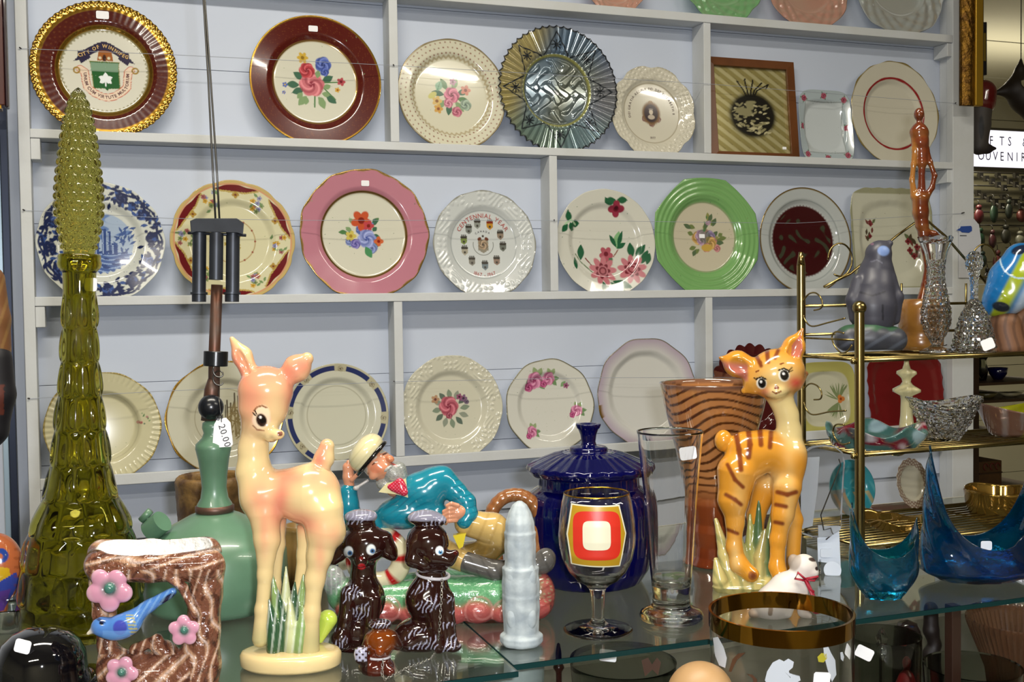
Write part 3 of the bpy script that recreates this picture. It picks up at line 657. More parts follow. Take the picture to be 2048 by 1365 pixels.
# small square rose-border dish
def p_sq(p):
    q = np.maximum(abs(p.u)/0.93, abs(p.v)/1.10); p.m(sm(0.70, 0.74, q)*0.55, hx('93a4aa')); p.m((1-sm(0.008, 0.02, abs(q-0.70))), hx('8e9696'))
    for k in range(8):
        a = k*PI/4; x, y = ((0.70*math.copysign(1, math.cos(a)), 0.84*math.copysign(1, math.sin(a))) if k % 2 else (0.78*math.cos(a), 0.94*math.sin(a)))
        for j in range(4): p.leaf(x, y, 0.15, 0.03, a+j*PI/2+0.6, hx('5c7a60'))
        p.disc(x, y, 0.10, hx('c8a8b0'), 0.5); p.rose(x, y, 0.095, hx('a04a5e'), hx('5e1a2c'), 5)
R, cx, zl = place(1600, 1717, 1)
make_plate('square_dish', R*0.98, cx, zl, 'small square grey dish with pink roses around its rim, right of the framed mirror', base=hx('c2c9cb'), paint=p_sq, outline=superell(5, 0.93, 1.10), well=0.72, yb=0.02, rim_h=0.16)
# cream plate with red ring
def p_red(p):
    p.circ(0, 0, 0.68, 0.035, hx('8e1d22')); p.ring(0.985, 1.2, (*hx('b09a5a'), 0.6))
R, cx, zl = place(1709, 1884, 1)
make_plate('dinner_plate', R, cx, zl, 'plain ivory plate with one thin red ring, behind the head of the wooden figure', base=hx('c9c4b2'), paint=p_red, outline=lambda t: 1+0.012*np.cos(5*t)+0.008*np.cos(15*t), well=0.60, yb=0.02)
# ---- row 2 -------------------------------------------------------------
def p_blue(p):
    rd = random.Random(11); nv = hx('1a2650'); md = hx('34508c')
    b = 0.93+0.02*np.cos(p.th*12); p.m(1-sm(0.012, 0.022, abs(p.rad-b)), nv)
    for k in range(12):
        a = k*PI/6+0.1; x, y = 0.80*math.cos(a), 0.80*math.sin(a); p.rose(x, y, 0.105, md if k % 2 else nv, hx('1c2548'), 6)
        for j in range(17): q = rd.uniform(-0.28, 0.28); rr = rd.uniform(0.67, 0.95); p.leaf(rr*math.cos(a+q), rr*math.sin(a+q), 0.12, 0.03, rd.uniform(0, 6.28), nv if rd.random() < 0.6 else md)
        for j in range(12): q = rd.uniform(-0.26, 0.26); rr = rd.uniform(0.68, 0.96); p.disc(rr*math.cos(a+q), rr*math.sin(a+q), 0.028, nv)
        p.line([(0.92*math.cos(a-0.2), 0.92*math.sin(a-0.2)), (0.88*math.cos(a), 0.88*math.sin(a)), (0.92*math.cos(a+0.2), 0.92*math.sin(a+0.2))], 0.03, nv)
    p.disc(0, 0, 0.50, hx('9fb0c6')); e = 0.5
    ins = (p.r < 0.5+0.02*np.sin(p.t*30))*1.0
    def mm(mask, c): p.m(ins*mask, c)
    mm(sm(0.1, 0.5, np.sin(p.u*14+np.sin(p.v*20)*2)*np.sin(p.v*18+p.u*5))*(p.v > 0.06), hx('5f7cae')); mm((p.v < -0.16)*1.0, hx('3e5a94')); mm(sm(0.3, 0.8, np.sin(p.v*90+np.sin(p.u*12)*2))*(p.v < -0.16), hx('8ba2c8'))
    for x, h, w in ((-0.35, 0.02, 0.1), (-0.2, 0.05, 0.1), (-0.07, 0.10, 0.06), (0.04, 0.24, 0.07), (0.12, 0.2, 0.05), (0.2, 0.0, 0.1)): mm(((abs(p.u-x) < w/2)*(p.v < h)*(p.v > -0.2))*1.0, hx('2f4780')); mm(((abs(p.u-x+w*0.25) < w*0.1)*(p.v < h-0.03)*(p.v > -0.18))*1.0, hx('9fb2d0'))
    for j in range(26): x, y = rd.uniform(0.2, 0.46), rd.uniform(-0.3, 0.25); p.leaf(x, y, 0.12, 0.02, rd.uniform(0, 3), hx('3a548c'))
    for j in range(30): x, y = rd.uniform(-0.45, 0.3), rd.uniform(-0.42, -0.1); p.leaf(x, y, 0.1, 0.02, rd.uniform(-0.4, 0.4), hx('27407a'))
R, cx, zl = place(70, 330, 2)
make_plate('dinner_plate', R, cx, zl, 'blue and white plate with castle scene and floral border, behind the green bottle neck', base=hx('c9ccc4'), paint=p_blue, outline=wavy(12, 0.008), well=0.60)
def p_mar(p):
    rd = random.Random(3); y_ = hx('b39c58')
    p.ring(0.93, 1.2, hx('bfa66a'))
    n = 6
    for k in range(n):
        a = k*2*PI/n+0.45; d = (p.th-a+PI) % (2*PI)-PI; w = 0.80+0.13*(d/0.44)**2
        p.m((abs(d) < 0.42)*(p.rad > w)*(p.rad < 0.925)*1.0, hx('661018')); p.m((abs(d) < 0.42)*(abs(p.rad-w) < 0.015)*1.0, y_)
        p.flower(0.76*math.cos(a), 0.76*math.sin(a), 0.06, hx('a8863a'), hx('6a2a20'), 4)
        b = a+PI/n
        for j in range(9): q = rd.uniform(-0.17, 0.17); rr = rd.uniform(0.62, 0.85); c = rd.choice([hx('c49a3a'), hx('9a5a5a'), hx('7a8a5a'), hx('8a8ab0')]); p.flower(rr*math.cos(b+q), rr*math.sin(b+q), 0.045, c, tuple(x*0.5 for x in c), 5)
        for j in range(4): q = rd.uniform(-0.17, 0.17); rr = rd.uniform(0.6, 0.85); p.leaf(rr*math.cos(b+q), rr*math.sin(b+q), 0.09, 0.022, rd.uniform(0, 6), hx('6f8a5a'))
    p.circ(0, 0, 0.36, 0.008, hx('a88a5a')); p.ring(0.925, 0.945, hx('c98a6a'))
    for k in range(12): a = k*PI/6; p.disc(0.36*math.cos(a), 0.36*math.sin(a), 0.016, hx('8a3a2a'))
    for k in range(6): p.flower(rd.uniform(-0.12, 0.15), rd.uniform(-0.12, 0.12), 0.04, hx('b09a4a'), hx('7a7a4a'), 5)
R, cx, zl = place(340, 592, 2)
make_plate('dinner_plate', R, cx, zl, 'cream plate with maroon scroll panels and small yellow flowers, behind the lantern burner', base=hx('cfcaa6'), paint=p_mar, outline=bracket(12, 0.02), well=0.62)
def p_pink(p):
    p.ring(0.655, 1.2, hx('b87988')); p.ring(0.645, 0.675, (*hx('a88038'), 0.9)); e = 0.975+0.01*np.cos(p.th*18); p.m(sm(-0.005, 0.005, p.rad-e), (*hx('c9a25c'), 0.85))
    p.spray(0.0, 0.0, 0.34, 8, [hx('7a88bc'), hx('5f70b0'), hx('c8a04a')], GREENS, 5, 14, 0.30)
    p.flower(-0.03, 0.22, 0.17, hx('bf5230'), hx('7a2018'), 5, 0.3); p.flower(0.08, 0.14, 0.09, hx('b8434a'), hx('7a2018'), 5); p.rose(0.05, -0.06, 0.15, hx('8c96c8'), hx('4a5aa0'), 6); p.flower(0.23, -0.10, 0.08, hx('c8643a'), hx('8a2018'), 4); p.flower(-0.2, -0.02, 0.09, hx('c8b85a'), hx('a08030'), 5); p.rose(-0.13, -0.14, 0.08, hx('7a70b0'), hx('3a3a80'), 5)
    p.leaf(0.02, -0.18, 0.2, 0.06, -1.1, hx('4a8a5a'))
R, cx, zl = place(601, 861, 2)
ob, sf = make_plate('dinner_plate', R, cx, zl, 'plate with broad dusty pink border, gold edge and an orange and blue flower spray', base=hx('d0cebc'), paint=p_pink, outline=lambda t: 1+0.009*np.cos(t*9)+0.004*np.cos(t*18), well=0.66)
sticker(ob, sf, 0.03, 0.78, 0.016, 0.011, R, marks=False)
def p_cent(p):
    p.ring(0.63, 0.645, hx('9aa0a0')); p.ring(0.98, 1.1, hx('8f8f86')); g = hx('6e7068'); dk = hx('3e3a34')
    specs = [(105, hx('8a8e86')), (68, hx('b8862e')), (27, hx('8a7a6a')), (-6, hx('6a6e66')), (-50, hx('8a7466')), (-88, hx('6e7a80')), (-128, hx('7d7a70')), (-163, hx('a09a88')), (168, hx('7a8a4a')), (135, hx('7a7e78'))]
    for a, c in specs:
        a = math.radians(a); x, y = 0.385*math.cos(a), 0.385*math.sin(a)*1.03
        p.poly([(x-0.065, y+0.07), (x+0.065, y+0.07), (x+0.06, y-0.04), (x, y-0.09), (x-0.06, y-0.04)], c); p.poly([(x-0.065, y+0.075), (x+0.065, y+0.075), (x+0.06, y+0.03), (x-0.06, y+0.03)], dk if c[0] < 0.4 else hx('7a2a1a')); p.disc(x, y-0.03, 0.022, dk)
        for j in (-1, 0, 1): p.disc(x+j*0.035, y+0.09, 0.014, dk)
    p.poly([(-0.10, 0.10), (0.10, 0.10), (0.10, -0.10), (0, -0.16), (-0.10, -0.10)], hx('8a8474')); p.rose(0, 0.0, 0.10, hx('a08a70'), dk, 5); p.disc(0, 0.16, 0.022, dk); p.ell(-0.07, 0.11, 0.04, 0.03, 0.5, hx('6a3a2a')); p.ell(0.07, 0.11, 0.04, 0.03, -0.5, hx('6a3a2a'))
    a = p.t; p.m((abs(p.r-0.20) < 0.008)*(p.v < 0.05)*1.0, g)
R, cx, zl = place(870, 1076, 2)
ob, sf = make_plate('dinner_plate', R, cx, zl, 'white embossed centennial plate with a ring of small crests and red lettering', base=hx('c6cac8'), paint=p_cent, outline=wavy(12, 0.008), well=0.66, relief=lambda U, V, r, t: 0.010*sm(0.70, 0.78, r)*sm(0.2, 0.7, np.sin(U*33+3*np.sin(V*11))*np.sin(V*31+3*np.sin(U*12))))
mb = MB(); arc_text(mb, sf, R, 'CENTENNIAL YEAR', 0.115, 0, 0, 0.505, 90, spacing=1.0, bold=0.001); arc_text(mb, sf, R, '1867 - 1967', 0.095, 0, 0, 0.60, 270, True)
mb.build('lettering', pmat('red_ink', hx('a8564e'), 0.5), ob, smooth=False)
mb = MB(); arc_text(mb, sf, R, 'CANADA', 0.05, 0, 0, 0.235, 90, spacing=1.3); mb.build('lettering', INK, ob, smooth=False)
def p_hand(p):
    g = hx('1f5a3a'); g2 = hx('7fae7a'); pk = hx('bb7078'); dr = hx('6a1626')
    p.line([(-0.27, -0.55), (-0.50, -0.35), (-0.6, -0.2)], 0.012, hx('6a7a5a')); p.line([(-0.25, -0.45), (-0.40, -0.28)], 0.012, hx('7a3a3a')); p.line([(0.18, -0.25), (0.28, -0.12)], 0.012, hx('8a5a4a'))
    for (x, y, L, w, a, c) in [(-0.50, -0.32, 0.30, 0.075, 85, g), (-0.62, -0.50, 0.24, 0.05, 92, g), (0.25, -0.10, 0.34, 0.09, 78, g2), (0.27, -0.08, 0.34, 0.045, 70, g), (0.25, -0.08, 0.28, 0.045, 118, g), (0.25, -0.1, 0.22, 0.05, 30, g),
                              (-0.02, -0.80, 0.34, 0.09, -60, g), (0.05, -0.74, 0.42, 0.09, -42, g), (0.10, -0.72, 0.40, 0.08, -18, g), (-0.1, -0.72, 0.26, 0.06, -80, g),
                              (0.55, -0.28, 0.30, 0.08, 95, g), (0.62, -0.25, 0.28, 0.07, 50, g), (0.70, -0.40, 0.30, 0.07, 60, g), (0.80, -0.42, 0.24, 0.06, 70, g),
                              (0.25, 0.80, 0.24, 0.08, 190, g), (0.26, 0.80, 0.22, 0.07, 0, g), (0.1, 0.72, 0.15, 0.05, 120, g),
                              (-0.72, 0.36, 0.24, 0.07, 95, g), (-0.75, 0.34, 0.2, 0.06, 230, g), (-0.68, 0.34, 0.2, 0.07, 10, g), (-0.7, 0.38, 0.18, 0.06, -75, g)]: p.leaf(x, y, L, w, math.radians(a), c)
    p.line([(-0.8, 0.34), (-0.68, 0.42), (-0.58, 0.34)], 0.025, hx('a8c8a0'))
    p.ell(0.04, -0.30, 0.12, 0.08, 0.0, hx('3a6a4a')); p.flower(0.03, -0.20, 0.15, hx('a8505c'), dr, 5, 0.3)
    for x, y in ((-0.06, -0.52), (0.52, -0.50)): p.flower(x, y, 0.29, pk, hx('a04a5a'), 9, x); p.flower(x, y, 0.16, dr, hx('a85a62'), 7); p.circ(x, y, 0.09, 0.02, hx('b06870'))
    p.flower(0.26, 0.64, 0.16, hx('8e2a40'), dr, 4); p.disc(0.26, 0.66, 0.035, hx('4a0a1a'))
R, cx, zl = place(1118, 1316, 2)
make_plate('dinner_plate', R, cx, zl, 'white plate hand painted with two large pink blossoms and dark green leaves', base=hx('cdccc0'), paint=p_hand, outline=wavy(16, 0.003), well=0.68)
def p_green(p):
    p.ring(0.56, 1.3, hx('79a866')); n = np.sin(p.r*75+1.5*np.sin(p.t*3)); p.m(sm(0.58, 0.6, p.rad)*sm(0.4, 1, n)*0.35, hx('5f9452')); p.circ(0, 0, 0.565, 0.02, hx('8a9a70'))
    p.spray(0.02, -0.02, 0.36, 21, [hx('a88aa0'), hx('c09a5a'), hx('8a7a9a'), hx('b87a7a')], [hx('6f7c4a'), hx('55684a'), hx('8a8a50')], 9, 20, 0.3); p.ell(0.02, 0.02, 0.1, 0.12, 0, hx('5a6a4a'), 0.6); p.ell(0.05, -0.17, 0.1, 0.06, 0, hx('c2a04a')); p.spray(0.08, 0.2, 0.13, 5, [hx('a88a9a')], GREENS, 3, 5)
R, cx, zl = place(1308, 1528, 2)
ob, sf = make_plate('dinner_plate', R, cx, zl, 'plate with wide apple green octagonal border and a garden scene centre', base=hx('c4bca4'), paint=p_green, outline=octagon(0.6, 0.0), well=0.60, relief=lambda U, V, r, t: 0.004*np.sin(np.hypot(U, V)*75)*sm(0.6, 0.64, r))
sticker(ob, sf, -0.03, 0.02, 0.014, 0.009, R, marks=False)
def p_ruby(p):
    p.disc(0, 0, 0.66, hx('3a0d12')); n = np.sin(p.u*13+2.4*np.sin(p.v*9))*np.sin(p.v*11+2*np.sin(p.u*10+1)); p.m((p.r < 0.62)*sm(0.35, 0.8, n)*0.45, hx('3f5a44')); e = 0.66+0.008*np.sin(p.t*60); p.m((abs(p.r-e) < 0.015)*0.6, hx('4a1a1a')); p.ring(0.975, 1.1, (*hx('a88a4a'), 0.8))
    p.ring(0.76, 0.775, hx('8e9694'))
R, cx, zl = place(1526, 1709, 2)
make_plate('dinner_plate', R, cx, zl, 'pale grey plate with gold line and a large dark ruby centre, behind the brass post', base=hx('b4b9b8'), paint=p_ruby, well=0.72, mat=pmat('very_glossy_glaze', rough=0.06, coat=1.0, attr=True))
def p_sqf(p):
    rd = random.Random(2)
    for x, y, s_ in ((-0.5, 0.12, 1.0), (0.55, -0.35, 1.5)):
        for j in range(9): p.leaf(x+rd.uniform(-0.1, 0.1)*s_, y+rd.uniform(-0.2, 0.25)*s_, 0.13*s_, 0.03*s_, rd.uniform(0.8, 2.4), rd.choice([hx('5f6a48'), hx('6a3a34'), hx('4a4030')]))
        for j in range(4): p.flower(x+rd.uniform(-0.08, 0.08)*s_, y+rd.uniform(-0.1, 0.3)*s_, 0.05*s_, hx('7a2f34'), hx('4a1a1a'), 4)
    q = np.maximum(abs(p.u), abs(p.v)); p.m(sm(0.93, 0.96, q)*0.6, (*hx('8a8a5a'), 0.3))
R, cx, zl = place(1712, 1876, 2)
make_plate('square_plate', R, cx, zl, 'square ivory plate with wavy edge and sparse dark red flower sprigs, behind the penguin carving', base=hx('c2c1ae'), paint=p_sqf, outline=lambda t: superell(6, 1.0, 1.06)(t)*(1+0.006*np.cos(24*t)), well=0.72, yb=0.02)
# ---- row 3 -------------------------------------------------------------
def p_beige(p):
    p.spray(0.68, 0.10, 0.13, 4, [hx('b06a62'), hx('a87a72')], GREENS, 3, 6); p.spray(-0.66, -0.5, 0.12, 4, [hx('a85a3a')], GREENS, 3, 4); p.ring(0.975, 1.2, (*hx('a8965a'), 0.3)); p.ring(0.60, 0.61, hx('a8a184'))
R, cx, zl = place(84, 322, 3)
make_plate('soup_plate', R, cx, zl, 'pale yellow soup plate with a small rose sprig, behind the green bottle body', base=hx('c6c09c'), paint=p_beige, outline=wavy(10, 0.008), well=0.58, rim_h=0.16, relief=lambda U, V, r, t: 0.006*sm(0.8, 0.9, r)*np.sin(t*60))
def p_cast(p):
    p.ring(0.97, 1.2, GLD); g = hx('5a5244')
    for x, h in ((0.05, 0.3), (0.18, 0.42), (0.3, 0.3), (0.42, 0.2), (-0.1, 0.1)): p.line([(x, -0.3), (x, h)], 0.02, g); p.line([(x+0.06, -0.3), (x+0.06, h-0.05)], 0.02, g)
    for j in range(20): p.line([(rnd.uniform(0, 0.4), rnd.uniform(-0.4, 0.3)), (rnd.uniform(0, 0.5), rnd.uniform(-0.4, 0.3))], 0.012, g)
    p.ring(0.5, 0.51, hx('9a9278')); p.ell(0.3, -0.1, 0.28, 0.4, 0, hx('b39a5a'), 0.35)
R, cx, zl = place(330, 568, 3)
make_plate('dinner_plate', R, cx, zl, 'gold edged plate with brown line drawing, partly hidden behind lantern stem and deer head', base=hx('c6c4b0'), paint=p_cast, outline=wavy(10, 0.012), well=0.62)
def p_brim(p):
    p.ring(0.905, 1.2, hx('b8b49a')); p.m((p.rad > 0.86)*(p.rad < 0.955)*1.0, hx('26305e'))
    for k in range(8):
        a = k*PI/4+PI/2-0.1; d = (p.th-a+PI) % (2*PI)-PI; p.m((abs(d) < 0.13)*(p.rad > 0.85)*1.0, hx('b0aa8e')); x, y = 0.90*math.cos(a), 0.90*math.sin(a); p.rose(x, y, 0.06, hx('9a9478'), hx('5a4a3a'), 5)
    p.circ(0, 0, 0.57, 0.008, hx('aaa894'))
R, cx, zl = place(572, 780, 3)
make_plate('dinner_plate', R, cx, zl, 'white plate with navy blue and gilt band, between the deer ears and the white divider', base=hx('c6c5b2'), paint=p_brim, outline=outline_round, well=0.66)
def p_rose(p):
    for a in range(0, 360, 30): p.leaf(0.18*math.cos(math.radians(a)), 0.18*math.sin(math.radians(a))-0.02, 0.2, 0.055, math.radians(a+10), [hx('7d8a76'), hx('5c6a5e'), hx('8a9080')][a//30 % 3])
    p.rose(-0.04, 0.03, 0.20, hx('b8606e'), hx('7e2a3e'), 6); p.rose(-0.04, -0.15, 0.07, hx('a05060'), hx('5a1a2a'), 5); p.flower(-0.30, 0.17, 0.09, hx('b08a6a'), hx('6a3a3a'), 5); p.flower(0.26, 0.17, 0.08, hx('7a5a76'), hx('3a2a3a'), 5); p.flower(0.18, 0.20, 0.07, hx('8a4a6a'), hx('3a1a2a'), 5); p.rose(0.32, 0.1, 0.05, hx('6a5a70'), hx('3a2a3a'), 5)
rel_emb = lambda U, V, r, t: 0.010*sm(0.68, 0.76, r)*sm(0.1, 0.7, np.sin(U*36+3*np.sin(V*12))*np.sin(V*35+3*np.sin(U*13)))
R, cx, zl = place(806, 1009, 3)
make_plate('dinner_plate', R, cx, zl, 'cream embossed border plate with a single large pink rose spray in the centre', base=hx('c9c6b2'), paint=p_rose, outline=wavy(10, 0.006), well=0.64, relief=rel_emb)
def p_3r(p):
    for x, y, s_ in ((-0.30, 0.55, 1.5), (0.02, 0.58, 1.2), (-0.42, -0.52, 1.0), (0.62, -0.12, 1.0)):
        for a in range(0, 360, 45): p.leaf(x+0.06*s_*math.cos(a), y+0.06*s_*math.sin(a), 0.15*s_, 0.045*s_, a*1.3, [hx('6c8a5e'), hx('8fa074'), hx('4e6a46')][(a//45) % 3])
        p.rose(x, y, 0.125*s_, hx('c880a0'), hx('8e2f5c'), 6, x)
        p.rose(x-0.09*s_, y-0.09*s_, 0.07*s_, hx('b0507e'), hx('7a1f4c'), 5)
    p.leaf(0.3, 0.4, 0.16, 0.05, 0.8, hx('7a9a6a')); p.flower(0.42, 0.42, 0.07, hx('9a5a7a'), hx('5a2a3a'), 5)
    p.m(sm(0.972, 0.985, p.rad), (*hx('8a8468'), 0.6))
R, cx, zl = place(1016, 1193, 3)
make_plate('dinner_plate', R, cx, zl, 'white scalloped plate with three clusters of pink roses, above the blue jar lid', base=hx('cfcec4'), paint=p_3r, outline=wavy(9, 0.012), well=0.66)
def p_shell(p):
    p.m(sm(0.72, 1.0, p.rad)*0.8, hx('a894aa')); p.m(sm(0.975, 0.99, p.rad), (*hx('8e8474'), 0.5)); p.m(sm(0.9, 1, p.rad)*(abs((p.th-PI-0.3+PI) % (2*PI)-PI) < 0.12), GLD)
R, cx, zl = place(1201, 1400, 3)
make_plate('cake_plate', R, cx, zl, 'white plate with lilac shaded wavy edge and small gilt handles', base=hx('cdccc6'), paint=p_shell, outline=lambda t: 1+0.012*np.cos(10*t)+0.05*np.exp(-((np.abs(t-PI-0.35)-0.0)/0.16)**2), well=0.7)
def p_scal(p):
    p.C[:, :3] = hx('4a0d12'); p.m((abs(p.v-0.30-0.25*(p.u+0.3)**2) < 0.085)*(p.u < 0.2), (*hx('b0705a'), 0.6)); p.m((abs(p.v-0.06+0.1*(p.u)**2) < 0.03)*(p.u < 0.1), (*hx('8a4a3a'), 0.5)); p.C[:, 3] *= 1
R, cx, zl = place(1426, 1596, 3)
make_plate('scalloped_plate', R, cx, zl, 'dark red plate with deeply scalloped edge, half hidden behind the striped cat figurine', base=hx('4a0d12'), paint=p_scal, outline=scallop(24, 0.07), well=0.7, yb=0.022)
def p_yel(p):
    q = (np.abs(p.u)**4+np.abs(p.v)**4)**0.25; p.m(sm(0.74, 0.78, q), hx('b2ac62')); rd = random.Random(7)
    for j in range(16): p.leaf(0.45, -0.05, 0.5, 0.02, rd.uniform(0.9, 2.8), hx('77845a')); p.leaf(0.45, -0.1, 0.5, 0.02, rd.uniform(3.6, 5.0), hx('77845a'))
    p.flower(0.52, -0.02, 0.13, hx('c8783a'), hx('8a3a1a'), 3)
R, cx, zl = place(1603, 1718, 3)
make_plate('square_plate', R*1.06, cx, zl, 'yellow bordered square plate with a lily and grasses, seen behind the brass shelf scrolls', base=hx('c2bfa6'), paint=p_yel, outline=superell(5, 0.97, 1.03), well=0.7)
R, cx, zl = place(1741, 1897, 3)
def p_rd(p): p.C[:, :3] = hx('6a1216')
make_plate('scalloped_tray', R*0.98, cx, zl+0.0, 'flat dark red scalloped tray standing behind the cream ornament on the middle brass shelf', base=hx('6a1216'), paint=p_rd, outline=lambda t: superell(5, 1.0, 0.85)(t)*(1-0.03*np.abs(np.sin(12*t))), well=0.8, rim_h=0.05)
# ---- row 0, only the lower edges are in view ----------------------------
PINKG = glassy('pink_pressed_glass', hx('d8a894'), 0.08, trans=0.45); GREENG = glassy('green_pressed_glass', hx('8fc48a'), 0.08, trans=0.45); CLEARG = glassy('clear_pressed_glass', hx('d4d8d4'), 0.06, trans=0.6)
for (l, r, nm, mt_, lb, ol) in ((1165, 1300, 'glass_plate', PINKG, 'pink pressed glass plate on the top shelf, cut off above the jagged blue glass plate', octagon(1.0)), (1367, 1532, 'glass_plate', GREENG, 'green pressed glass plate on the top shelf', wavy(12, 0.02)),
                         (1538, 1706, 'glass_plate', PINKG, 'pink pressed glass plate between the green and the clear plates on the top shelf', wavy(10, 0.015)), (1712, 1898, 'glass_plate', CLEARG, 'clear pressed glass plate with raised leaves, last on the top shelf', wavy(8, 0.02))):
    R, cx, zl = place(l, r, 0)
    make_plate(nm, R, cx, zl, lb, base=(1, 1, 1), outline=ol, well=0.6, mat=mt_, relief=lambda U, V, r_, t: 0.012*sm(0.6, 0.7, r_)*np.sin(t*16)*np.sin(r_*30)+0.02*np.exp(-((r_-0.62)/0.02)**2), nr=50, na=256, rim_h=0.09)
# ---- two plates standing low behind the brass shelf ----------------------
def p_turq(p): p.C[:, :3] = hx('2f8a92'); p.m(sm(0.3, 0.9, np.sin(p.t*7+p.r*14)*np.sin(p.u*9))*0.4, hx('5ab0b0')); p.m((p.v < -0.1)*sm(0.6, 0.9, np.sin(p.u*23))*0.6, hx('b39a4a'))
def p_lace(p):
    p.m(sm(0.72, 0.76, p.rad)*sm(-0.1, 0.4, np.sin(p.th*22)*np.sin(p.rad*40+p.th*3)+0.2)*0.8, hx('7a5a4a'))
# ============================================================ foreground helpers
ZG = ZC-0.327                 # top face of the display glass
_CR, _CU, _CW, _CP = np.array(CR), np.array(CU), np.array(CW), np.array(CAMP)
def projn(V):
    q = np.asarray(V)-_CP; d = q@_CW; return 1024+FPX*(q@_CR)/d, 682.5-FPX*(q@_CU)/d
def zat(P, py):
    """height on the vertical through P that shows at image row py"""
    k = (682.5-py)/FPX; n = CU-CW*k; q = Vector((P.x, P.y, 0))-Vector((CAMP.x, CAMP.y, CAMP.z)); return -(q.dot(n))/n.z
def prof(P, pts, ref=None):
    """(half width, row) pairs -> (radius, height above P)"""
    s = mpx(P); return [(max(hw, 0.01)*s, zat(P, py)-P.z) for hw, py in pts]
class Fig:
    """a figure modelled in its own upright frame: points from (column, row, depth offset), lengths in the same unit"""
    def __init__(s, P, depth0=None): s.P = Vector(P); s.d = depth0 or depth(P); s.s = s.d/FPX; s.pr = []
    def p(s, x, y, z=0.0):
        w = CAMP+ray(x, y)*(s.d+z*s.s); return tuple(w-s.P)
    def c(s, a, b, ra, rb, col, k=None):
        a = a if len(a) == 3 else (*a, 0); b = b if len(b) == 3 else (*b, 0)
        s.pr.append(('c', s.p(*a), s.p(*b), ra*s.s, rb*s.s, col)+((k*s.s,) if k else ())); return s
    def chain(s, pts, col, k=None):
        """pts: (x, y, z, r) ..."""
        for a, b in zip(pts[:-1], pts[1:]): s.c(a[:3], b[:3], a[3], b[3], col, k)
        return s
    def e(s, c, r, ang, col, k=None, carve=False, tilt=0, yaw=0):
        """ellipsoid: radii (right, depth, up), ang = roll in the picture (counter-clockwise)"""
        c = c if len(c) == 3 else (*c, 0)
        base = np.array(Matrix((Vector((CR.x, CR.y, 0)).normalized(), Vector((CW.x, CW.y, 0)).normalized(), Vector((0, 0, 1)))).transposed())
        R = base@np.array(Euler((math.radians(tilt), math.radians(-ang), math.radians(yaw)), 'YXZ').to_matrix())
        s.pr.append((('ce' if carve else 'e'), s.p(*c), tuple(q*s.s for q in r), R, col)+((k*s.s,) if k else ())); return s
    def mesh(s, name, parent, mat=None, h=2.0, k=8.0, paint=None, top=None, keep=False):
        def pf(V, C):
            if paint is None: return
            x, y = projn(V+np.array(s.P)); q = Paint.__new__(Paint); q.u, q.v, q.C = x, y, C; q.e = 1.0; q.V = V; q.r = np.hypot(x, y); q.t = np.arctan2(y, x); paint(q)
        V, F, C = sculpt(s.pr, h*s.s, k*s.s, pf)
        s.V, s.F = V, F
        o = mesh_np(name, V, F, C, mat or GLAZE, parent)
        if parent is None: o.location = s.P
        if not keep: s.pr = []
        return o
    def stroke(s, pts, r, name=None): pass
def lathe_obj(name, P, px, mat, parent=None, n=64, mod=None, cap=True, color=None, smooth=True, cx=None):
    pr = prof(P, px)
    return MB().lathe(pr, n, mod, color).build(name, mat, parent, smooth=smooth)
def root(name, P, label, cat, group=None, rz=0): return empty(name, P, label, cat, rz, group)
def onglass(px, py): return atz(px, py, ZG+0.0002)
def card(name, parent, fig, pts, z, mat=None, th=0.0006, label=None, faceup=False):
    """small flat rounded card; pts in picture columns/rows at depth z"""
    P0_ = [Vector(fig.p(x, y, z)) for x, y in pts]; n = len(P0_); N = Vector((CW.x, CW.y, 0)).normalized()*th
    mb = MB(); mb.add(P0_+[q+N for q in P0_], [tuple(range(n)), tuple(range(2*n-1, n-1, -1))]+[(i, i+n, (i+1) % n+n, (i+1) % n) for i in range(n)])
    o = mb.build(name, mat or STICK, parent, smooth=False)
    if label: o['label'] = label
    return o
def rrect(cx, cy, w, h, ang=0, r=None, n=4):
    r = r or min(w, h)*0.2; a0 = math.radians(ang); out = []
    for sx, sy, st in ((1, 1, 0), (-1, 1, 90), (-1, -1, 180), (1, -1, 270)):
        for k in range(n):
            a = math.radians(st+k*90/(n-1)); x = sx*(w/2-r)+r*math.cos(a); y = sy*(h/2-r)+r*math.sin(a)
            out.append((cx+x*math.cos(a0)-y*math.sin(a0), cy+x*math.sin(a0)+y*math.cos(a0)))
    return out
# ============================================================ display counter with its glass sheets
GLS = glassy('sheet_glass', (0.90, 0.97, 0.95), 0.0, 1.5)
EDGE = pmat('green_glass_edge', hx('163c3c'), 0.1, 0.0, trans=0.3)
def sheet(name, x0, x1, y0, y1, label):
    t = root(name, (x0, y0, ZG-0.0055), label, 'glass shelf'); a = -Vector((x0, y0, ZG))
    o = MB().box((0, 0, 0), (x1-x0, y1-y0, 0.0053)).build('pane', GLS, t, smooth=False)
    e_ = MB().box((0.0, -0.0006, 0.0002), (x1-x0, -0.0001, 0.0050)).box((-0.0006, 0, 0.0002), (-0.0001, y1-y0, 0.0050))
    if x0 < 0: e_.box((x1-x0+0.0001, 0, 0.0002), (x1-x0+0.0006, y1-y0, 0.0050))
    e_.build('polished_edge', EDGE, t, smooth=False)
    return t
sheet('glass_shelf', -0.75, 0.3305, -1.240, -0.72, 'clear glass sheet on the left, under the deer, the poodles and the green lantern')
sheet('glass_shelf', 0.3330, 2.3, -1.2225, -0.72, 'clear glass sheet on the right with green front edge, under the goblet')
cab = root('display_counter', (0.7, -1.0, 0.0), 'pale grey display counter with an inner shelf below the glass tops', 'counter')
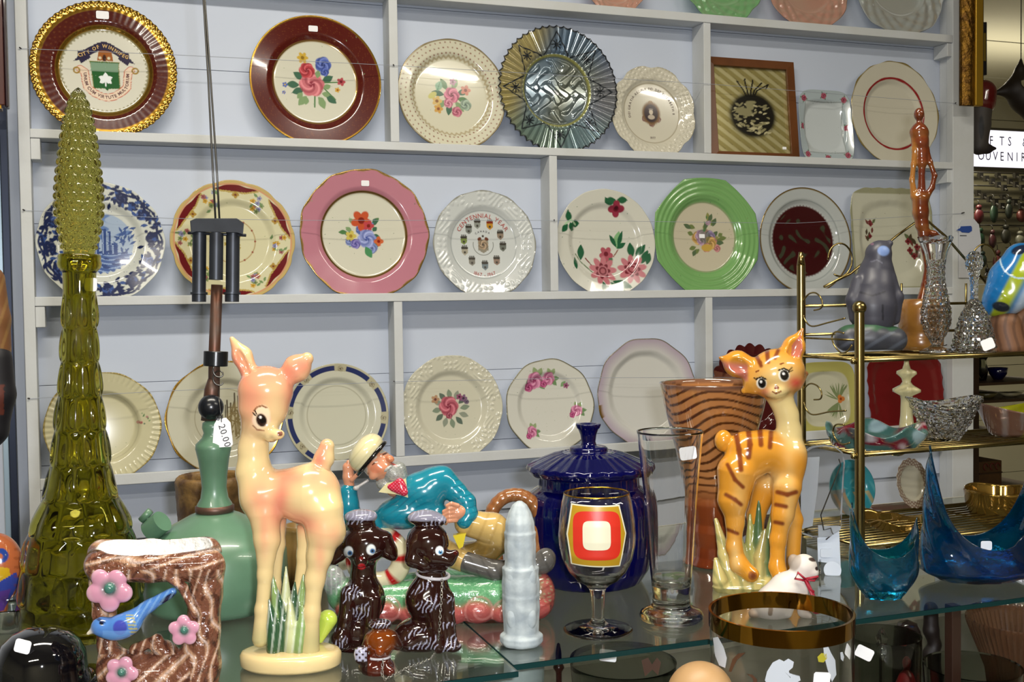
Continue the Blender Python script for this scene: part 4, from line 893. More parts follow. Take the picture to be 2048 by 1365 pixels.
GREYP = pmat('grey_counter_paint', hx('6f6d62'), 0.5, noise=(4, hx('5c5a50'), 0.7)); GREYW_ = pmat('counter_back', hx('a3a194'), 0.6)
def cb(mb, name, mat=GREYP):
    o = mb.build(name, mat, cab, smooth=False, bevel=0.001); o.location = -Vector((0.7, -1.0, 0)); return o
cb(MB().box((-0.78, -1.42, 0.905), (2.35, -0.70, 0.925)), 'inner_shelf')
cb(MB().box((-0.78, -0.70, 0.0), (2.35, -0.685, 1.116)), 'back_panel', GREYW_)
cb(MB().box((-0.78, -0.725, 1.104), (2.35, -0.70, 1.117)), 'back_ledge', GREYW_)
cb(MB().box((-0.78, -1.42, 0.0), (2.35, -1.405, 0.905)), 'front_panel')
for x in (-0.78, 2.335): cb(MB().box((x, -1.405, 0.0), (x+0.015, -0.70, 1.1165)), 'side_panel')
BRK = pmat('dark_brown_wood', hx('2e1c14'), 0.4)
for (px, py) in ((1947, 1232), (330, 1290)):
    q = atz(px, py, 1.117); cb(MB().box((q.x-0.006, q.y-0.006+0.03, 0.925), (q.x+0.006, q.y+0.036, 1.117)), 'support_post', BRK)
# ============================================================ tall green bottle
OLIVE = glassy('olive_glass', hx('b9b452'), 0.02, 1.45)
P = onglass(163, 1262); s = mpx(P)
t = root('genie_decanter', P, 'very tall olive green glass decanter with drip texture and pointed hobnail stopper, far left', 'bottle')
body = [(0, 1268), (60, 1272), (100, 1268), (114, 1255), (119, 1225), (116, 1180), (110, 1130), (103, 1085), (90, 1040), (74, 1005), (63, 970), (56, 930), (51, 890), (46, 845), (41, 800), (37, 755), (34, 710), (32, 660), (31, 610), (31, 560), (32, 545), (40, 536), (42, 528), (40, 520), (41, 513), (38, 508), (31, 510)]
po = prof(P, body); zt = po[-1][1]
def resamp(pts, n):
    cum = [0]
    for a, b in zip(pts[:-1], pts[1:]): cum.append(cum[-1]+math.hypot(b[0]-a[0], b[1]-a[1]))
    out = []
    for i in range(n):
        q = cum[-1]*i/(n-1); j = min(len(pts)-2, max(k for k in range(len(cum)) if cum[k] <= q+1e-12)) if q < cum[-1] else len(pts)-2
        f = (q-cum[j])/max(cum[j+1]-cum[j], 1e-12); out.append((pts[j][0]+(pts[j+1][0]-pts[j][0])*f, pts[j][1]+(pts[j+1][1]-pts[j][1])*f))
    return out
pr_ = resamp(po, 300)
def drip(t_, r, z, i):
    if z < 0.012*1 or z > zat(P, 590)-P.z: return r, z
    row = int(z/0.034); a = t_*11/(2*PI)+(row % 2)*0.5; f = (a % 1)-0.5; g = (z/0.034) % 1
    # drips bulge to their lower end
    b = max(0, 1-(f/0.42)**2)*math.sin(PI*min(1, g*1.05))**0.5*(1.15-0.5*g); return r+s*5.5*b*min(1, (zat(P, 560)-P.z-z)/0.05+0.3), z
inner = [(max(r-s*7, 0.0004), max(z, 0.006)) for r, z in pr_[::-1] if r > s*8]
MB().lathe(pr_+inner+[(0.0004, 0.006)], 132, lambda a, r, z, i: drip(a, r, z, i) if i < 300 else (r, z)).build('bottle', OLIVE, t)
st = [(10, 540), (22, 520), (30, 505), (33, 485), (40, 455), (44, 425), (44, 395), (42, 360), (38, 325), (33, 285), (27, 245), (19, 210), (12, 190), (6, 179), (0.3, 175)]
ps = resamp(prof(P, st), 200); L0 = ps[0][1]
def hob(t_, r, z, i):
    row = int((z-L0)/0.0085); n = 16; a = t_*n/(2*PI)+(row % 2)*0.5; f = (a % 1)-0.5; g = ((z-L0)/0.0085) % 1-0.5; d = 1-(f/0.42)**2-(g/0.42)**2
    return r+(s*4.5*math.sqrt(d)*min(1, r/(s*22)) if d > 0 and z > L0+0.02 else 0), z
MB().lathe(ps, 128, hob).build('stopper', OLIVE, t)
F_ = Fig(P); card('price_sticker', t, F_, rrect(166, 569, 25, 27), -33, label='white square price sticker on the neck')
t.rotation_euler = Matrix.Rotation(math.radians(1.25), 3, Vector((CW.x, CW.y, 0)).normalized()).to_euler()
# ============================================================ green table lantern
P = onglass(434, 1212); F_ = Fig(P); s = F_.s
t = root('gas_lamp', P, 'old green table lamp with grey burner tubes and white hang tag, behind the deer', 'lamp')
LG = pmat('worn_green_enamel', hx('5b8066'), 0.32, 0.0, coat=0.3, noise=(22, hx('4d6650'), 0.5)); DM = pmat('dull_dark_metal', hx('3d4148'), 0.4, 0.55, noise=(30, hx('28292e'), 0.6)); BLK = pmat('black_bakelite', hx('15171c'), 0.25); RUST = pmat('rusty_steel', hx('5e5048'), 0.45, 0.6, noise=(60, hx('6b3a22'), 0.7))
lathe_obj('tank', P, [(0, 1212), (120, 1212), (132, 1206), (139, 1195), (141, 1150), (139, 1105), (130, 1083), (112, 1066), (95, 1054), (70, 1041), (50, 1030), (34, 1024), (0, 1024)], LG, t, 96)
lathe_obj('stem', P, [(33, 1030), (36, 1018), (34, 1008), (27, 996), (24, 975), (26, 950), (30, 920), (35, 897), (34, 888), (22, 876), (18, 866), (21, 856), (20, 846), (14, 842), (0.1, 842)], LG, t, 48)
lathe_obj('stem_foot_ring', P, [(30, 1027), (38, 1022), (38, 1012), (30, 1008)], RUST, t, 40)
MB().tube([F_.p(427, 850), F_.p(429, 700), F_.p(434, 570)], 11.5*s, 16).build('riser_pipe', RUST, t)
MB().tube([F_.p(431, 733), F_.p(432, 703)], 24*s, 28).build('black_collar', BLK, t, bevel=0.0008, angle=40)
MB().tube([F_.p(420, 842), F_.p(424, 780), F_.p(428, 760)], [18*s, 15*s, 12*s], 14).build('valve_body', RUST, t)
MB().ball(F_.p(422, 815, -22), 25*s, n=14).build('valve_knob', BLK, t)
w = []
for k in range(30): a = k/29*PI*3.2; w.append(F_.p(436+10*math.cos(a), 765-k*0.9+10*math.sin(a), -10-k*0.4))
MB().tube(w, 1.6*s, 6).build('wire_loop', STEEL, t)
hexa = [(382, 467), (380, 442), (392, 437), (474, 437), (488, 447), (486, 470), (474, 466), (392, 464)]
P3 = [Vector(F_.p(x, y, -24)) for x, y in hexa]; B3 = [Vector(F_.p(x, y, 24)) for x, y in hexa]; n = 8
MB().add(P3+B3, [tuple(range(n)), tuple(range(15, 7, -1))]+[(i, i+8, (i+1) % 8+8, (i+1) % 8) for i in range(8)]).build('burner_cap', DM, t, smooth=False, bevel=0.0006)
for x, z in ((399, 0), (433, -16), (466, 0), (433, 18)):
    MB().tube([F_.p(x, 466, z), F_.p(x-1, 586 if x != 433 else 560, z)], 13.5*s, 20).build('burner_tube', DM, t, angle=50)
for x in (399, 465): MB().tube([F_.p(x-1, 585), F_.p(x-1, 589), F_.p(x-1, 590), F_.p(x-1, 604)], [17*s, 17*s, 14*s, 14*s], 20).build('tube_flange', DM, t, angle=40)
MB().tube([F_.p(376, 466, -5), F_.p(492, 471, -5)], 3*s, 8).build('cross_rod', DM, t)
for dx in (-4, 4): MB().tube([F_.p(435+dx, 440), F_.p(429+dx, 330), F_.p(419+dx*0.6, 160), F_.p(407+dx*0.3, -20), F_.p(398, -160)], 2.0*s, 8).build('guide_rod', STEEL, t)
MB().tube([F_.p(300, 1063, -60), F_.p(325, 1043, -70)], [22*s, 22*s], 20).build('filler_cap', LG, t, angle=40)
MB().tube([F_.p(309, 1052, -64), F_.p(290, 1032, -68)], 4*s, 8).tube([F_.p(282, 1042, -68), F_.p(301, 1022, -68)], 7*s, 10).build('thumb_screw', LG, t)
tg = card('price_tag', t, F_, [(428, 850), (434, 839), (452, 836), (461, 846), (466, 889), (462, 894), (430, 896), (425, 891)], -40, label='white paper hang tag with price')
mb = MB()
def fr_(sv): q = Vector(F_.p(0, 0)); a = Vector(F_.p(441, 866, -41)); b = Vector(F_.p(447, 886, -41)); up_ = (Vector(F_.p(456, 862, -41))-Vector(F_.p(444, 866, -41))).normalized(); d_ = (b-a).normalized(); return a+d_*sv, d_, up_
lettering(mb, '$ 20.00', 19*s, fr_); mb.build('lettering', INK, tg, smooth=False)
MB().tube([F_.p(436, 782, -20), F_.p(440, 815, -42), F_.p(443, 845, -42)], 0.8*s, 5).build('tag_string', STEEL, t)
# ============================================================ deer figurine
P = onglass(582, 1332); F_ = Fig(P); s = F_.s
cr = hx('dfc68e'); pk = hx('dd836a'); t = root('deer_figurine', P, 'tall cream and pink glazed fawn figurine with upright ears looking back over green grass', 'figurine')
F_.e((531, 782), (55, 50, 50), 0, cr); F_.e((527, 815), (50, 46, 46), 0, cr); F_.c((527, 846, -8), (543, 868, -24), 32, 17, cr); F_.e((556, 870, -38), (13, 12, 10), 10, cr)
# ears
F_.c((506, 760, 8), (484, 712, 4), 17, 19, cr); F_.c((484, 712, 4), (464, 678, 0), 19, 5, cr); F_.e((482, 722, -22), (9, 17, 34), 25, None, carve=True, k=5)
F_.c((566, 762, 8), (594, 737, 6), 17, 27, cr); F_.c((594, 737, 6), (614, 718, 2), 26, 13, cr); F_.e((600, 730, 24), (13, 16, 28), -50, None, carve=True, k=5)
# neck, chest, body
F_.chain([(512, 855, 6, 29), (506, 900, 8, 27), (508, 945, 8, 33), (527, 990, 5, 46)], cr, 16)
F_.chain([(527, 990, 5, 46), (575, 985, 5, 44), (620, 984, 0, 56)], cr, 14); F_.e((618, 992, 0), (62, 52, 60), 0, cr, 14); F_.e((530, 1005, 0), (38, 40, 42), 0, cr, 14)
F_.c((633, 945, 5), (648, 918, 5), 16, 19, cr); F_.c((648, 918, 5), (654, 893, 5), 19, 15, cr)
# legs
F_.chain([(530, 1030, -14, 32), (534, 1080, -16, 25), (530, 1150, -16, 14), (524, 1220, -16, 13), (521, 1278, -16, 17)], cr, 10)
F_.chain([(552, 1030, 26, 22), (556, 1090, 28, 13), (550, 1170, 26, 11), (556, 1275, 24, 13)], cr, 10)
F_.chain([(645, 1020, -16, 42), (650, 1062, -18, 36), (640, 1110, -18, 24), (630, 1160, -18, 18), (624, 1225, -18, 15), (620, 1300, -18, 19)], cr, 12); F_.e((672, 1062, -8), (17, 20, 26), 10, cr, 12)
F_.chain([(622, 1030, 26, 30), (612, 1110, 28, 17), (598, 1180, 26, 11), (604, 1280, 24, 13)], cr, 10)
def pd(p):
    g = lambda x, y, a, b, an=0, op=0.8: p.m(op*np.exp(-(((p.u-x)*math.cos(an)+(p.v-y)*math.sin(an))/a)**2-((-(p.u-x)*math.sin(an)+(p.v-y)*math.cos(an))/b)**2), pk)
    g(500, 800, 40, 60, 0, 0.75); g(535, 745, 55, 32, 0, 0.85); g(585, 790, 22, 50, 0, 0.8); g(575, 745, 24, 26, 0, .7); g(474, 725, 16, 55, -.4, 0.9); g(603, 728, 28, 20, 0.6, 0.9)
    g(560, 1000, 20, 70, 0.2, 0.9); g(520, 995, 26, 40, 0, 0.7); g(640, 915, 14, 46, 0.3, 0.95); g(585, 955, 40, 18, 0, 0.75); g(604, 1045, 52, 22, 0.35, 0.8); g(655, 960, 34, 24, 0, 0.5); g(528, 1060, 10, 50, 0, .5); g(640, 1110, 12, 40, 0, 0.5); g(668, 1070, 16, 26, 0, .4)
    p.ell(490, 700, 6, 30, -0.45, hx('e8cf9a'), 0.6)
    gd = hx('6e6a3a'); p.m(sm(1225, 1290, p.v)*0.55, hx('8a9060'))
    # face: the eye looks down to the right
    p.ell(523, 840, 19, 15, 0.0, hx('eeb8a0'), 0.8); p.ell(523, 835, 17, 24, 0.25, hx('f0dcb8'), 0.7)
    p.line([(508, 822), (514, 815), (524, 812), (533, 816)], 2.2, hx('8a5a3a')); p.line([(506, 852), (514, 860), (528, 862)], 1.8, hx('9a6a4a'))
    p.ell(523, 841, 10.5, 13.5, -0.35, hx('2a1712')); p.disc(525, 841, 6.5, hx('0c0a0a')); p.disc(521, 835, 2.6, hx('f5efe6')); p.line([(511, 832), (506, 826)], 1.8, hx('2a1712')); p.line([(513, 829), (510, 822)], 1.8, hx('2a1712'))
    p.ell(560, 868, 5.5, 5.5, 0, hx('7a4a3a')); p.line([(540, 884), (548, 886), (556, 881)], 2.0, hx('9a5a40'))
F_.mesh('body', t, h=1.9, k=9, paint=pd)
# grass blades
gr_ = Fig(P); G1, G2, G3 = hx('2f5236'), hx('86a060'), hx('c8cc9a')
for (x0, x1, y1, z, r, c) in ((560, 545, 1150, -6, 13, G2), (566, 572, 1135, 0, 13, G3), (575, 590, 1165, -10, 13, G1), (590, 607, 1150, 2, 14, G2), (600, 640, 1190, 0, 12, G1), (548, 538, 1200, -20, 12, G1), (583, 578, 1195, -22, 10, G3), (612, 622, 1180, 14, 13, G1), (570, 556, 1180, -14, 9, G1), (598, 604, 1205, -24, 10, G2)):
    r *= 1.25; gr_.c((x0, 1300, z), ((x0+x1)/2+3, (1305+y1)/2, z), r, r*0.85, c, 3); gr_.c(((x0+x1)/2+3, (1305+y1)/2, z), (x1, y1, z), r*0.85, 2, c, 3)
def pg(p): p.m(sm(0.3, 0.9, np.sin(p.u*0.45+p.v*0.05))*0.45, hx('dfe6d8')); p.m(sm(1270, 1310, p.v)*0.4, hx('3a4a28'))
gr_.mesh('grass', t, h=2.4, k=3, paint=pg)
lf = Fig(P); lf.c((640, 1280, 30), (655, 1240, 34), 8, 20, hx('b8cc50'), 4); lf.mesh('leaf', t, h=3, k=4)
bm_ = MB(); rx, ry = 101*s, 62*s; h_ = 34*s; pts = []
Rz = Matrix.Rotation(-YAW, 4, 'Z')
bm_.lathe([(0.001, 0), (0.94, 0), (1.0, 0.18), (1.0, 0.75), (0.95, 0.95), (0.86, 1.0), (0.5, 1.03), (0.001, 1.05)], 72, lambda a, r, z, i: (r, z*h_), color=cr, M=Rz @ Matrix.Diagonal((rx, ry, 1, 1)))
bm_.build('base', GLAZE, t)
# ============================================================ tree trunk planter with bird
P = atz(310, 1408, ZG+0.0002); F_ = Fig(P); s = F_.s
br, dk, lt = hx('6e4432'), hx('3c1e16'), hx('b89070')
t = root('stump_planter', P, 'brown bark textured ceramic planter with open centre, blue bird and pink blossoms', 'planter')
F_.chain([(202, 1136, -10, 29), (300, 1136, -14, 29), (414, 1132, -10, 31)], br, 8); F_.chain([(204, 1108, 50, 29), (300, 1108, 54, 29), (412, 1104, 50, 30)], br, 12); F_.chain([(198, 1124, 20, 28), (198, 1130, -4, 28)], br, 8); F_.chain([(416, 1122, 20, 29), (418, 1128, -4, 29)], br, 8); F_.chain([(410, 1110, 40, 30), (405, 1260, 40, 32), (396, 1400, 40, 40)], br, 12); F_.chain([(210, 1130, 40, 24), (215, 1290, 40, 18), (240, 1400, 40, 36)], br, 12); F_.chain([(240, 1385, 40, 36), (380, 1385, 40, 36)], br, 12); F_.chain([(415, 1140, 0, 34), (412, 1190, 0, 31), (405, 1260, 0, 34), (398, 1330, 0, 42), (390, 1400, 0, 44)], br, 10)
F_.chain([(200, 1130, 0, 28), (196, 1170, 4, 16), (200, 1230, 6, 14), (214, 1290, 4, 18), (230, 1330, 0, 34), (240, 1400, 0, 40)], br, 8); F_.chain([(240, 1345, 0, 42), (300, 1352, 0, 48), (380, 1345, 0, 46)], br, 10); F_.chain([(260, 1400, 0, 40), (380, 1400, 0, 40)], br)
F_.e((330, 1300, -10), (32, 26, 18), -30, br, 6); F_.chain([(270, 1300, -14, 12), (315, 1278, -18, 9), (345, 1330, -26, 10)], br, 5); F_.chain([(330, 1150, -34, 8), (366, 1176, -34, 9), (392, 1230, -38, 8)], br, 5)
F_.e((308, 1092, 20), (114, 46, 40), 0, None, 3, carve=True)
def pb(p):
    u, v = p.u, p.v; hz_ = (v < 1140)*1.0+((v > 1310)*(u < 380))*0.6; u2 = u*(1-hz_*0.8)+v*hz_*0.9; v2 = v*(1-hz_*0.8)+u*hz_*0.5; n = np.sin(u2*0.17+2.2*np.sin(v2*0.055)+1.7*np.sin(u2*0.06-v2*0.04))*np.sin(v2*0.07+2.4*np.sin(u2*0.09+1)+1.0*np.sin(u2*0.05+v2*0.13)); n2 = np.sin(u2*0.24+2.6*np.sin(v2*0.028+u2*0.03)+1.3*np.sin(u2*0.08+v2*0.07)); n3 = np.sin(u*0.55+2*np.sin(v*0.4))*np.sin(v*0.6+2*np.sin(u*0.35)); n = n+0.5*n3*(n2 > 0)
    p.m(sm(0.1, 0.8, n2)*0.75, lt); p.m(sm(0.25, 0.75, n)*0.8, dk); p.m(sm(-0.9, -0.5, -n2)*0.0, dk); p.m(sm(0.85, 1.0, n2)*0.6, hx('cdb8ae'))
    # white glaze of the pocket
    x, z = p.u, p.v; Pl = np.array(F_.p(308, 1092, 20)); w_ = np.array((CW.x, CW.y, 0)); w_ /= np.linalg.norm(w_); d_ = p.V-Pl; dx_ = d_@np.array((w_[1], -w_[0], 0)); dy_ = d_@w_; dz_ = d_[:, 2]; ss = F_.s; q_ = np.sqrt((dx_/(114*ss))**2+(dy_/(46*ss))**2+(dz_/(40*ss))**2); p.m((1-sm(1.0, 1.06, q_)), hx('dfddd8'))
F_.mesh('trunk', t, mat=pmat('bark_glaze', rough=0.13, coat=0.8, attr=True, bump=(110, 1.0), bumpd=0.006), h=2.1, k=9, paint=pb)
def blossom(F, parent, x, y, z, r, a0=0.3, name='blossom', ctr=hx('3f6a5e')):
    g = Fig(F.P, F.d); pk_ = hx('c48a9e')
    for k in range(5):
        a = a0+k*2*PI/5; g.e((x+r*0.55*math.cos(a), y+r*0.55*math.sin(a), z), (r*0.48, r*0.24, r*0.44), -math.degrees(a), pk_, 3)
    g.e((x, y, z-r*0.25), (r*0.24, r*0.22, r*0.24), 0, ctr, 2)
    def q(p): d = np.hypot(p.u-x, p.v-y)/r; p.m((1-sm(0.15, 0.55, d))*0.8, ctr); p.m(sm(0.75, 1.0, d)*0.5, hx('ddb4c0'))
    return g.mesh(name, parent, h=1.8, k=3, paint=q)
blossom(F_, t, 219, 1178, -34, 46); blossom(F_, t, 368, 1262, -40, 31, 0.9); blossom(F_, t, 243, 1346, -50, 33, 0.1)
g = Fig(P, F_.d); bl = hx('4a78b8')
g.e((204, 1254, -42), (21, 18, 19), 0, bl, 8); g.e((243, 1254, -42), (42, 22, 25), 18, bl, 10); g.chain([(262, 1240, -38, 18), (300, 1212, -34, 11), (338, 1190, -32, 9)], bl, 8); g.chain([(285, 1214, -36, 7), (345, 1184, -34, 8)], bl, 5); g.c((188, 1260, -46), (176, 1268, -50), 7, 3, hx('c8bca0'), 3)
def pbird(p):
    p.ell(203, 1247, 4.5, 4.5, 0, hx('0c1020')); p.ell(240, 1256, 14, 15, 0.2, hx('3a3a98'), 0.9); p.m((p.u > 252)*(p.u < 280)*(np.abs(p.u-264-0.25*(p.v-1250)) < 9)*(np.abs(p.v-1254) < 24)*(np.sin(p.v*0.9) > -0.2)*0.8, hx('a8a050'))
    p.ell(335, 1197, 18, 5, -0.6, hx('14183a')); p.m((np.sin((p.u+p.v*0.6)*0.5) > 0.4)*(p.u > 268)*0.4, hx('8ab0d0')); p.m((p.v > 1262)*(p.u > 205)*(p.u < 262)*0.5, hx('6a9ad0')); p.ell(198, 1240, 15, 3, 0.5, hx('1c2a50'), 0.8)
g.mesh('bird', t, h=1.6, k=6, paint=pbird)
# ============================================================ black hat-shaped dish
P = atz(85, 1392, ZG+0.0002); s = mpx(P)
t = root('hat_dish', P, 'shiny black glass hat lying at the lower left corner with a white sticker', 'ornament')
BG = pmat('black_glass', hx('08080c'), 0.05, coat=1.0)
MB().lathe(prof(P, [(0, 1392), (92, 1392), (96, 1384), (98, 1368), (88, 1352), (86, 1335), (84, 1312), (72, 1286), (52, 1268), (28, 1258), (0, 1256)]), 72, lambda a, r, z, i: (r*(1+0.015*math.sin(3*a)), z)).build('crown', BG, t)
MB().lathe(prof(P, [(90, 1392), (104, 1386), (113, 1370), (106, 1362), (92, 1372), (88, 1386)]), 72, lambda a, r, z, i: (r, z+(0.006*math.cos(2*a) if 0 < i < 4 else 0)), close=True).build('brim', BG, t)
card('price_sticker', t, Fig(P), rrect(45, 1294, 32, 27, 14), -78, label='small white square sticker')
# ============================================================ painted shell at the left edge
P = atz(-5, 1255, ZG+0.0002); F_ = Fig(P); s = F_.s
t = root('painted_vase', P, 'orange shell-like ornament with blue and yellow paint, cut by the left edge', 'ornament')
F_.e((-8, 1138, 0), (54, 44, 72), 0, hx('b06038'), 8); F_.e((-30, 1215, 0), (44, 40, 40), 0, hx('a05a38'), 8)
def po_(p):
    p.disc(2, 1112, 15, hx('24408a')); p.disc(0, 1114, 6, hx('b06038')); p.poly([(-20, 1130), (18, 1138), (22, 1158), (-20, 1168)], hx('c8a020')); p.poly([(-20, 1175), (32, 1145), (40, 1165), (10, 1215), (-20, 1218)], hx('35459a')); p.poly([(-20, 1190), (22, 1178), (8, 1222), (-20, 1225)], hx('5a3a8a')); p.m((np.sin(p.v*0.35) > 0.6)*(p.u > 28)*0.4, hx('7a3a20'))
F_.mesh('body', t, h=2.2, k=8, paint=po_)
# small glass dish behind the hat and a dark carved head at the left edge
P = atz(18, 1262, ZG+0.0002)
t = root('glass_dish', P, 'small cloudy glass dish between the orange ornament and the black hat', 'dish')
MB().lathe(prof(P, [(0, 1262), (28, 1262), (34, 1250), (42, 1215), (45, 1212), (38, 1220), (28, 1250), (0, 1254)]), 40).build('bowl', glassy('cloudy_glass', hx('9aa49a'), 0.1), t)
# ============================================================ poodle pair, puppy and chain
PB = pmat('brown_lustre_glaze', rough=0.10, coat=1.0, attr=True)
pb_, wv = hx('230c0a'), hx('a2a2b6')
def curls(p, mask, f=0.42, ph=0.0): f = f*1.45; n = np.sin(p.u*f+p.v*0.25+1.3*np.sin(p.v*f*0.30+ph)+0.9*np.sin(p.u*f*0.4-p.v*f*0.2)); b = sm(-0.6, 0.0, np.sin(p.v*0.13+p.u*0.06+ph)); p.m(mask*b*sm(0.45, 0.8, n)*0.9, wv)
P = onglass(722, 1292); F_ = Fig(P); t = root('poodle_figurine', P, 'glossy dark brown ceramic poodle looking forward with two blue eyes and red mouth', 'figurine', group='chained poodle family')
F_.e((730, 1088), (47, 40, 40), 0, pb_); F_.c((726, 1108, -20), (722, 1122, -34), 24, 14, pb_); F_.e((722, 1034, 0), (33, 28, 15), 0, pb_, 5); F_.e((722, 1050, 0), (30, 26, 14), 0, pb_, 5)
F_.chain([(690, 1092, 0, 16), (680, 1110, 0, 12), (668, 1121, -4, 10)], pb_, 6); F_.chain([(768, 1080, 0, 18), (780, 1105, 0, 15), (786, 1114, -2, 9)], pb_, 6)
F_.chain([(728, 1120, 8, 26), (726, 1155, 8, 24), (728, 1195, 4, 40)], pb_, 10); F_.e((728, 1200, 0), (42, 38, 48), 0, pb_, 10); F_.e((718, 1262, 4), (50, 44, 42), 0, pb_, 10)
F_.chain([(700, 1190, -22, 20), (692, 1240, -32, 15), (682, 1285, -36, 16)], pb_, 8); F_.chain([(745, 1200, -24, 18), (742, 1250, -30, 15), (738, 1292, -34, 15)], pb_, 8); F_.e((682, 1278, -38), (20, 18, 22), 0, pb_, 6); F_.e((742, 1300, -40), (22, 18, 13), 0, pb_, 6); F_.e((718, 1296, 5), (52, 44, 16), 0, pb_, 6)
def pp1(p):
    curls(p, (p.v < 1050)*1.0, 0.5); curls(p, poly_in(p.u, p.v, [(686, 1165), (700, 1160), (742, 1200), (735, 1240), (715, 1240), (684, 1205)]), 0.55); curls(p, (((p.u-675)/20)**2+((p.v-1278)/22)**2 < 1)*1.0, 0.6); p.m((p.v < 1042)*(p.v < 1046)*0.55, wv)
    for x, y in ((697, 1104), (742, 1100)): p.ell(x, y, 9, 10.5, 0.2, hx('d8dcda')); p.disc(x+3, y+3, 5, hx('3a6a9a')); p.disc(x+3, y+3, 2.5, hx('0a0a14'))
    p.ell(723, 1134, 8, 6, 0, hx('a01820')); p.disc(722, 1118, 4, hx('5a1010'))
F_.mesh('body', t, PB, h=1.7, k=7, paint=pp1)
P = onglass(855, 1296); F_ = Fig(P); t = root('poodle_figurine', P, 'glossy dark brown ceramic poodle facing right with white collar and a chain', 'figurine', group='chained poodle family')
F_.e((855, 1086), (43, 38, 42), 0, pb_); F_.chain([(872, 1112, -18, 24), (896, 1118, -22, 15), (910, 1108, -22, 8)], pb_, 8); F_.chain([(830, 1090, -14, 16), (826, 1120, -18, 15), (848, 1130, -20, 12)], pb_, 6); F_.chain([(848, 1130, -16, 14), (885, 1132, -16, 12)], pb_, 6)
F_.e((850, 1036, 0), (35, 28, 16), 0, pb_, 5); F_.e((880, 1040, -6), (14, 14, 10), -20, pb_, 4)
F_.chain([(860, 1130, 6, 26), (864, 1160, 6, 28), (858, 1195, 4, 44)], pb_, 10); F_.e((858, 1200, 0), (46, 38, 50), 0, pb_, 10); F_.e((845, 1270, 4), (58, 46, 36), 0, pb_, 10); F_.chain([(890, 1200, -14, 20), (896, 1245, -20, 14), (900, 1285, -24, 15)], pb_, 8); F_.e((905, 1294, -28), (18, 16, 11), 0, pb_, 5); F_.chain([(865, 1210, -26, 18), (872, 1255, -30, 13), (878, 1294, -34, 14)], pb_, 8); F_.e((818, 1285, -16), (30, 28, 20), 0, pb_, 6)
def pp2(p):
    curls(p, (p.v < 1052)*1.0, 0.5, 1); p.m((p.v < 1043)*0.55, wv); curls(p, poly_in(p.u, p.v, [(828, 1180), (850, 1160), (875, 1175), (880, 1225), (840, 1228), (818, 1195)]), 0.5); curls(p, poly_in(p.u, p.v, [(895, 1190), (915, 1200), (908, 1230), (893, 1225)]), 0.6); curls(p, poly_in(p.u, p.v, [(815, 1262), (870, 1255), (880, 1300), (800, 1300)]), 0.5, 2); curls(p, ((p.u > 885)*(p.v > 1245)).astype(float), 0.5)
    p.ell(879, 1102, 8, 9, 0.2, hx('d8dcda')); p.disc(881, 1105, 4.5, hx('3a7aa8')); p.disc(881, 1105, 2.2, hx('0a0a14')); p.disc(912, 1106, 5, hx('3a0a0a'))
F_.mesh('body', t, PB, h=1.7, k=7, paint=pp2)
cl = []
for k in range(40): a = k*2*PI/40; cl.append(F_.p(866+32*math.cos(a), 1150+9*math.sin(a)+3*math.cos(a), 6-30*math.sin(a)))
MB().tube(cl, 3.5*F_.s, 8, closed=True).build('collar', pmat('white_vinyl', hx('b8b4b8'), 0.4), t)
P2 = onglass(752, 1345); G_ = Fig(P2); t2 = root('puppy_figurine', P2, 'small amber and dark brown ceramic poodle puppy lying in front of the two poodles', 'figurine', group='chained poodle family')
am = hx('6a3008')
G_.e((762, 1283), (31, 28, 30), 0, am); G_.e((760, 1249, 0), (24, 20, 10), 0, pb_, 4); G_.chain([(738, 1275, 0, 9), (730, 1295, -6, 8)], pb_, 5); G_.chain([(786, 1275, 0, 12), (796, 1292, -4, 10)], pb_, 5); G_.c((762, 1296, -14), (760, 1304, -24), 15, 10, am, 6)
G_.chain([(760, 1310, 2, 20), (755, 1332, 2, 27)], pb_, 8); G_.e((752, 1334, 2), (36, 30, 20), 0, pb_, 8); G_.chain([(735, 1325, -10, 13), (722, 1318, -20, 12)], pb_, 5); G_.e((722, 1308, -18), (14, 12, 15), 0, pb_, 4); G_.chain([(768, 1336, -12, 12), (780, 1345, -22, 10)], pb_, 4)
def pp3(p):
    curls(p, (p.v < 1258)*1.0, 0.6); p.m(((p.u < 734)*(p.v < 1324)*(p.v > 1296)).astype(float)*sm(-0.4, 0.2, np.sin(p.u*.5)*np.sin(p.v*.5)+.3), wv); p.m((p.v > 1300)*(p.u > 735)*0.25, hx('7a2a14'))
G_.mesh('body', t2, PB, h=1.6, k=6, paint=pp3)
cl = []
for k in range(30): a = k*2*PI/30; cl.append(G_.p(756+24*math.cos(a), 1313+7*math.sin(a), 2-24*math.sin(a)))
MB().tube(cl, 2.5*G_.s, 6, closed=True).build('collar', pmat('white_vinyl', hx('b8b4b8'), 0.4), t2)
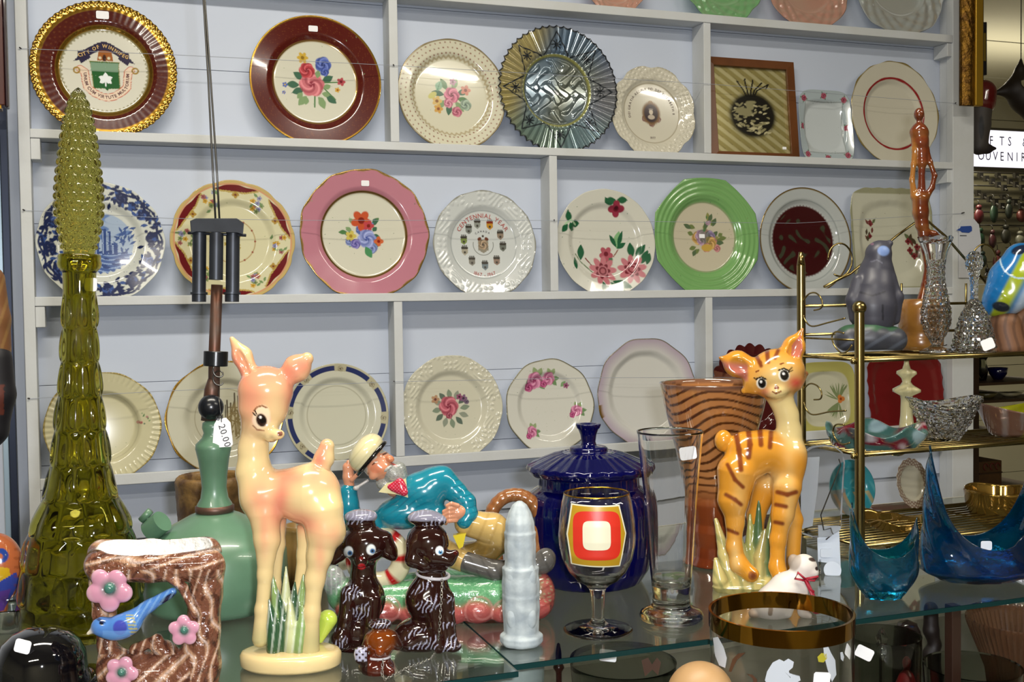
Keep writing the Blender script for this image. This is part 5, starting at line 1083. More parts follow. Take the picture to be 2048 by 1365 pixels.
# chain of small links from the collar to the puppy
CH = pmat('chain_metal', hx('9a9890'), 0.3, 0.9)
path = [Vector(F_.p(884, 1160, -34))+F_.P, Vector(F_.p(883, 1190, -52))+F_.P, Vector(F_.p(880, 1240, -60))+F_.P, Vector(F_.p(878, 1270, -62))+F_.P]
for x, y in ((874, 1300), (862, 1318), (840, 1328), (812, 1338), (790, 1350), (770, 1360)): q = atz(x, y, ZG+0.0015); path.append(q)
path += [Vector(G_.p(764, 1350, -40))+G_.P, Vector(G_.p(766, 1320, -34))+G_.P]
seg = []
for a, b in zip(path[:-1], path[1:]): seg.append((b-a).length)
tot = sum(seg); Lk = 0.0030; nl = int(tot/Lk); mb = MB()
ct = root('chain', path[4], 'thin silver chain running from the white collar down across the glass to the puppy', 'chain')
def at_s(q):
    for (a, b), L in zip(zip(path[:-1], path[1:]), seg):
        if q <= L: return a+(b-a)*(q/L), (b-a).normalized()
        q -= L
    return path[-1], (path[-1]-path[-2]).normalized()
for i in range(nl):
    c, d = at_s((i+0.5)*Lk); sd = d.cross(Vector((0.3, 0.5, 0.8))).normalized(); sd = sd if i % 2 else d.cross(sd).normalized()
    mb.tube([c+d*(0.0020*math.cos(k*PI/4))+sd*(0.0011*math.sin(k*PI/4)) for k in range(8)], 0.00035, 4, closed=True)
o = mb.build('links', CH, ct); o.location = -Vector(ct.location); o['kind'] = 'stuff'
# ============================================================ reclining sailor on a rock
P = onglass(880, 1238); F_ = Fig(P); s = F_.s
t = root('sailor_figurine', P, 'bearded ceramic sailor in turquoise jacket and cream cap reclining on a green rock', 'figurine')
tq, sk, tn, gy, rk_, gn, cap_ = hx('17788a'), hx('c88a6a'), hx('b89a5c'), hx('55524e'), hx('9a4a46'), hx('5a9466'), hx('cfc59a')
# rock
F_.chain([(690, 1190, 0, 36), (770, 1200, -6, 34), (880, 1192, -6, 38), (990, 1190, -4, 40), (1064, 1185, 0, 36)], gn, 14); F_.chain([(690, 1190, 50, 34), (880, 1180, 50, 40), (1060, 1180, 50, 36)], gn, 14)
F_.e((1085, 1190, 0), (26, 34, 44), 0, rk_, 8)
for x, y, r in ((700, 1222, 24), (765, 1224, 30), (820, 1228, 22), (905, 1228, 26), (955, 1222, 30), (1010, 1225, 26), (1070, 1218, 26)): F_.e((x, y, -30), (r*1.2, r*0.9, r*0.85), 0, rk_, 6)
F_.chain([(690, 1245, 20, 14), (1070, 1240, 20, 14)], rk_, 8)
F_.e((669, 1165, -10), (24, 22, 34), 10, hx('8c8e8a'), 5)
def prk(p):
    p.m(sm(0.3, 0.8, np.sin(p.u*0.35+3*np.sin(p.v*0.2))*np.sin(p.v*0.45+2*np.sin(p.u*0.17)))*(p.v < 1205)*0.45, hx('86b88a'))
    for x, y in ((778, 1222), (962, 1222), (1015, 1228)):
        d = np.hypot(p.u-x, p.v-y); a = np.arctan2(p.v-y, p.u-x); p.m((d < 34)*sm(0.5, 0.9, np.sin(a+d*0.35))*0.5, hx('c08078'))
    p.m((p.u > 1062)*(p.v > 1150)*sm(0.4, 0.9, np.sin(p.v*0.35+p.u*0.2))*0.5, hx('6a2420')); p.m((p.u < 690)*(p.v < 1190)*sm(0.3, 0.8, np.sin(p.u*0.6))*0.5, hx('b8bab4'))
F_.mesh('rock', t, GLAZE2, h=2.3, k=8, paint=prk)
# lifebuoy
ring_ = []
for k in range(44): a = k*2*PI/44; ring_.append(F_.p(757+46*math.cos(a), 1118-46*math.sin(a), -6))
mb = MB(); n_ = 16; cols = []
mb.tube(ring_, 20*s, n_, closed=True)
cc = []
for k in range(44):
    a = k*360/44; red = any(abs((a-q+180) % 360-180) < 9 for q in (52, 2, -50, 120, 180, 240)); cc += [(*(hx('a81c1c') if red else hx('cfc6a2')), 0)]*n_
mb.c = cc; mb.hasc = True; mb.build('lifebuoy', GLAZE, t)
# legs
F_.chain([(935, 1046, 0, 27), (985, 1058, -6, 30), (1012, 1075, -4, 26)], tn, 10); F_.chain([(1012, 1075, -2, 25), (980, 1100, 4, 22), (930, 1110, 8, 22)], hx('6a5428'), 10); F_.chain([(890, 1105, -6, 26), (925, 1122, -16, 22)], tn, 8)
F_.mesh('trousers', t, h=2.2, k=6, paint=lambda p: p.m(sm(0.6, 0.95, np.sin(p.u*0.25+p.v*0.1))*0.3, hx('8a6a30')))
F_.chain([(930, 1124, -18, 21), (990, 1142, -18, 20), (1030, 1140, -10, 20), (1080, 1130, 0, 20)], gy, 8); F_.e((1090, 1122, 0), (22, 22, 26), -20, gy, 6)
F_.mesh('boots', t, h=2.2, k=5, paint=lambda p: p.m(sm(0.5, 0.95, np.sin(p.u*0.3-p.v*0.15))*0.3, hx('24221f')))
# head and hands (skin)
F_.e((757, 930, 0), (34, 34, 30), -35, sk, 8); F_.e((780, 918, -22), (9, 9, 7), -30, hx('c47a54'), 5); F_.e((747, 950, -24), (9, 8, 11), -30, sk, 4); F_.e((766, 938, -20), (14, 12, 11), 0, hx('c47a54'), 6); F_.chain([(765, 950, 6, 16), (790, 975, 8, 20)], sk, 8)
SKH = 1
def hand_up():
  F_.chain([(700, 985, 4, 10), (697, 955, 4, 11), (696, 935, 4, 11)], sk, 5)
  for i, (x, y) in enumerate(((702, 916), (707, 914), (712, 914), (717, 917))): F_.chain([(697+i*2, 938, 2+i*3, 4.5), (697+i*3, 925, i*4, 4.2), (x, y+6, 2+i*4, 3.6)], sk, 2)
  F_.chain([(704, 960, -6, 5), (714, 950, -10, 4)], sk, 2); F_.mesh('propping_hand', t, h=1.5, k=4)
def hand_dn():
  F_.e((915, 1026, -24), (19, 13, 15), 20, sk, 5)
  for i in range(4): F_.chain([(912, 1017+i*8, -30, 4.8), (899, 1018+i*8, -38, 4.5), (888, 1024+i*7, -34, 4.0), (892, 1030+i*6, -28, 3.4)], sk, 1.5)
  F_.chain([(915, 1012, -32, 5), (903, 1008, -38, 4.2), (894, 1012, -38, 3.6)], sk, 2); F_.mesh('hand', t, h=1.5, k=4)
def pfc(p):
    wh = hx('b6b2a4'); 
    p.line([(762, 905), (775, 900)], 4, wh); p.line([(740, 922), (752, 914)], 4, wh); p.line([(745, 930), (752, 924)], 2, hx('4a2a20')); p.line([(766, 910), (774, 906)], 2, hx('4a2a20')); p.m(((p.u < 735)*(p.v > 935)*(p.v < 960)).astype(float)*0.8, wh)
    p.ell(752, 938, 12, 9, 0, hx('c86a48'), 0.5)
F_.mesh('head', t, h=1.5, k=4, paint=pfc); hand_up(); hand_dn()
F_.e((790, 948, -8), (27, 24, 22), -40, hx('8f908a'), 8); F_.e((770, 968, -6), (18, 18, 14), 0, hx('9a9a92'), 6); F_.e((798, 938, -10), (14, 16, 14), 0, hx('8a8c86'), 5); F_.e((775, 938, -26), (12, 8, 4), 35, hx('a8a8a0'), 3)
def pbd(p): p.m(sm(0.2, 0.8, np.sin(p.u*0.8+2*np.sin(p.v*0.3))*np.sin(p.v*0.7))*0.5, hx('5c605c')); p.line([(784, 928), (792, 932)], 3, hx('a05048'))
F_.mesh('beard', t, GLAZE2, h=1.7, k=4, paint=pbd)
F_.c((735, 962, -20), (715, 975, -26), 3.2, 2.8, hx('a8a4a0')); F_.e((712, 977, -26), (6, 6, 5), 0, hx('a8a4a0'), 3); F_.mesh('pipe', t, h=1.6, k=2)
F_.e((735, 908, 0), (23, 40, 42), -38, cap_, 8); F_.e((728, 902, 0), (22, 38, 40), -38, cap_, 8)
F_.mesh('cap', t, h=1.8, k=8, paint=lambda p: p.m(sm(0.7, 1.0, np.sin(p.u*0.3+p.v*0.25))*0.3, hx('a89e70')))
cb_ = []
for k in range(26):
    a = PI*(0.02+0.98*k/25); u_ = math.cos(a)*40; w_ = -math.sin(a)*36
    cb_.append(F_.p(742+u_*0.68, 918-u_*0.80, w_))
MB().tube(cb_, 4.6*s, 8).build('cap_band', pmat('black_glaze', hx('0d0c0e'), 0.12, coat=0.8), t)
# jacket
F_.e((845, 985, 0), (52, 40, 42), 10, tq, 12); F_.e((875, 962, 0), (34, 34, 28), -20, tq, 12); F_.e((810, 1025, 0), (58, 40, 34), 5, tq, 12); F_.e((860, 1030, 0), (36, 36, 30), 0, tq, 10)
F_.chain([(885, 958, 0, 26), (912, 985, -4, 21), (932, 1005, -8, 19), (938, 1030, -14, 17), (930, 1042, -18, 17)], tq, 7); F_.chain([(697, 985, 4, 18), (697, 1010, 4, 20), (700, 1040, 4, 21), (760, 1045, 4, 22)], tq, 8)
def pj(p):
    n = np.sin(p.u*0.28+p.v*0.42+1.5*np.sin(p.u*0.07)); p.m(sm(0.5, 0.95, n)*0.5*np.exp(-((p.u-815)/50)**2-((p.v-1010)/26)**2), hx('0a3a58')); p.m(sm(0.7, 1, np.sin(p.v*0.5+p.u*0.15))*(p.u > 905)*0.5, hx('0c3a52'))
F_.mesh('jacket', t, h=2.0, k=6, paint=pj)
card('collar', t, F_, [(757, 985), (772, 968), (812, 958), (816, 996), (795, 990)], -37, pmat('cream_glaze', hx('cfc594'), 0.15, coat=0.7), th=0.004)
F_.chain([(780, 974, -34, 6), (800, 966, -36, 8), (808, 985, -40, 7), (786, 978, -38, 6)], hx('b02038'), 5); F_.e((800, 976, -38), (13, 8, 12), 10, hx('b02038'), 4)
F_.mesh('neckerchief', t, h=1.6, k=4, paint=lambda p: p.m(sm(0.3, 0.8, np.sin(p.u*0.9)*np.sin(p.v*0.9))*0.5, hx('e0a0b0')))
card('lantern_box', t, F_, [(906, 1072), (932, 1068), (926, 1094), (918, 1099)], -36, pmat('yellow_glaze', hx('c8b428'), 0.2, coat=0.5), th=0.010)
# ============================================================ braided brown dish behind
P = onglass(1010, 1178); F_ = Fig(P)
t = root('basket_dish', P, 'brown glazed dish with twisted rope rim, between the sailor and the blue jar', 'dish')
bwn = hx('8a5630')
for k in range(16):
    a = PI*(-0.1+1.15*k/15); F_.e((1030+52*math.cos(a), 1052-62*math.sin(a), 0), (14, 16, 14), 0, bwn, 4)
F_.chain([(985, 1060, 0, 16), (990, 1150, 0, 20), (1070, 1150, 0, 20), (1080, 1060, 0, 16)], bwn, 8)
F_.mesh('dish', t, h=2.4, k=5, paint=lambda p: p.m(sm(0.5, 1, np.sin(p.u*0.4+p.v*0.2))*0.3, hx('b08a60')))
# ============================================================ stone tower
P = onglass(1043, 1288); F_ = Fig(P); s = F_.s
t = root('stone_carving', P, 'pale grey carved stone tower with pointed top, banded tiers and rounded niches', 'carving')
STN = pmat('pale_soapstone', hx('b4bdbe'), 0.55, noise=(70, hx('87929a'), 0.8), bump=(90, 0.4))
def tier(a, r, z, i): return r*(1+0.05*abs(math.sin(4*a))-0.02), z
MB().lathe(resamp(prof(P, [(0, 1288), (38, 1288), (42, 1282), (42, 1270), (34, 1264), (35, 1240), (37, 1215), (36, 1200), (37, 1190), (36, 1186), (37, 1176), (37, 1165), (35, 1150), (36, 1135), (31, 1131), (30, 1120), (31, 1090), (30, 1078), (31, 1065), (29, 1062), (28, 1045), (22, 1025), (14, 1010), (5, 1003), (0, 1002)]), 130), 56, tier).build('tower', STN, t, angle=50)
F_.e((1022, 1225, -22), (10, 12, 24), 0, None); 
F_.pr = []
for x in (1026, 1060):
    for y in (1235, 1155): F_.e((x, y, -24), (13, 12, 27), 0, hx('8f9a9c'), 3)
F_.mesh('niche_figures', t, STN, h=2.2, k=3)
# grey ring dish under the glass below the tower is added with the lower shelf
# ============================================================ cobalt jar
COB = glassy('cobalt_glass', hx('10168c'), 0.03, 1.5); COB = pmat('cobalt_glass_body', hx('02033a'), 0.06, coat=0.4, trans=0.0)
P = onglass(1180, 1160); s = mpx(P)
t = root('covered_jar', P, 'big cobalt blue glass jar with ribbed lid and fan knob, behind the printed goblet', 'jar')
rib = lambda a, r, z, i: (r*(1+0.012*abs(math.cos(16*a))), z)
MB().lathe(resamp(prof(P, [(0, 1166), (88, 1166), (102, 1158), (116, 1135), (124, 1100), (127, 1060), (127, 1020), (124, 998), (117, 984), (106, 976), (100, 972), (99, 955), (99, 946), (94, 946), (94, 975), (118, 1000), (120, 1100), (98, 1150), (0, 1155)]), 140), 128, rib).build('body', COB, t)
lid = MB().lathe(resamp(prof(P, [(90, 950), (112, 948), (121, 938), (118, 930), (100, 922), (72, 910), (48, 904), (38, 902), (38, 896), (34, 893), (16, 890), (14, 884), (16, 870), (23, 852), (24, 848), (18, 848), (0, 856)]), 120), 128, lambda a, r, z, i: (r*(1+(0.035*abs(math.cos(8*a)) if i < 60 else (0.10*abs(math.cos(4*a)) if i > 100 else 0))), z+(0.0012*abs(math.cos(16*a)) if 15 < i < 60 else 0)))
lid.build('lid', COB, t)
# ============================================================ printed goblet
def ray_on_lathe(P, px, x, y):
    return None
P = onglass(1196, 1262); s = mpx(P)
t = root('beer_goblet', P, 'clear stemmed beer goblet printed with a red, gold and white six-sided emblem', 'glass')
outer = [(0, 1262), (66, 1263), (70, 1260), (69, 1257), (40, 1253), (20, 1248), (13, 1240), (13, 1215), (14, 1190), (17, 1178), (24, 1170), (42, 1160), (58, 1142), (70, 1118), (76, 1090), (77, 1070), (75, 1040), (70, 1005), (65, 985)]
inner_ = [(63.5, 985), (68.5, 1005), (73.3, 1040), (75.3, 1070), (74.3, 1090), (68.3, 1117), (56, 1140), (40, 1156), (20, 1166), (0, 1168)]
MB().lathe(resamp(prof(P, outer), 110)+resamp(prof(P, inner_), 60), 72).build('glass', CLEAR, t)
rr = prof(P, [(65.3, 985), (65.6, 988), (63.2, 988), (63.0, 985)]); MB().lathe(rr, 72, close=True).build('gilt_rim', GOLD, t)
rows = [(75.6, 1128)]
def emblem(parent, P, cx, cy, shape, lift, mat, prof_px):
    """star-shaped patch wrapped on the bowl; shape in picture columns/rows"""
    ys = [q[1] for q in prof_px]; rs = [q[0] for q in prof_px]; o = np.argsort(ys); ys = np.array(ys)[o]; rs = np.array(rs)[o]; s_ = mpx(P)
    f = Vector((-CW.x, -CW.y, 0)).normalized(); rgt = Vector((CR.x, CR.y, 0)).normalized()
    def pt(x, y):
        r = float(np.interp(y, ys, rs))+lift; dx = max(-r*0.999, min(r*0.999, x-cx)); a = math.asin(dx/r)
        return (rgt*(math.sin(a))+f*(math.cos(a)))*r*s_+Vector((0, 0, zat(P, y)-P.z))
    mb = MB(); V = []; n = len(shape); K = 16
    for k in range(K+1): V += [pt(cx+(x-cx)*k/K, cy+(y-cy)*k/K) for x, y in shape]
    F = [(k*n+i, k*n+(i+1) % n, (k+1)*n+(i+1) % n, (k+1)*n+i) for k in range(K) for i in range(n)]
    return mb.add(V, F).build('emblem' if lift < 0.8 else 'emblem_layer', mat, parent)
def dense(poly, m=6):
    out = []
    for a, b in zip(poly, poly[1:]+poly[:1]): out += [(a[0]+(b[0]-a[0])*k/m, a[1]+(b[1]-a[1])*k/m) for k in range(m)]
    return out
def blob(cx, cy, w, h, p=4.0, bul=0.0, n=160): return [(cx+w*math.copysign(abs(math.cos(a))**(2/p), math.cos(a))*(1+bul*(1-abs(math.sin(a))**2)), cy+h*math.copysign(abs(math.sin(a))**(2/p), math.sin(a))) for a in [2*PI*k/n for k in range(n)]]
bp = [(76.5, 1100), (77, 1070), (75, 1040), (70, 1005), (65, 985), (68, 1122)]
hexo = [(1143, 998), (1236, 1000), (1249, 1056), (1236, 1120), (1141, 1117), (1133, 1058)]; sc_ = lambda q, f: [(1191+(x-1191)*f, 1058+(y-1058)*f) for x, y in q]
e1 = emblem(t, P, 1196, 1058, dense(hexo, 12), 0.5, pmat('print_white', hx('d8d4b8'), 0.4), bp)
for q_, lf_, c_, nm in ((dense(sc_(hexo, 0.955), 12), 1.0, hx('b08a1c'), 'gold'), (blob(1191, 1057, 46, 47, 5), 1.6, hx('c82c1a'), 'red'), (blob(1190, 1056, 27, 28, 5), 2.2, hx('dde3ec'), 'white')):
    emblem(e1, P, 1196, 1057, q_, lf_, pmat('print_'+nm, c_, 0.4), bp)
# ============================================================ tall pilsner
P = onglass(1343, 1237); s = mpx(P)
t = root('pilsner_glass', P, 'tall clear pilsner glass with a white price sticker, in front of the amber vase', 'glass')
fac = lambda a, r, z, i: (r*(1-0.012*(1-abs(math.cos(5*a)))), z)
MB().lathe(resamp(prof(P, [(0, 1240), (60, 1240), (65, 1232), (60, 1222), (42, 1214), (38, 1208), (37, 1190), (40, 1160), (43, 1130), (48, 1060), (54, 980), (62, 900), (66, 862)]), 110)+resamp(prof(P, [(63, 862), (59, 900), (51, 980), (45.5, 1060), (40.5, 1130), (37, 1158), (30, 1172), (0, 1176)]), 80), 80, fac).build('glass', CLEAR, t)
F_ = Fig(P); card('price_sticker', t, F_, rrect(1376, 907, 34, 26, -8), -60, label='small white price sticker'); 
# ============================================================ amber swirl vase
P = onglass(1430, 1130); s = mpx(P)
t = root('swirl_vase', P, 'wide amber brown ceramic vase with combed wave pattern and clear glaze, behind the pilsner', 'vase')
def vcol():
    pass
pv = resamp(prof(P, [(0, 1130), (46, 1130), (52, 1127), (50, 1122), (44, 1110), (42, 1090), (46, 1060), (44, 1045), (47, 1030), (52, 1005), (50, 990), (54, 975), (62, 940), (74, 900), (86, 860), (97, 820), (104, 785), (107, 765)]), 190)+resamp(prof(P, [(103, 766), (92, 820), (70, 890), (50, 960), (40, 1000), (0, 1010)]), 50)
mb = MB().lathe(pv, 160); V = np.array(mb.v); z = V[:, 2]/s; a = np.arctan2(V[:, 1], V[:, 0]); C = np.zeros((len(V), 4)); C[:, :3] = hx('a87040')
w = np.sin(z*0.36+7.0*np.sin(a*1.5+0.9)+2.2*np.sin(a*4+z*0.02)+1.5*np.sin(z*0.03+a*2)); up_ = sm(115, 175, z); mix(C, up_*sm(0.35, 0.75, w), hx('4a2812')); mix(C, (1-up_)*1.0, hx('7a3a1a')); mix(C, (1-sm(20, 60, z))*0.6, hx('5a2210')); mix(C, sm(352, 362, z)*0.9, hx('6a4a3a'))
mb.c = [tuple(c) for c in C]; mb.hasc = True; mb.build('vase', pmat('amber_glaze', rough=0.08, coat=1.0, attr=True), t)
card('price_sticker', t, Fig(P), rrect(1512, 818, 13, 20, 8), -62, label='small white price sticker')
# ============================================================ striped cat figurine
P = onglass(1500, 1172); F_ = Fig(P); s = F_.s
t = root('cat_figurine', P, 'long-necked orange and cream ceramic cat with brown stripes, big eyes and swirled grass', 'figurine')
og, cr2, stp, pkk = hx('cf8c2a'), hx('dcc588'), hx('7a3c1a'), hx('b4635a')
F_.e((1552, 748, 0), (58, 48, 50), 15, og, 10); F_.e((1512, 762, 0), (26, 24, 22), 0, og, 10); F_.c((1590, 760, 0), (1612, 748, 0), 22, 5, cr2, 8); F_.e((1553, 782, -28), (22, 20, 15), 10, cr2, 9); F_.c((1500, 775, 0), (1488, 782, 0), 16, 6, og, 8)
F_.c((1502, 738, 4), (1474, 728, 4), 22, 27, og, 8); F_.c((1474, 728, 4), (1440, 716, 4), 25, 3, og, 6); F_.e((1472, 732, -24), (30, 13, 17), -18, None, carve=True, k=5)
F_.c((1578, 715, 4), (1588, 694, 4), 24, 23, og, 8); F_.c((1588, 694, 4), (1605, 659, 4), 20, 3, og, 6); F_.e((1590, 697, -19), (13, 12, 28), -22, None, carve=True, k=5)
F_.chain([(1560, 795, 6, 26), (1574, 830, 6, 21), (1578, 865, 4, 23), (1576, 900, 2, 34)], cr2, 12)
F_.chain([(1492, 905, 2, 42), (1530, 900, 2, 38), (1572, 915, 2, 40)], og, 12); F_.e((1500, 915, 0), (40, 38, 46), 0, og, 12); F_.e((1575, 935, 0), (34, 36, 50), 0, og, 12)
F_.e((1447, 882, 4), (18, 18, 22), 0, og, 4); F_.c((1458, 890, 4), (1476, 898, 4), 10, 18, og, 6)
F_.chain([(1474, 945, -14, 40), (1466, 1000, -16, 29), (1470, 1045, -16, 17), (1468, 1095, -16, 15), (1478, 1130, -20, 17), (1502, 1150, -26, 16)], og, 10)
F_.chain([(1573, 975, -14, 30), (1565, 1030, -16, 21), (1556, 1080, -16, 15), (1554, 1135, -18, 15), (1560, 1152, -26, 16)], og, 10)
F_.chain([(1530, 975, 26, 26), (1512, 1030, 30, 18), (1508, 1130, 26, 16)], og, 8); F_.chain([(1560, 960, 28, 28), (1590, 1040, 28, 15), (1585, 1140, 26, 14)], og, 8)
def pc(p):
    g = lambda x, y, a, b, c, op=0.8, an=0: p.m(op*np.exp(-(((p.u-x)*math.cos(an)+(p.v-y)*math.sin(an))/a)**2-((-(p.u-x)*math.sin(an)+(p.v-y)*math.cos(an))/b)**2), c)
    g(1560, 755, 45, 30, cr2, 0.75); g(1572, 830, 16, 60, cr2, .6); g(1580, 1000, 12, 90, cr2, .4); g(1480, 990, 14, 60, cr2, 0.3); g(1545, 960, 30, 18, cr2, .6); g(1470, 1120, 10, 40, cr2, .5)
    for pts, w in (([(1512, 712), (1520, 726), (1522, 732)], 5), ([(1534, 702), (1536, 724)], 7), ([(1556, 702), (1550, 716)], 5), ([(1472, 868), (1478, 900), (1482, 940)], 9), ([(1497, 862), (1500, 890), (1497, 915)], 10), ([(1520, 862), (1522, 890)], 9), ([(1542, 866), (1540, 895)], 8), ([(1455, 930), (1470, 960), (1486, 975)], 5), ([(1452, 990), (1470, 1000), (1482, 1010)], 5), ([(1555, 985), (1575, 990), (1592, 985)], 7), ([(1552, 1010), (1572, 1014)], 6), ([(1550, 1045), (1565, 1048)], 5), ([(1455, 1060), (1475, 1068)], 4)): p.e = 5.0; p.line(pts, w*0.6, stp); p.e = 1.0
    p.m(((p.u < 1500)*(p.v < 765)).astype(float)*sm(0, 14, (p.v-(716+(p.u-1440)*0.10)))*sm(0, 8, (1440+60-p.u))*(1-sm(0, 12, p.v-(724+(p.u-1440)*0.62)))*0.9, pkk)
    p.m(poly_in(p.u, p.v, [(1602, 668), (1606, 700), (1600, 716), (1582, 712), (1584, 690)])*0.85, pkk); g(1592, 766, 16, 13, hx('d0503e'), 0.95); g(1530, 784, 12, 9, hx('d06a4e'), 0.7); g(1614, 748, 10, 9, stp, .9); g(1436, 715, 12, 6, stp, 0.6); g(1604, 662, 8, 10, stp, 0.7)
    for x, y, r in ((1523, 767, 10), (1568, 751, 11)): p.ell(x, y, r, r*1.15, -0.2, hx('efe9d8')); p.ell(x+1, y, r*0.8, r*1.0, -0.2, hx('120c0a')); p.disc(x-1, y-3, 2.6, hx('f4f0ea')); p.line([(x-r, y-r*0.9), (x, y-r*1.25), (x+r*0.9, y-r*0.8)], 2.2, hx('1c100a'))
    p.line([(1577, 745), (1585, 741)], 1.6, hx('1c100a')); p.line([(1577, 742), (1584, 736)], 1.6, hx('1c100a')); p.line([(1513, 760), (1508, 756)], 1.6, hx('1c100a')); p.line([(1512, 744), (1517, 742)], 2, stp); p.line([(1560, 729), (1567, 727)], 2, stp)
    p.ell(1553, 776, 5, 4, 0, hx('7a3a22')); p.line([(1545, 784), (1552, 788), (1562, 783)], 1.8, hx('7a3a22')); p.disc(1505, 1152, 9, hx('7a3c22'), 0.8); p.disc(1506, 1152, 5, hx('5a2410'), 0.7)
F_.mesh('body', t, h=1.9, k=8, paint=pc)
cg = Fig(P); b1, b2, b3 = hx('c9b873'), hx('4a6a44'), hx('a8a860')
cg.chain([(1440, 1178, 0, 16), (1500, 1178, 0, 26), (1570, 1176, 0, 24)], b1, 10); cg.chain([(1440, 1160, -6, 16), (1432, 1120, -8, 5)], b1, 5); cg.chain([(1460, 1170, 10, 22), (1450, 1110, 16, 14), (1432, 1040, 18, 4)], b1, 6)
for x0, x1, y1, z, r, c in ((1500, 1478, 1060, 10, 16, b1), (1512, 1500, 1030, 14, 15, b3), (1525, 1518, 1000, 10, 14, b2), (1535, 1545, 1020, 14, 14, b3), (1545, 1560, 1030, 18, 15, b2), (1520, 1530, 1060, 0, 13, b1), (1490, 1470, 1100, -4, 14, b1), (1540, 1535, 1080, 0, 10, b2)): cg.chain([(x0, 1170, z, r), ((x0+x1)/2-6, (1170+y1)/2, z, r*0.8), (x1, y1, z, 3)], c, 4)
def pcg(p): p.m(sm(0.2, 0.9, np.sin((p.u-1520)*0.30+((p.v-1170)*0.03)*(p.u-1520)*0.06))*0.4, b2)
cg.mesh('grass_base', t, h=2.3, k=5, paint=pcg)
# ============================================================ small dog with red bow
P = onglass(1565, 1232); F_ = Fig(P); s = F_.s
t = root('dog_figurine', P, 'little white and tan dog figurine with red ribbon bow behind the gold rimmed bowl', 'figurine')
wt, ta = hx('cdc6be'), hx('8f7c6a')
F_.e((1608, 1135, 0), (26, 24, 26), 0, wt, 8); F_.e((1624, 1146, -8), (13, 13, 10), 0, wt, 6); F_.e((1590, 1128, 14), (13, 10, 20), 20, ta, 5)
F_.chain([(1600, 1155, 0, 20), (1575, 1178, 0, 32), (1548, 1205, 0, 36)], wt, 10); F_.e((1540, 1215, 0), (34, 30, 26), 0, wt, 8); F_.chain([(1600, 1180, -10, 16), (1606, 1225, -12, 9), (1618, 1232, -14, 7)], wt, 6); F_.e((1508, 1228, 0), (12, 14, 10), 0, ta, 5); F_.chain([(1580, 1195, -16, 16), (1575, 1228, -18, 9)], wt, 6)
def pdg(p): p.ell(1625, 1120, 8, 4, 0.2, hx('3a2a24')); p.ell(1634, 1138, 4, 4, 0, hx('2a1a18')); p.ell(1590, 1125, 12, 18, 0.3, ta, 0.6); p.line([(1545, 1190), (1540, 1228)], 8, ta); p.m(sm(1545, 1500, p.u)*0.4, ta); p.line([(1590, 1200), (1592, 1232)], 3, ta)
F_.mesh('body', t, MATT, h=1.8, k=6, paint=pdg)
rb = pmat('red_ribbon', hx('98122a'), 0.5)
mb = MB()
for pts in ([(1612, 1160), (1596, 1146), (1590, 1158), (1610, 1162)], [(1612, 1160), (1628, 1162), (1636, 1154), (1614, 1158)], [(1610, 1160), (1620, 1180), (1628, 1184)], [(1612, 1162), (1630, 1200), (1640, 1222)]): mb.tube([F_.p(x, y, -32) for x, y in pts], 4.4*s, 8, flat=0.5)
mb.ball(F_.p(1611, 1160, -30), 4*s, n=6); mb.ball(F_.p(1636, 1218, -24), (14*s, 6*s, 11*s), n=8); mb.build('bow', rb, t)
# ============================================================ brass etagere
TH = math.radians(1.5); EU = Vector((math.cos(TH), math.sin(TH), 0)); EV = Vector((-math.sin(TH), math.cos(TH), 0)); EO = Vector((0.883, -0.990, ZG)); EW, ED = 0.41, 0.120
Z1, Z2, Z3 = 1.372, 1.2525, 1.136
et = root('brass_etagere', EO, 'brass wire display stand with three slatted shelves, ball finials and scrolled sides', 'display stand')
def E_(u, v, z): return EO+EU*u+EV*v+Vector((0, 0, z-ZG))
def ebuild(mb, name, mat=BRASS, **k): o = mb.build(name, mat, et, **k); o.location = -EO; return o
def on_plane(px, py, O, n):
    r = ray(px, py); return CAMP+r*((Vector(O)-CAMP).dot(n)/r.dot(n))
sidep = lambda x, y: on_plane(x, y, E_(0, 0, ZG), EU); backp = lambda x, y: on_plane(x, y, E_(0, ED, ZG), EV)
for u, v, zt in ((0, 0, 1.430), (EW, 0, 1.430), (0, ED, 1.492), (EW, ED, 1.492)):
    r0 = 0.0062 if v == 0 else 0.0058
    ebuild(MB().tube([E_(u, v, ZG+0.003), E_(u, v, zt)], r0, 20), 'post', angle=50)
    ebuild(MB().ball(E_(u, v, ZG+0.0055), 0.0055, n=8), 'foot')
    if v == 0: ebuild(MB().ball(E_(u, v, zt+0.005), 0.0088, n=12), 'finial')
    else: ebuild(MB().tube([E_(u, v, zt), E_(u, v, zt+0.018)], [0.0058, 0.003], 12), 'finial')
    for z in (Z1-0.004, Z2-0.004):
        if u == 0: ebuild(MB().ball(E_(u-0.0095, v, z), 0.004, n=8).tube([E_(u-0.0095, v, z), E_(u, v, z)], 0.002, 8), 'screw_nut')
for z, d0, d1 in ((Z1, 0.0, ED), (Z2, 0.0, ED), (Z3, 0.0, 0.165)):
    m_ = MB()
    for v in (d0, d1): m_.box((0, -0.0015, -0.006), (EW, 0.0015, 0.0), M=Matrix.Translation(E_(0, v, z)) @ Matrix.Rotation(TH, 4, 'Z'))
    for u in (0, EW): m_.tube([E_(u, d0, z-0.003), E_(u, d1, z-0.003)], 0.002, 8)
    n = int((d1-d0)/0.0125)
    for k in range(1, n): v = d0+(d1-d0)*k/n; m_.tube([E_(0, v, z-0.0022), E_(EW, v, z-0.0022)], 0.00115, 6)
    for u in (EW*0.33, EW*0.66): m_.tube([E_(u, d0, z-0.005), E_(u, d1, z-0.005)], 0.0015, 6)
    ebuild(m_, 'shelf', label=None) if False else ebuild(m_, 'shelf')
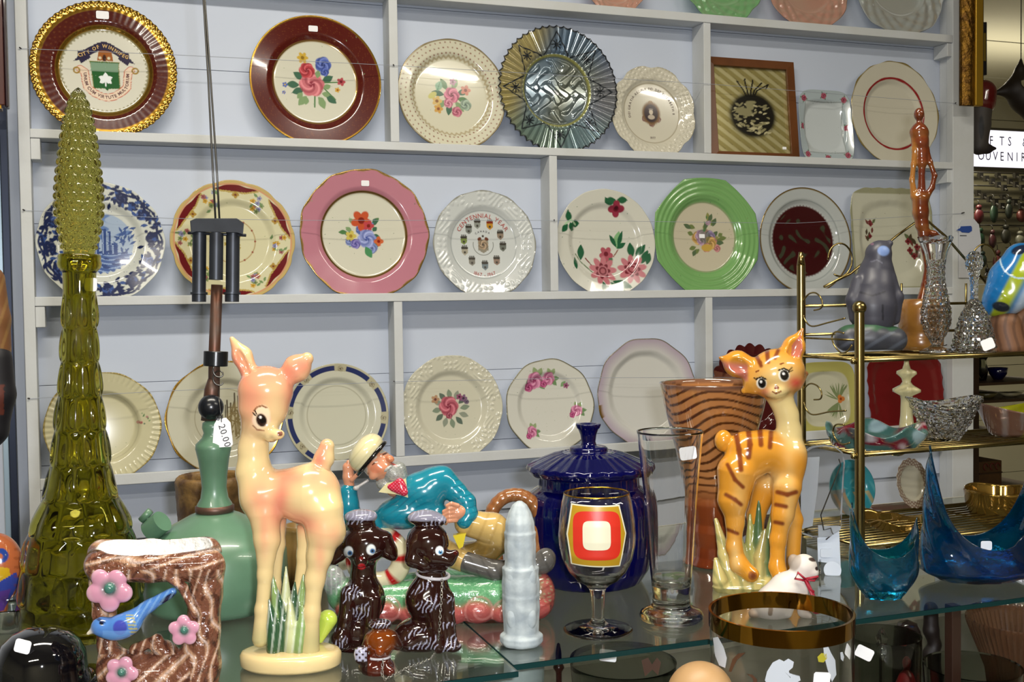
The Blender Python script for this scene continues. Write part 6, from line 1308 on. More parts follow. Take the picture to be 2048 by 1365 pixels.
# side scrolls
for pts in ([(1628, 621), (1640, 618), (1645, 610), (1641, 595), (1630, 586), (1617, 589), (1607, 603), (1605, 620), (1610, 640), (1624, 653), (1655, 646), (1690, 637)], [(1688, 667), (1672, 664), (1664, 673), (1668, 690), (1682, 706), (1696, 702), (1704, 690)],
            [(1628, 800), (1641, 798), (1643, 785), (1634, 772), (1620, 768), (1609, 778), (1606, 795), (1612, 818), (1626, 830), (1660, 824), (1692, 822)], [(1688, 850), (1672, 850), (1666, 862), (1670, 876), (1684, 889), (1700, 886)]):
    P = [sidep(*q) for q in pts]; sm_ = []
    for i in range(len(P)-1):
        p0, p1, p2, p3 = P[max(i-1, 0)], P[i], P[i+1], P[min(i+2, len(P)-1)]
        for k in range(5): q = k/5; sm_.append(0.5*((2*p1)+(p2-p0)*q+(2*p0-5*p1+4*p2-p3)*q*q+(3*p1-p0-3*p2+p3)*q**3))
    sm_.append(P[-1]); ebuild(MB().tube(sm_, 0.0011, 8), 'side_scroll')
for z in (1.437, Z1+0.026): ebuild(MB().tube([E_(0, ED, z-0.034+0.034), E_(EW, ED, z)], 0.0020, 8), 'back_rail')
for x in (1803, 1932): a = backp(x, 567); ebuild(MB().tube([a, Vector((a.x, a.y, Z1))], 0.0016, 8), 'back_spindle')
ebuild(MB().tube([E_(0, 0.002, Z1+0.022), E_(0, ED, Z1+0.022)], 0.0013, 8), 'side_rail')
ped = [(1648, 574), (1700, 548), (1745, 512), (1795, 471), (1846, 434), (1890, 472), (1930, 518), (1972, 566)]
ebuild(MB().tube([backp(*q) for q in ped], 0.0019, 8), 'pediment')
for c, sgn in (((1680, 520), 1), ((1968, 522), -1)):
    P = [backp(c[0]+sgn*24*math.cos(a)*1.0, c[1]-33*math.sin(a)) for a in [math.radians(-120+q*300/24) for q in range(25)]]; ebuild(MB().tube(P, 0.0013, 8), 'pediment_scroll')
# ============================================================ on the top brass shelf
def onsh(px, z, v):     # a spot on a shelf seen in column px, v back from the front edge
    O = E_(0, v, z); r = ray(px, 700); a = Vector((r.x, r.y, 0)); q = Vector((CAMP.x, CAMP.y, 0)); n = Vector((EV.x, EV.y, 0)); tt = (Vector((O.x, O.y, 0))-q).dot(n)/a.dot(n); w = q+a*tt; w.z = z; return w
P = onsh(1742, Z1+0.0003, 0.058); F_ = Fig(P); s = F_.s
t = root('penguin_carving', P, 'dark slate carved penguin gazing up on a green topped stone, top brass shelf', 'carving')
sl = hx('3d3d47')
F_.chain([(1757, 508, 0, 26), (1756, 540, 0, 24), (1750, 575, 0, 36), (1746, 612, 0, 44), (1746, 636, 0, 42)], sl, 10); F_.chain([(1766, 496, -2, 17), (1779, 487, -4, 7)], sl, 5); F_.chain([(1780, 560, -6, 12), (1792, 595, -6, 14), (1790, 640, -4, 10)], sl, 6); F_.chain([(1716, 560, -4, 12), (1706, 600, -4, 14), (1708, 636, -2, 10)], sl, 6); F_.e((1752, 560, 10), (38, 34, 50), 0, sl, 10)
def ppg(p): p.ell(1767, 502, 12, 10, 0.1, hx('7088b8')); p.line([(1742, 524), (1754, 520), (1764, 526)], 1.6, hx('5c5c68')); p.line([(1765, 610), (1766, 640)], 2.5, hx('24242c')); p.line([(1720, 585), (1745, 592), (1770, 584)], 2.5, hx('2c2c34')); p.ell(1743, 487, 5, 3, 0.5, hx('6a5060'))  # bluish patch on the cheek is a highlight painted into the colour
F_.mesh('body', t, pmat('painted_slate', rough=0.42, attr=True), h=2.1, k=8, paint=ppg)
F_.chain([(1700, 678, -14, 28), (1745, 676, -18, 30), (1785, 680, -14, 27)], hx('3a3c44'), 10); F_.chain([(1695, 678, 24, 26), (1745, 674, 28, 30), (1788, 680, 24, 26)], hx('3a3c44'), 10)
F_.e((1742, 720, 0), (100, 90, 22), 0, None, 4, carve=True)
F_.mesh('stone_base', t, pmat('painted_slate', rough=0.42, attr=True), h=2.3, k=8, paint=lambda p: (p.m((1-sm(655, 664, p.v+3*np.sin(p.u*0.2)))*1.0, hx('2e5238')), p.m(sm(0.5, 0.9, np.sin(p.u*0.12+p.v*0.2))*(p.v > 664)*0.4, hx('6a7280'))))
# carved wooden nude on a drum
P = onsh(1842, Z1+0.0003, 0.088); F_ = Fig(P); s = F_.s
t = root('wood_carving', P, 'slender carved reddish wooden figure with arms looped low, standing on a turned wooden drum', 'carving')
w1, w2 = hx('5a260f'), hx('93602a')
F_.e((1838, 229), (10, 10, 13), 0, hx('5e2c16'), 3); F_.c((1838, 240, 0), (1838, 252, 0), 4.5, 6, w1, 3); F_.chain([(1830, 266, 0, 10), (1838, 262, 0, 14), (1847, 266, 0, 10)], w1, 5); F_.chain([(1838, 264, 0, 16), (1841, 285, 0, 14), (1843, 305, 0, 10), (1844, 325, 0, 10)], hx('6a3018'), 6)
F_.chain([(1828, 270, 0, 6), (1830, 300, 0, 6), (1827, 330, 0, 5), (1824, 360, 0, 5), (1828, 392, 0, 7)], w2, 4); F_.chain([(1850, 270, 0, 6), (1852, 300, 0, 6), (1860, 325, 0, 5), (1869, 352, 0, 5), (1864, 376, 0, 5), (1850, 396, 0, 8)], w1, 4)
F_.chain([(1844, 325, 0, 9), (1843, 345, 0, 6), (1843, 380, 0, 8)], hx('5a2414'), 4); F_.chain([(1840, 398, 0, 16), (1841, 425, 0, 15), (1844, 450, 0, 12), (1848, 470, 0, 11)], w1, 6); F_.chain([(1852, 466, 0, 9), (1868, 468, 0, 6), (1880, 474, 0, 3)], w1, 4); F_.chain([(1846, 470, 0, 9), (1849, 500, 0, 6), (1854, 535, 0, 5), (1850, 570, 0, 7), (1843, 603, 0, 10)], w1, 4)
def pw(p): p.m(((1-sm(1826, 1838, p.u))*(p.v > 285))*0.8, w2); p.m(sm(0.5, 1, np.sin(p.v*0.10))*0.25, w2)
F_.mesh('figure', t, pmat('varnished_wood', rough=0.15, coat=0.8, attr=True), h=1.8, k=5, paint=pw)
lathe_obj('drum', P, [(0, 700), (40, 700), (43, 690), (43, 676), (39, 668), (43, 660), (44, 640), (43, 618), (38, 602), (30, 598), (0, 598)], pmat('light_turned_wood', hx('8e6228'), 0.25, coat=0.5, noise=(40, hx('683c18'), 0.6)), t, 48)
# crystal vase and bell
CRY = glassy('cut_crystal', (0.95, 0.95, 0.97), 0.0, 1.55)
def cut(n, a, lo_, hi_, s_, pitch=0.0075):
    def f(t_, r, z, i):
        if z < lo_ or z > hi_: return r, z
        row = int(z/pitch); aa = t_*n/(2*PI)+0.5*(row % 2); return r*(1+a*(abs((aa % 1)-0.5)+abs((z/pitch) % 1-0.5)-0.5)), z
    return f
P = onsh(1872, Z1+0.0003, 0.042); s = mpx(P)
t = root('bud_vase', P, 'slender cut crystal bud vase with flared jagged mouth, in front of the wooden drum', 'vase')
o_ = resamp(prof(P, [(0, 705), (32, 705), (32, 702), (14, 694), (8, 690), (12, 682), (22, 665), (28, 645), (28, 620), (22, 590), (17, 560), (17, 530), (22, 505), (30, 485), (33, 474)]), 120)
i_ = resamp(prof(P, [(30, 474), (19, 505), (14, 535), (14, 560), (19, 592), (24, 622), (24, 645), (14, 672), (0, 676)]), 60)
c_ = cut(14, 0.16, 0.008, zat(P, 520)-P.z, s)
MB().lathe(o_+i_, 84, lambda a, r, z, i: (c_(a, r, z, i) if i < 120 else (r, z)) if z < zat(P, 484)-P.z else (r*(1+0.10*math.cos(3*a)), z+0.0012*math.cos(6*a)), ).build('vase', CRY, t, angle=12)
P = onsh(1948, Z1+0.0003, 0.045); s = mpx(P)
t = root('crystal_bell', P, 'cut crystal dinner bell with faceted handle and a white price sticker', 'bell')
o_ = resamp(prof(P, [(39, 704), (43, 703), (41, 690), (35, 660), (26, 630), (15, 610), (8, 600), (7, 590), (8, 560), (11, 545), (17, 530), (16, 515), (8, 504), (0, 502)]), 130)
c_ = cut(16, 0.16, 0.004, 1, s)
MB().lathe(resamp(prof(P, [(0, 625), (22, 635), (31, 662), (37, 690), (39, 704)]), 50)+o_, 84, lambda a, r, z, i: c_(a, r, z, i) if i > 52 else (r, z)).build('bell', CRY, t, angle=12)
card('price_sticker', t, Fig(P), rrect(1976, 689, 26, 22, -22), -46, label='small white price sticker')
P = onsh(2022, Z1+0.0003, 0.055); F_ = Fig(P); s = F_.s
t = root('bird_ornament', P, 'blue and lime bird ornament on a brown stump, cut by the right edge', 'ornament')
F_.chain([(2042, 520, 0, 34), (2022, 560, 0, 42), (2000, 600, 0, 34), (1985, 615, 0, 16)], hx('1464a0'), 10); F_.e((2030, 580, -6), (34, 40, 50), -20, hx('1464a0'), 10)
def pbo(p):
    q = (p.u-2010)*0.86+(p.v-560)*0.45; p.m(sm(2, 10, q)*(1-sm(26, 40, q))*1.0, hx('93a222')); p.m(sm(34, 48, q)*(p.v > 560), hx('a8bcd0')); p.ell(2040, 500, 18, 9, -0.3, hx('0c1a34')); p.circ(2042, 515, 42, 2, hx('a8c0d0')); p.ell(2002, 614, 18, 10, 0.2, hx('1c2430'))
F_.mesh('bird', t, h=2.0, k=8, paint=pbo)
F_.chain([(2010, 650, 0, 30), (2018, 694, 0, 34)], hx('6e4a30'), 6); F_.chain([(2040, 640, 10, 26), (2050, 694, 10, 32)], hx('6e4a30'), 6); F_.e((2028, 740, 0), (90, 80, 38), 0, None, 3, carve=True)
F_.mesh('stump', t, MATT, h=2.4, k=6, paint=lambda p: p.m(sm(0.1, 0.8, np.sin(p.u*0.35+2*np.sin(p.v*0.06)))*0.6, hx('3e2414')))
# ============================================================ middle brass shelf
def free_dish(name, P, px, label, cat, mat, mod, color=None, n=96, nres=70, part='bowl', **k):
    t_ = root(name, P, label, cat); mb_ = MB().lathe(resamp(prof(P, px), nres), n, mod)
    if color is not None:
        V = np.array(mb_.v); mb_.c = [tuple(c) for c in color(V)]; mb_.hasc = True
    mb_.build(part, mat, t_, **k); return t_
ART = pmat('art_glass', rough=0.03, coat=1.0, attr=True, trans=0.35, ior=1.5)
P = onsh(1750, Z2+0.0003, 0.060); s = mpx(P)
def cart(V):
    x, y, z = V[:, 0]/s, V[:, 1]/s, V[:, 2]/s; a = np.arctan2(y, x); C = np.zeros((len(V), 4)); C[:, :3] = hx('4f7c76')
    n = np.sin(a*3+z*0.1)+0.8*np.sin(x*0.07+1)+0.6*np.sin(y*0.11+x*0.05); mix(C, sm(0.4, 0.9, n), hx('8a1430')); mix(C, sm(-0.2, -0.9, n)*0+sm(0.6, 1.2, -n), hx('a8c4cc')); mix(C, sm(1.2, 1.8, n), hx('d0c8cc')); mix(C, sm(0.9, 1.3, np.sin(a*5+2)+0.3*n)*0.8, hx('163c3a')); return C
t = free_dish('glass_ashtray', P, [(0, 902), (60, 902), (82, 892), (94, 870), (98, 855), (90, 856), (72, 876), (40, 886), (0, 888)], 'thick multicoloured art glass ashtray, teal with red and white swirls, on the middle brass shelf', 'ashtray', ART,
              lambda a, r, z, i: (r*(1+0.10*math.cos(3*a+0.7)*z/0.03+0.05*math.cos(7*a)*z/0.03), z*(1+0.28*math.cos(5*a+1.0))), cart)
P = onsh(1888, Z2+0.0003, 0.062); s = mpx(P)
c_ = cut(18, 0.14, 0.004, 1, s, 0.010)
free_dish('crystal_bowl', P, [(0, 888), (20, 888), (30, 880), (48, 850), (62, 820), (72, 800), (68, 800), (56, 822), (40, 850), (22, 872), (0, 876)], 'cut crystal bowl with wavy flared rim, middle of the second brass shelf', 'bowl', CRY, lambda a, r, z, i: (c_(a, r, z, i)[0], z*(1+0.10*math.cos(2*a+0.6))), part='bowl', angle=15)
P = onsh(2030, Z2+0.0003, 0.060); s = mpx(P)
def cyg(V): C = np.zeros((len(V), 4)); C[:, :3] = hx('7e5a4a'); x = V[:, 0]/s; z = V[:, 2]/s; mix(C, sm(-22, -8, x)*(1-sm(62, 70, z)), hx('a8a81c')); mix(C, sm(0.5, 0.9, np.sin(x*0.25+z*0.1))*(x < -25)*0.5, hx('a09a98')); return C
free_dish('glass_basket', P, [(0, 880), (24, 880), (46, 866), (60, 840), (74, 812), (71, 812), (56, 842), (40, 864), (0, 872)], 'brown and lime yellow glass dish at the right end of the middle brass shelf', 'dish', ART, lambda a, r, z, i: (r*(1+0.12*math.cos(2*a)), z*(1+0.16*math.cos(2*a+0.4))), cyg)
P = onsh(1813, Z2+0.0003, 0.100)
t = root('cream_ornament', P, 'slim cream ceramic ornament with two flared collars in front of the dark red tray', 'ornament')
lathe_obj('body', P, [(0, 886), (30, 886), (30, 880), (16, 870), (12, 830), (11, 800), (12, 792), (26, 784), (26, 779), (12, 770), (8, 764), (10, 757), (19, 748), (18, 743), (8, 738), (5, 728), (4, 716), (0, 714)], pmat('cream_glaze', hx('cfc594'), 0.15, coat=0.7), t, 40, mod=lambda a, r, z, i: (r*(1+(0.10*math.cos(6*a) if i in (7, 8, 12, 13) else 0)), z))
# ============================================================ bottom brass shelf
GLG = pmat('gold_lustre_glass', hx('9c7a34'), 0.10, 0.85, coat=0.5)
P = onsh(1790, Z3+0.0003, 0.085); s = mpx(P)
free_dish('gold_leaf_dish', P, [(0, 1078), (40, 1078), (56, 1066), (68, 1048), (72, 1036), (68, 1037), (52, 1058), (38, 1068), (0, 1070)], 'gold lustre glass dish with curled leaf rim on the lowest brass shelf', 'dish', GLG, lambda a, r, z, i: (r*(1+0.14*math.cos(3*a)), z*(1+0.5*math.cos(3*a+1.2)+0.25*math.cos(7*a))))
P = onsh(2000, Z3+0.0003, 0.105); s = mpx(P)
free_dish('gold_rim_bowl', P, [(0, 1058), (30, 1058), (50, 1040), (62, 1010), (66, 978), (64, 978), (59, 1010), (46, 1038), (0, 1052)], 'square clear bowl with gold lustre upper half, behind the large blue glass basket', 'bowl', GLG, lambda a, r, z, i: (r*(1+0.10*abs(math.cos(2*a))), z*(1+0.05*math.cos(4*a))))
def stand_plate(name, P, R, label, base, paint, outline=outline_round, tilt=12, rotz=0.0, mat=None, cat='plate'):
    return make_plate(name, R, 0, 0, label, cat=cat, base=base, paint=paint, outline=outline, well=0.66, tilt=math.radians(tilt), loc=P, mat=mat, nr=50, na=200, rotz=rotz)
P = onsh(1706, Z3+0.0003, 0.150)
def p_turq(p):
    p.C[:, :3] = hx('2a7f8a'); p.m(sm(0.3, 0.9, np.sin(p.t*5+p.r*9)*np.sin(p.u*8+p.v*3))*0.5, hx('63a8a8')); p.m((p.v < -0.15)*sm(0.3, 0.8, np.sin(p.u*13+p.v*5))*0.7, hx('a88a4a')); p.m((p.u < -0.2)*(p.v < 0)*0.5, hx('9a7460'))
stand_plate('picture_plate', P, 56*mpx(P), 'round turquoise scenic plate behind the left brass post, lowest shelf', hx('2a7f8a'), p_turq)
P = onsh(1830, Z3+0.0003, 0.155)
def p_lace(p): p.m(sm(0.70, 0.74, p.rad)*sm(-0.5, 0.1, np.sin(p.th*24)*np.sin(p.rad*46+p.th*3)+0.1)*0.85, hx('7a5a4e'))
stand_plate('lace_plate', P, 50*mpx(P), 'small cream plate with brown lace border behind the large blue glass prong', hx('bfb9a4'), p_lace, wavy(16, 0.02), rotz=0.25)
# ============================================================ two blue glass baskets
def prong(name, P, cx, hw, ybot, yrim, prongs, label, mat, wall=5.0, flat=0.62):
    """bowl whose rim rises into pulled points; prongs: (angle in degrees, top row, width rad, pull in)"""
    s_ = mpx(P); t_ = root(name, P, label, 'glass basket'); zr = zat(P, yrim)-P.z; N, K = 120, 60; O = []; I = []
    for j in range(N):
        a = 2*PI*j/N; H = zr; pull = 0.0
        for pa, yt, wd, pi_ in prongs:
            d = (a-math.radians(pa)+PI) % (2*PI)-PI; g = math.exp(-(abs(d)/wd)**1.35); zt_ = zat(P, yt)-P.z; H += (zt_-zr)*g; pull += pi_*g
        ro, ri = [], []
        for k in range(K+1):
            q = k/K; z = H*q; zq = min(1, z/zr*0.9); r = hw*(0.46+0.54*math.sin(min(PI/2, zq*PI/2*1.2))**0.8) if k > 0 else 0; z = z if k > 1 else 0.0
            over = max(0, (z-zr)/(max(H-zr, 1e-6))) if H > zr else 0; r2 = r*(1-over*pull)+hw*0.02*math.sin(9*a+z*150)
            nar = 1.0
            O_ = Vector((math.cos(a)*r2*s_, math.sin(a)*r2*flat*s_, z)); rr_ = max(r2-wall*(1-0.5*q), 0); ro.append(O_); ri.append(Vector((math.cos(a)*rr_*s_, math.sin(a)*rr_*flat*s_, max(z, 0.010))))
        O.append(ro+ri[::-1])
    M = Matrix.Rotation(-YAW, 4, 'Z'); G = [[M @ q for q in col] for col in O]
    MB().grid(G, closeu=True).build('basket', mat, t_); return t_
AQ = pmat('aqua_glass', hx('2ab4d0'), 0.02, trans=0.97, ior=1.5, coat=0.4, bump=(70, 0.5), noise=(16, hx('0a6ab8'), 0.7)); AQ2 = pmat('blue_glass', hx('1a90cc'), 0.02, trans=0.97, ior=1.5, coat=0.4, bump=(60, 0.5), noise=(10, hx('0a2a98'), 0.7))
P = onglass(1768, 1196); prong('glass_basket', P, 1768, 68, 1205, 1126, ((180, 1005, 0.80, 0.04), (0, 1036, 0.80, 0.02)), 'smaller aqua blue glass basket with two pulled points, left of the larger blue one', AQ)
P = onglass(1958, 1160); prong('glass_basket', P, 1958, 118, 1178, 1132, ((180, 890, 0.85, 0.17), (0, 925, 0.85, 0.12)), 'large deep blue glass basket with a very tall pulled point at its left', AQ2, wall=8)
F_ = Fig(P); card('price_sticker', bpy.data.objects['glass_basket.002'] if 'glass_basket.002' in bpy.data.objects else None, F_, rrect(1973, 1092, 22, 18), 52, label='small white price sticker')
# ============================================================ clear package with cards
P = onglass(1646, 1150); F_ = Fig(P); s = F_.s
t = root('blister_package', P, 'clear plastic package with white cards and round tag, left of front brass post', 'package')
PL = glassy('clear_plastic', (0.93, 0.94, 0.96), 0.06, 1.3)
arch = [(1602+0, 1068), (1601, 920), (1606, 902), (1622, 892), (1648, 889), (1672, 893), (1686, 905), (1690, 925), (1682, 1060), (1660, 1074), (1625, 1076)]
a3 = [Vector(F_.p(x, y, -22)) for x, y in arch]; b3 = [Vector(F_.p(x, y, 22)) for x, y in arch]; n = len(arch)
mb = MB(); mb.add(a3+b3, [tuple(range(n)), tuple(range(2*n-1, n-1, -1))]+[(i, i+n, (i+1) % n+n, (i+1) % n) for i in range(n)]); o = mb.build('dome', PL, t, smooth=False, bevel=0.002)
CARDM = pmat('white_card', hx('ccd4de'), 0.6)
card('insert_card', t, F_, [(1604, 916), (1638, 914), (1634, 975), (1624, 1052), (1603, 1058)], -4, CARDM, th=0.001)
card('backing_card', t, F_, [(1634, 1050), (1678, 1052), (1682, 1148), (1668, 1150), (1666, 1128), (1636, 1124)], 10, CARDM, th=0.001); card('small_card', t, F_, rrect(1653, 1107, 24, 17), 4, CARDM, th=0.001)
MB().tube([F_.p(1665, 1141, -2), F_.p(1665, 1141, 2)], 17*s, 28).build('round_tag', CARDM, t, angle=40)
wv_ = [F_.p(*q) for q in ((1676, 918, 0), (1680, 930, 0), (1640, 1030, 0), (1646, 1060, 0), (1660, 1056, 0), (1664, 1070, 0), (1652, 1080, 0))]; MB().tube(wv_, 1.3*s, 6).build('wire_hook', STEEL, t)
MB().tube([F_.p(1672, 1148, 10), F_.p(1672, 1153, 10)], 6*s, 8).tube([F_.p(1640, 1120, 10), F_.p(1640, 1153, 10)], 2*s, 8).build('stand_foot', PL, t)
# ============================================================ gold rimmed bowl in front
ZR = 1.165; P = atz(1562, 1222, ZR); P.z = 1.0402; s = mpx(atz(1562, 1222, ZR)); H = ZR-P.z
t = root('gold_rimmed_bowl', P, 'large clear glass bowl with broad gold rim, white frosted petals and price stickers, front right', 'bowl')
Rb = 142*s
MB().lathe(resamp([(0, 0), (Rb*0.8, 0), (Rb*0.93, 0.006), (Rb*0.97, 0.02), (Rb*0.985, H*0.5), (Rb, H), (Rb-0.0016, H), (Rb*0.985-0.0016, H*0.5), (Rb*0.955, 0.022), (Rb*0.9, 0.009), (0, 0.007)], 80), 96).build('bowl', CLEAR, t)
MB().lathe([(Rb+0.0003, H-0.0150), (Rb+0.0005, H+0.0003), (Rb-0.0020, H+0.0003), (Rb-0.0020, H-0.0150)], 96).build('gold_band', pmat('gold_band', hx('9c7228'), 0.06, 1.0), t, angle=30)
FRO = pmat('frosted_petal', hx('b8bec6'), 0.5); BRN = pmat('brown_stem_paint', hx('4a3020'), 0.4); YEL = pmat('yellow_paint', hx('a8a030'), 0.4)
Pt = Vector((P.x, P.y, 0))
def on_cyl(x, y, lift=0.0006, inside=False):
    """where the pixel ray meets the near (or far) wall of the bowl"""
    r = ray(x, y); a = r.x**2+r.y**2; ox, oy = CAMP.x-P.x, CAMP.y-P.y; b = 2*(ox*r.x+oy*r.y); c = ox*ox+oy*oy-(Rb*0.99+lift)**2; D_ = max(b*b-4*a*c, 0)
    tt = (-b+(math.sqrt(D_) if inside else -math.sqrt(D_)))/(2*a); return CAMP+r*tt-P
def petal(poly, mat, name, lift=0.0007):
    poly = dense(poly, 3); cx = sum(q[0] for q in poly)/len(poly); cy = sum(q[1] for q in poly)/len(poly); n = len(poly); K = 4; V = []
    for k in range(K+1): V += [on_cyl(cx+(x-cx)*k/K, cy+(y-cy)*k/K, lift) for x, y in poly]
    MB().add(V, [(k*n+i, k*n+(i+1) % n, (k+1)*n+(i+1) % n, (k+1)*n+i) for k in range(K) for i in range(n)]).build(name, mat, t)
def pr_(pts): return [(1380+a/4.475, 1060+b/4.475) for a, b in pts]
petal(pr_([(205, 970), (250, 960), (300, 1050), (330, 1150), (315, 1240), (260, 1215), (225, 1130)]), FRO, 'frosted_petal')
petal(pr_([(740, 1190), (800, 1160), (840, 1180), (880, 1155), (930, 1185), (920, 1235), (885, 1265), (900, 1330), (980, 1310), (990, 1350), (900, 1400), (700, 1400), (670, 1350), (690, 1270)]), FRO, 'frosted_petal')
petal(pr_([(1190, 1020), (1230, 1030), (1260, 1100), (1300, 1170), (1310, 1300), (1270, 1365), (1230, 1250), (1200, 1130)]), FRO, 'frosted_petal'); petal(pr_([(1345, 1100), (1365, 1095), (1380, 1140), (1370, 1180), (1350, 1160)]), FRO, 'frosted_petal')
petal(pr_([(1140, 1140), (1175, 1105), (1220, 1110), (1230, 1150), (1195, 1190), (1150, 1185)]), YEL, 'yellow_dot'); petal(pr_([(380, 1160), (430, 1110), (500, 1100), (430, 1150), (395, 1220), (370, 1275), (345, 1270), (365, 1210)]), BRN, 'painted_stem'); petal(pr_([(505, 1290), (560, 1300), (600, 1340), (600, 1390), (575, 1390), (560, 1335)]), BRN, 'painted_stem')
petal(pr_([(1125, 1275), (1245, 1280), (1260, 1300), (1250, 1390), (1100, 1390), (1110, 1290)]), STICK, 'price_sticker', 0.0009)
cab_ = bpy.data.objects['display_counter']
cb(MB().box((-0.78, -1.40, 0.9255), (2.33, -1.256, 1.040)), 'front_step')
# ============================================================ things on the inner shelf, under the glass
ZI = 0.9255
def under(px, d): q = atd(px, 1300, d); return Vector((q.x, q.y, ZI))
def under_lathe(name, px, d, pts, label, cat, mat, part='body', n=56, mod=None, group=None):
    P_ = under(px, d); t_ = root(name, P_, label, cat, group); b_ = prof(P_, pts); z0 = min(q[1] for q in b_)
    top_ = max(range(len(b_)), key=lambda i_: b_[i_][1]); b_ = [(r, max(0.0 if i_ <= top_ or pts[-1][1] > 1350 and len(pts) > 8 else 0.006, z)) for i_, (r, z) in enumerate(b_)]; MB().lathe(resamp(b_, 70), n, (lambda a, r, z, i: mod(a, r, z, 5)) if mod else None).build(part, mat, t_, angle=40); return t_, P_
SMK = glassy('smoky_clear_glass', hx('c8ccc4'), 0.02, 1.35)
base = 1700
t, P = under_lathe('glass_tumbler', 1768, 1.20, [(0, base), (66, base), (72, 1268), (70, 1268), (62, base-8), (0, base-8)], 'large clear glass cylinder with slanted white sticker, under the glass below the aqua basket', 'glass', SMK)
card('price_sticker', t, Fig(Vector((P.x, P.y, P.z)), depth(P+Vector((0, 0, .15)))), rrect(1729, 1307, 36, 24, 26), -76, label='slanted white price sticker')
t, P = under_lathe('crystal_stopper', 1764, 1.26, [(0, base), (14, base), (14, base-6), (5, base-12), (5, 1318), (9, 1306), (15, 1296), (8, 1286), (12, 1276), (5, 1262), (0, 1258)], 'thin dark glass stem with a sparkling faceted knob inside the clear cylinder', 'ornament', CRY, mod=lambda a, r, z, i: (r*(1+0.15*math.cos(5*a)), z), n=20)
DKG = pmat('dark_brown_glass', hx('1c1010'), 0.08, coat=0.8)
under_lathe('dark_bottle', 1815, 1.32, [(0, base), (28, base), (28, 1290), (26, 1262), (18, 1246), (0, 1240)], 'dark brown bottle with rounded top standing under the glass, behind a small red doll', 'bottle', DKG)
RED = pmat('red_plastic', hx('8c1018'), 0.35)
under_lathe('red_doll', 1815, 1.225, [(0, base), (30, base), (24, 1372), (15, 1350), (6, 1340), (9, 1332), (9, 1322), (4, 1315), (0, 1314)], 'small bright red doll shape under the glass in front of the dark bottle', 'doll', RED)
P = under(1866, 1.38); F_ = Fig(P, depth(P+Vector((0, 0, .15)))); t = root('dark_carving', P, 'dark carved wooden figure under the glass between the bottle and the counter post', 'carving'); F_.chain([(1862, 1225, 0, 14), (1862, 1262, 0, 15), (1870, 1290, 0, 12), (1862, 1310, 0, 16), (1862, 1350, 0, 18), (1862, 1400, 0, 20)], hx('1e1410'), 5); 
o = F_.mesh('figure', t, MATT, h=3, k=5)
F2 = P; MB().tube([Vector((o.location.x, o.location.y, 0))+Vector(F_.p(1862, 1400)), Vector((F_.p(1862, 1400)[0], F_.p(1862, 1400)[1], 0))], 0.012, 14).build('leg_block', pmat('dark_wood', hx('1e1410'), 0.5), t)
under_lathe('clear_bowl', 1945, 1.225, [(0, base), (60, base), (80, 1500), (94, 1330), (91, 1330), (76, 1500), (56, base-8), (0, base-8)], 'wide clear glass bowl at lower right under the glass, below the large blue basket', 'bowl', SMK)
AMB = pmat('amber_pressed_glass', hx('6a4a34'), 0.08, trans=0.4, coat=0.5)
under_lathe('amber_bowl', 2046, 1.32, [(0, 1560), (60, 1558), (62, 1400), (70, 1340), (105, 1250), (108, 1236), (103, 1238), (66, 1340), (54, 1390), (0, 1400)], 'brown amber footed glass bowl with beaded rim, partly cut by the right edge', 'bowl', AMB, mod=lambda a, r, z, i: (r*(1+(0.01*math.cos(60*a) if 4 <= i <= 6 else 0)), z), n=240)
t, P = under_lathe('clear_bowl', 1246, 1.20, [(0, base), (80, base), (92, 1500), (106, 1322), (103, 1322), (88, 1500), (76, base-8), (0, base-8)], 'wide clear glass bowl below the goblet with a white sticker and brown butterfly', 'bowl', SMK)
Fb = Fig(Vector((P.x, P.y, P.z)), depth(P+Vector((0, 0, .15)))); card('price_sticker', t, Fb, rrect(1216, 1316, 34, 16, 6), -100, label='small white price sticker'); card('butterfly', t, Fb, [(1283, 1322), (1296, 1316), (1304, 1330), (1314, 1316), (1322, 1326), (1316, 1352), (1305, 1340), (1290, 1354)], -96, BRN)
under_lathe('brown_stemware', 1117, 1.25, [(0, base), (30, base), (30, base-5), (6, base-14), (6, 1345), (12, 1335), (6, 1325), (6, 1312), (3, 1295), (0, 1293)], 'dark brown turned stem standing under the glass between the stone tower and the goblet', 'ornament', pmat('dark_red_wood', hx('2e140e'), 0.25, coat=0.5))
t, P = under_lathe('marble_bowl', 1012, 1.16, [(0, base), (50, base), (62, 1560), (72, 1420), (78, 1300), (76, 1290), (60, 1290), (56, 1305), (54, 1400), (0, 1410)], 'pale grey marble mortar seen through the glass below the stone tower', 'bowl', pmat('pale_marble', hx('8f9c98'), 0.4, noise=(18, hx('71807c'), 0.7)))
P = atd(1402, 1392, 0.98); t = root('wooden_ball', Vector((P.x, P.y, 1.0402)), 'pale wooden ball, its top just in view left of the gold rimmed bowl', 'ornament')
LW = pmat('light_wood', hx('b08c60'), 0.45, noise=(30, hx('9a7648'), 0.4)); r_ = 68*mpx(P)
MB().ball((0, 0, P.z-1.0402), (r_, r_, r_*0.98), n=20).build('ball', LW, t); MB().tube([(0, 0, 0), (0, 0, P.z-1.0402)], r_*0.5, 20).build('peg', LW, t, angle=40)
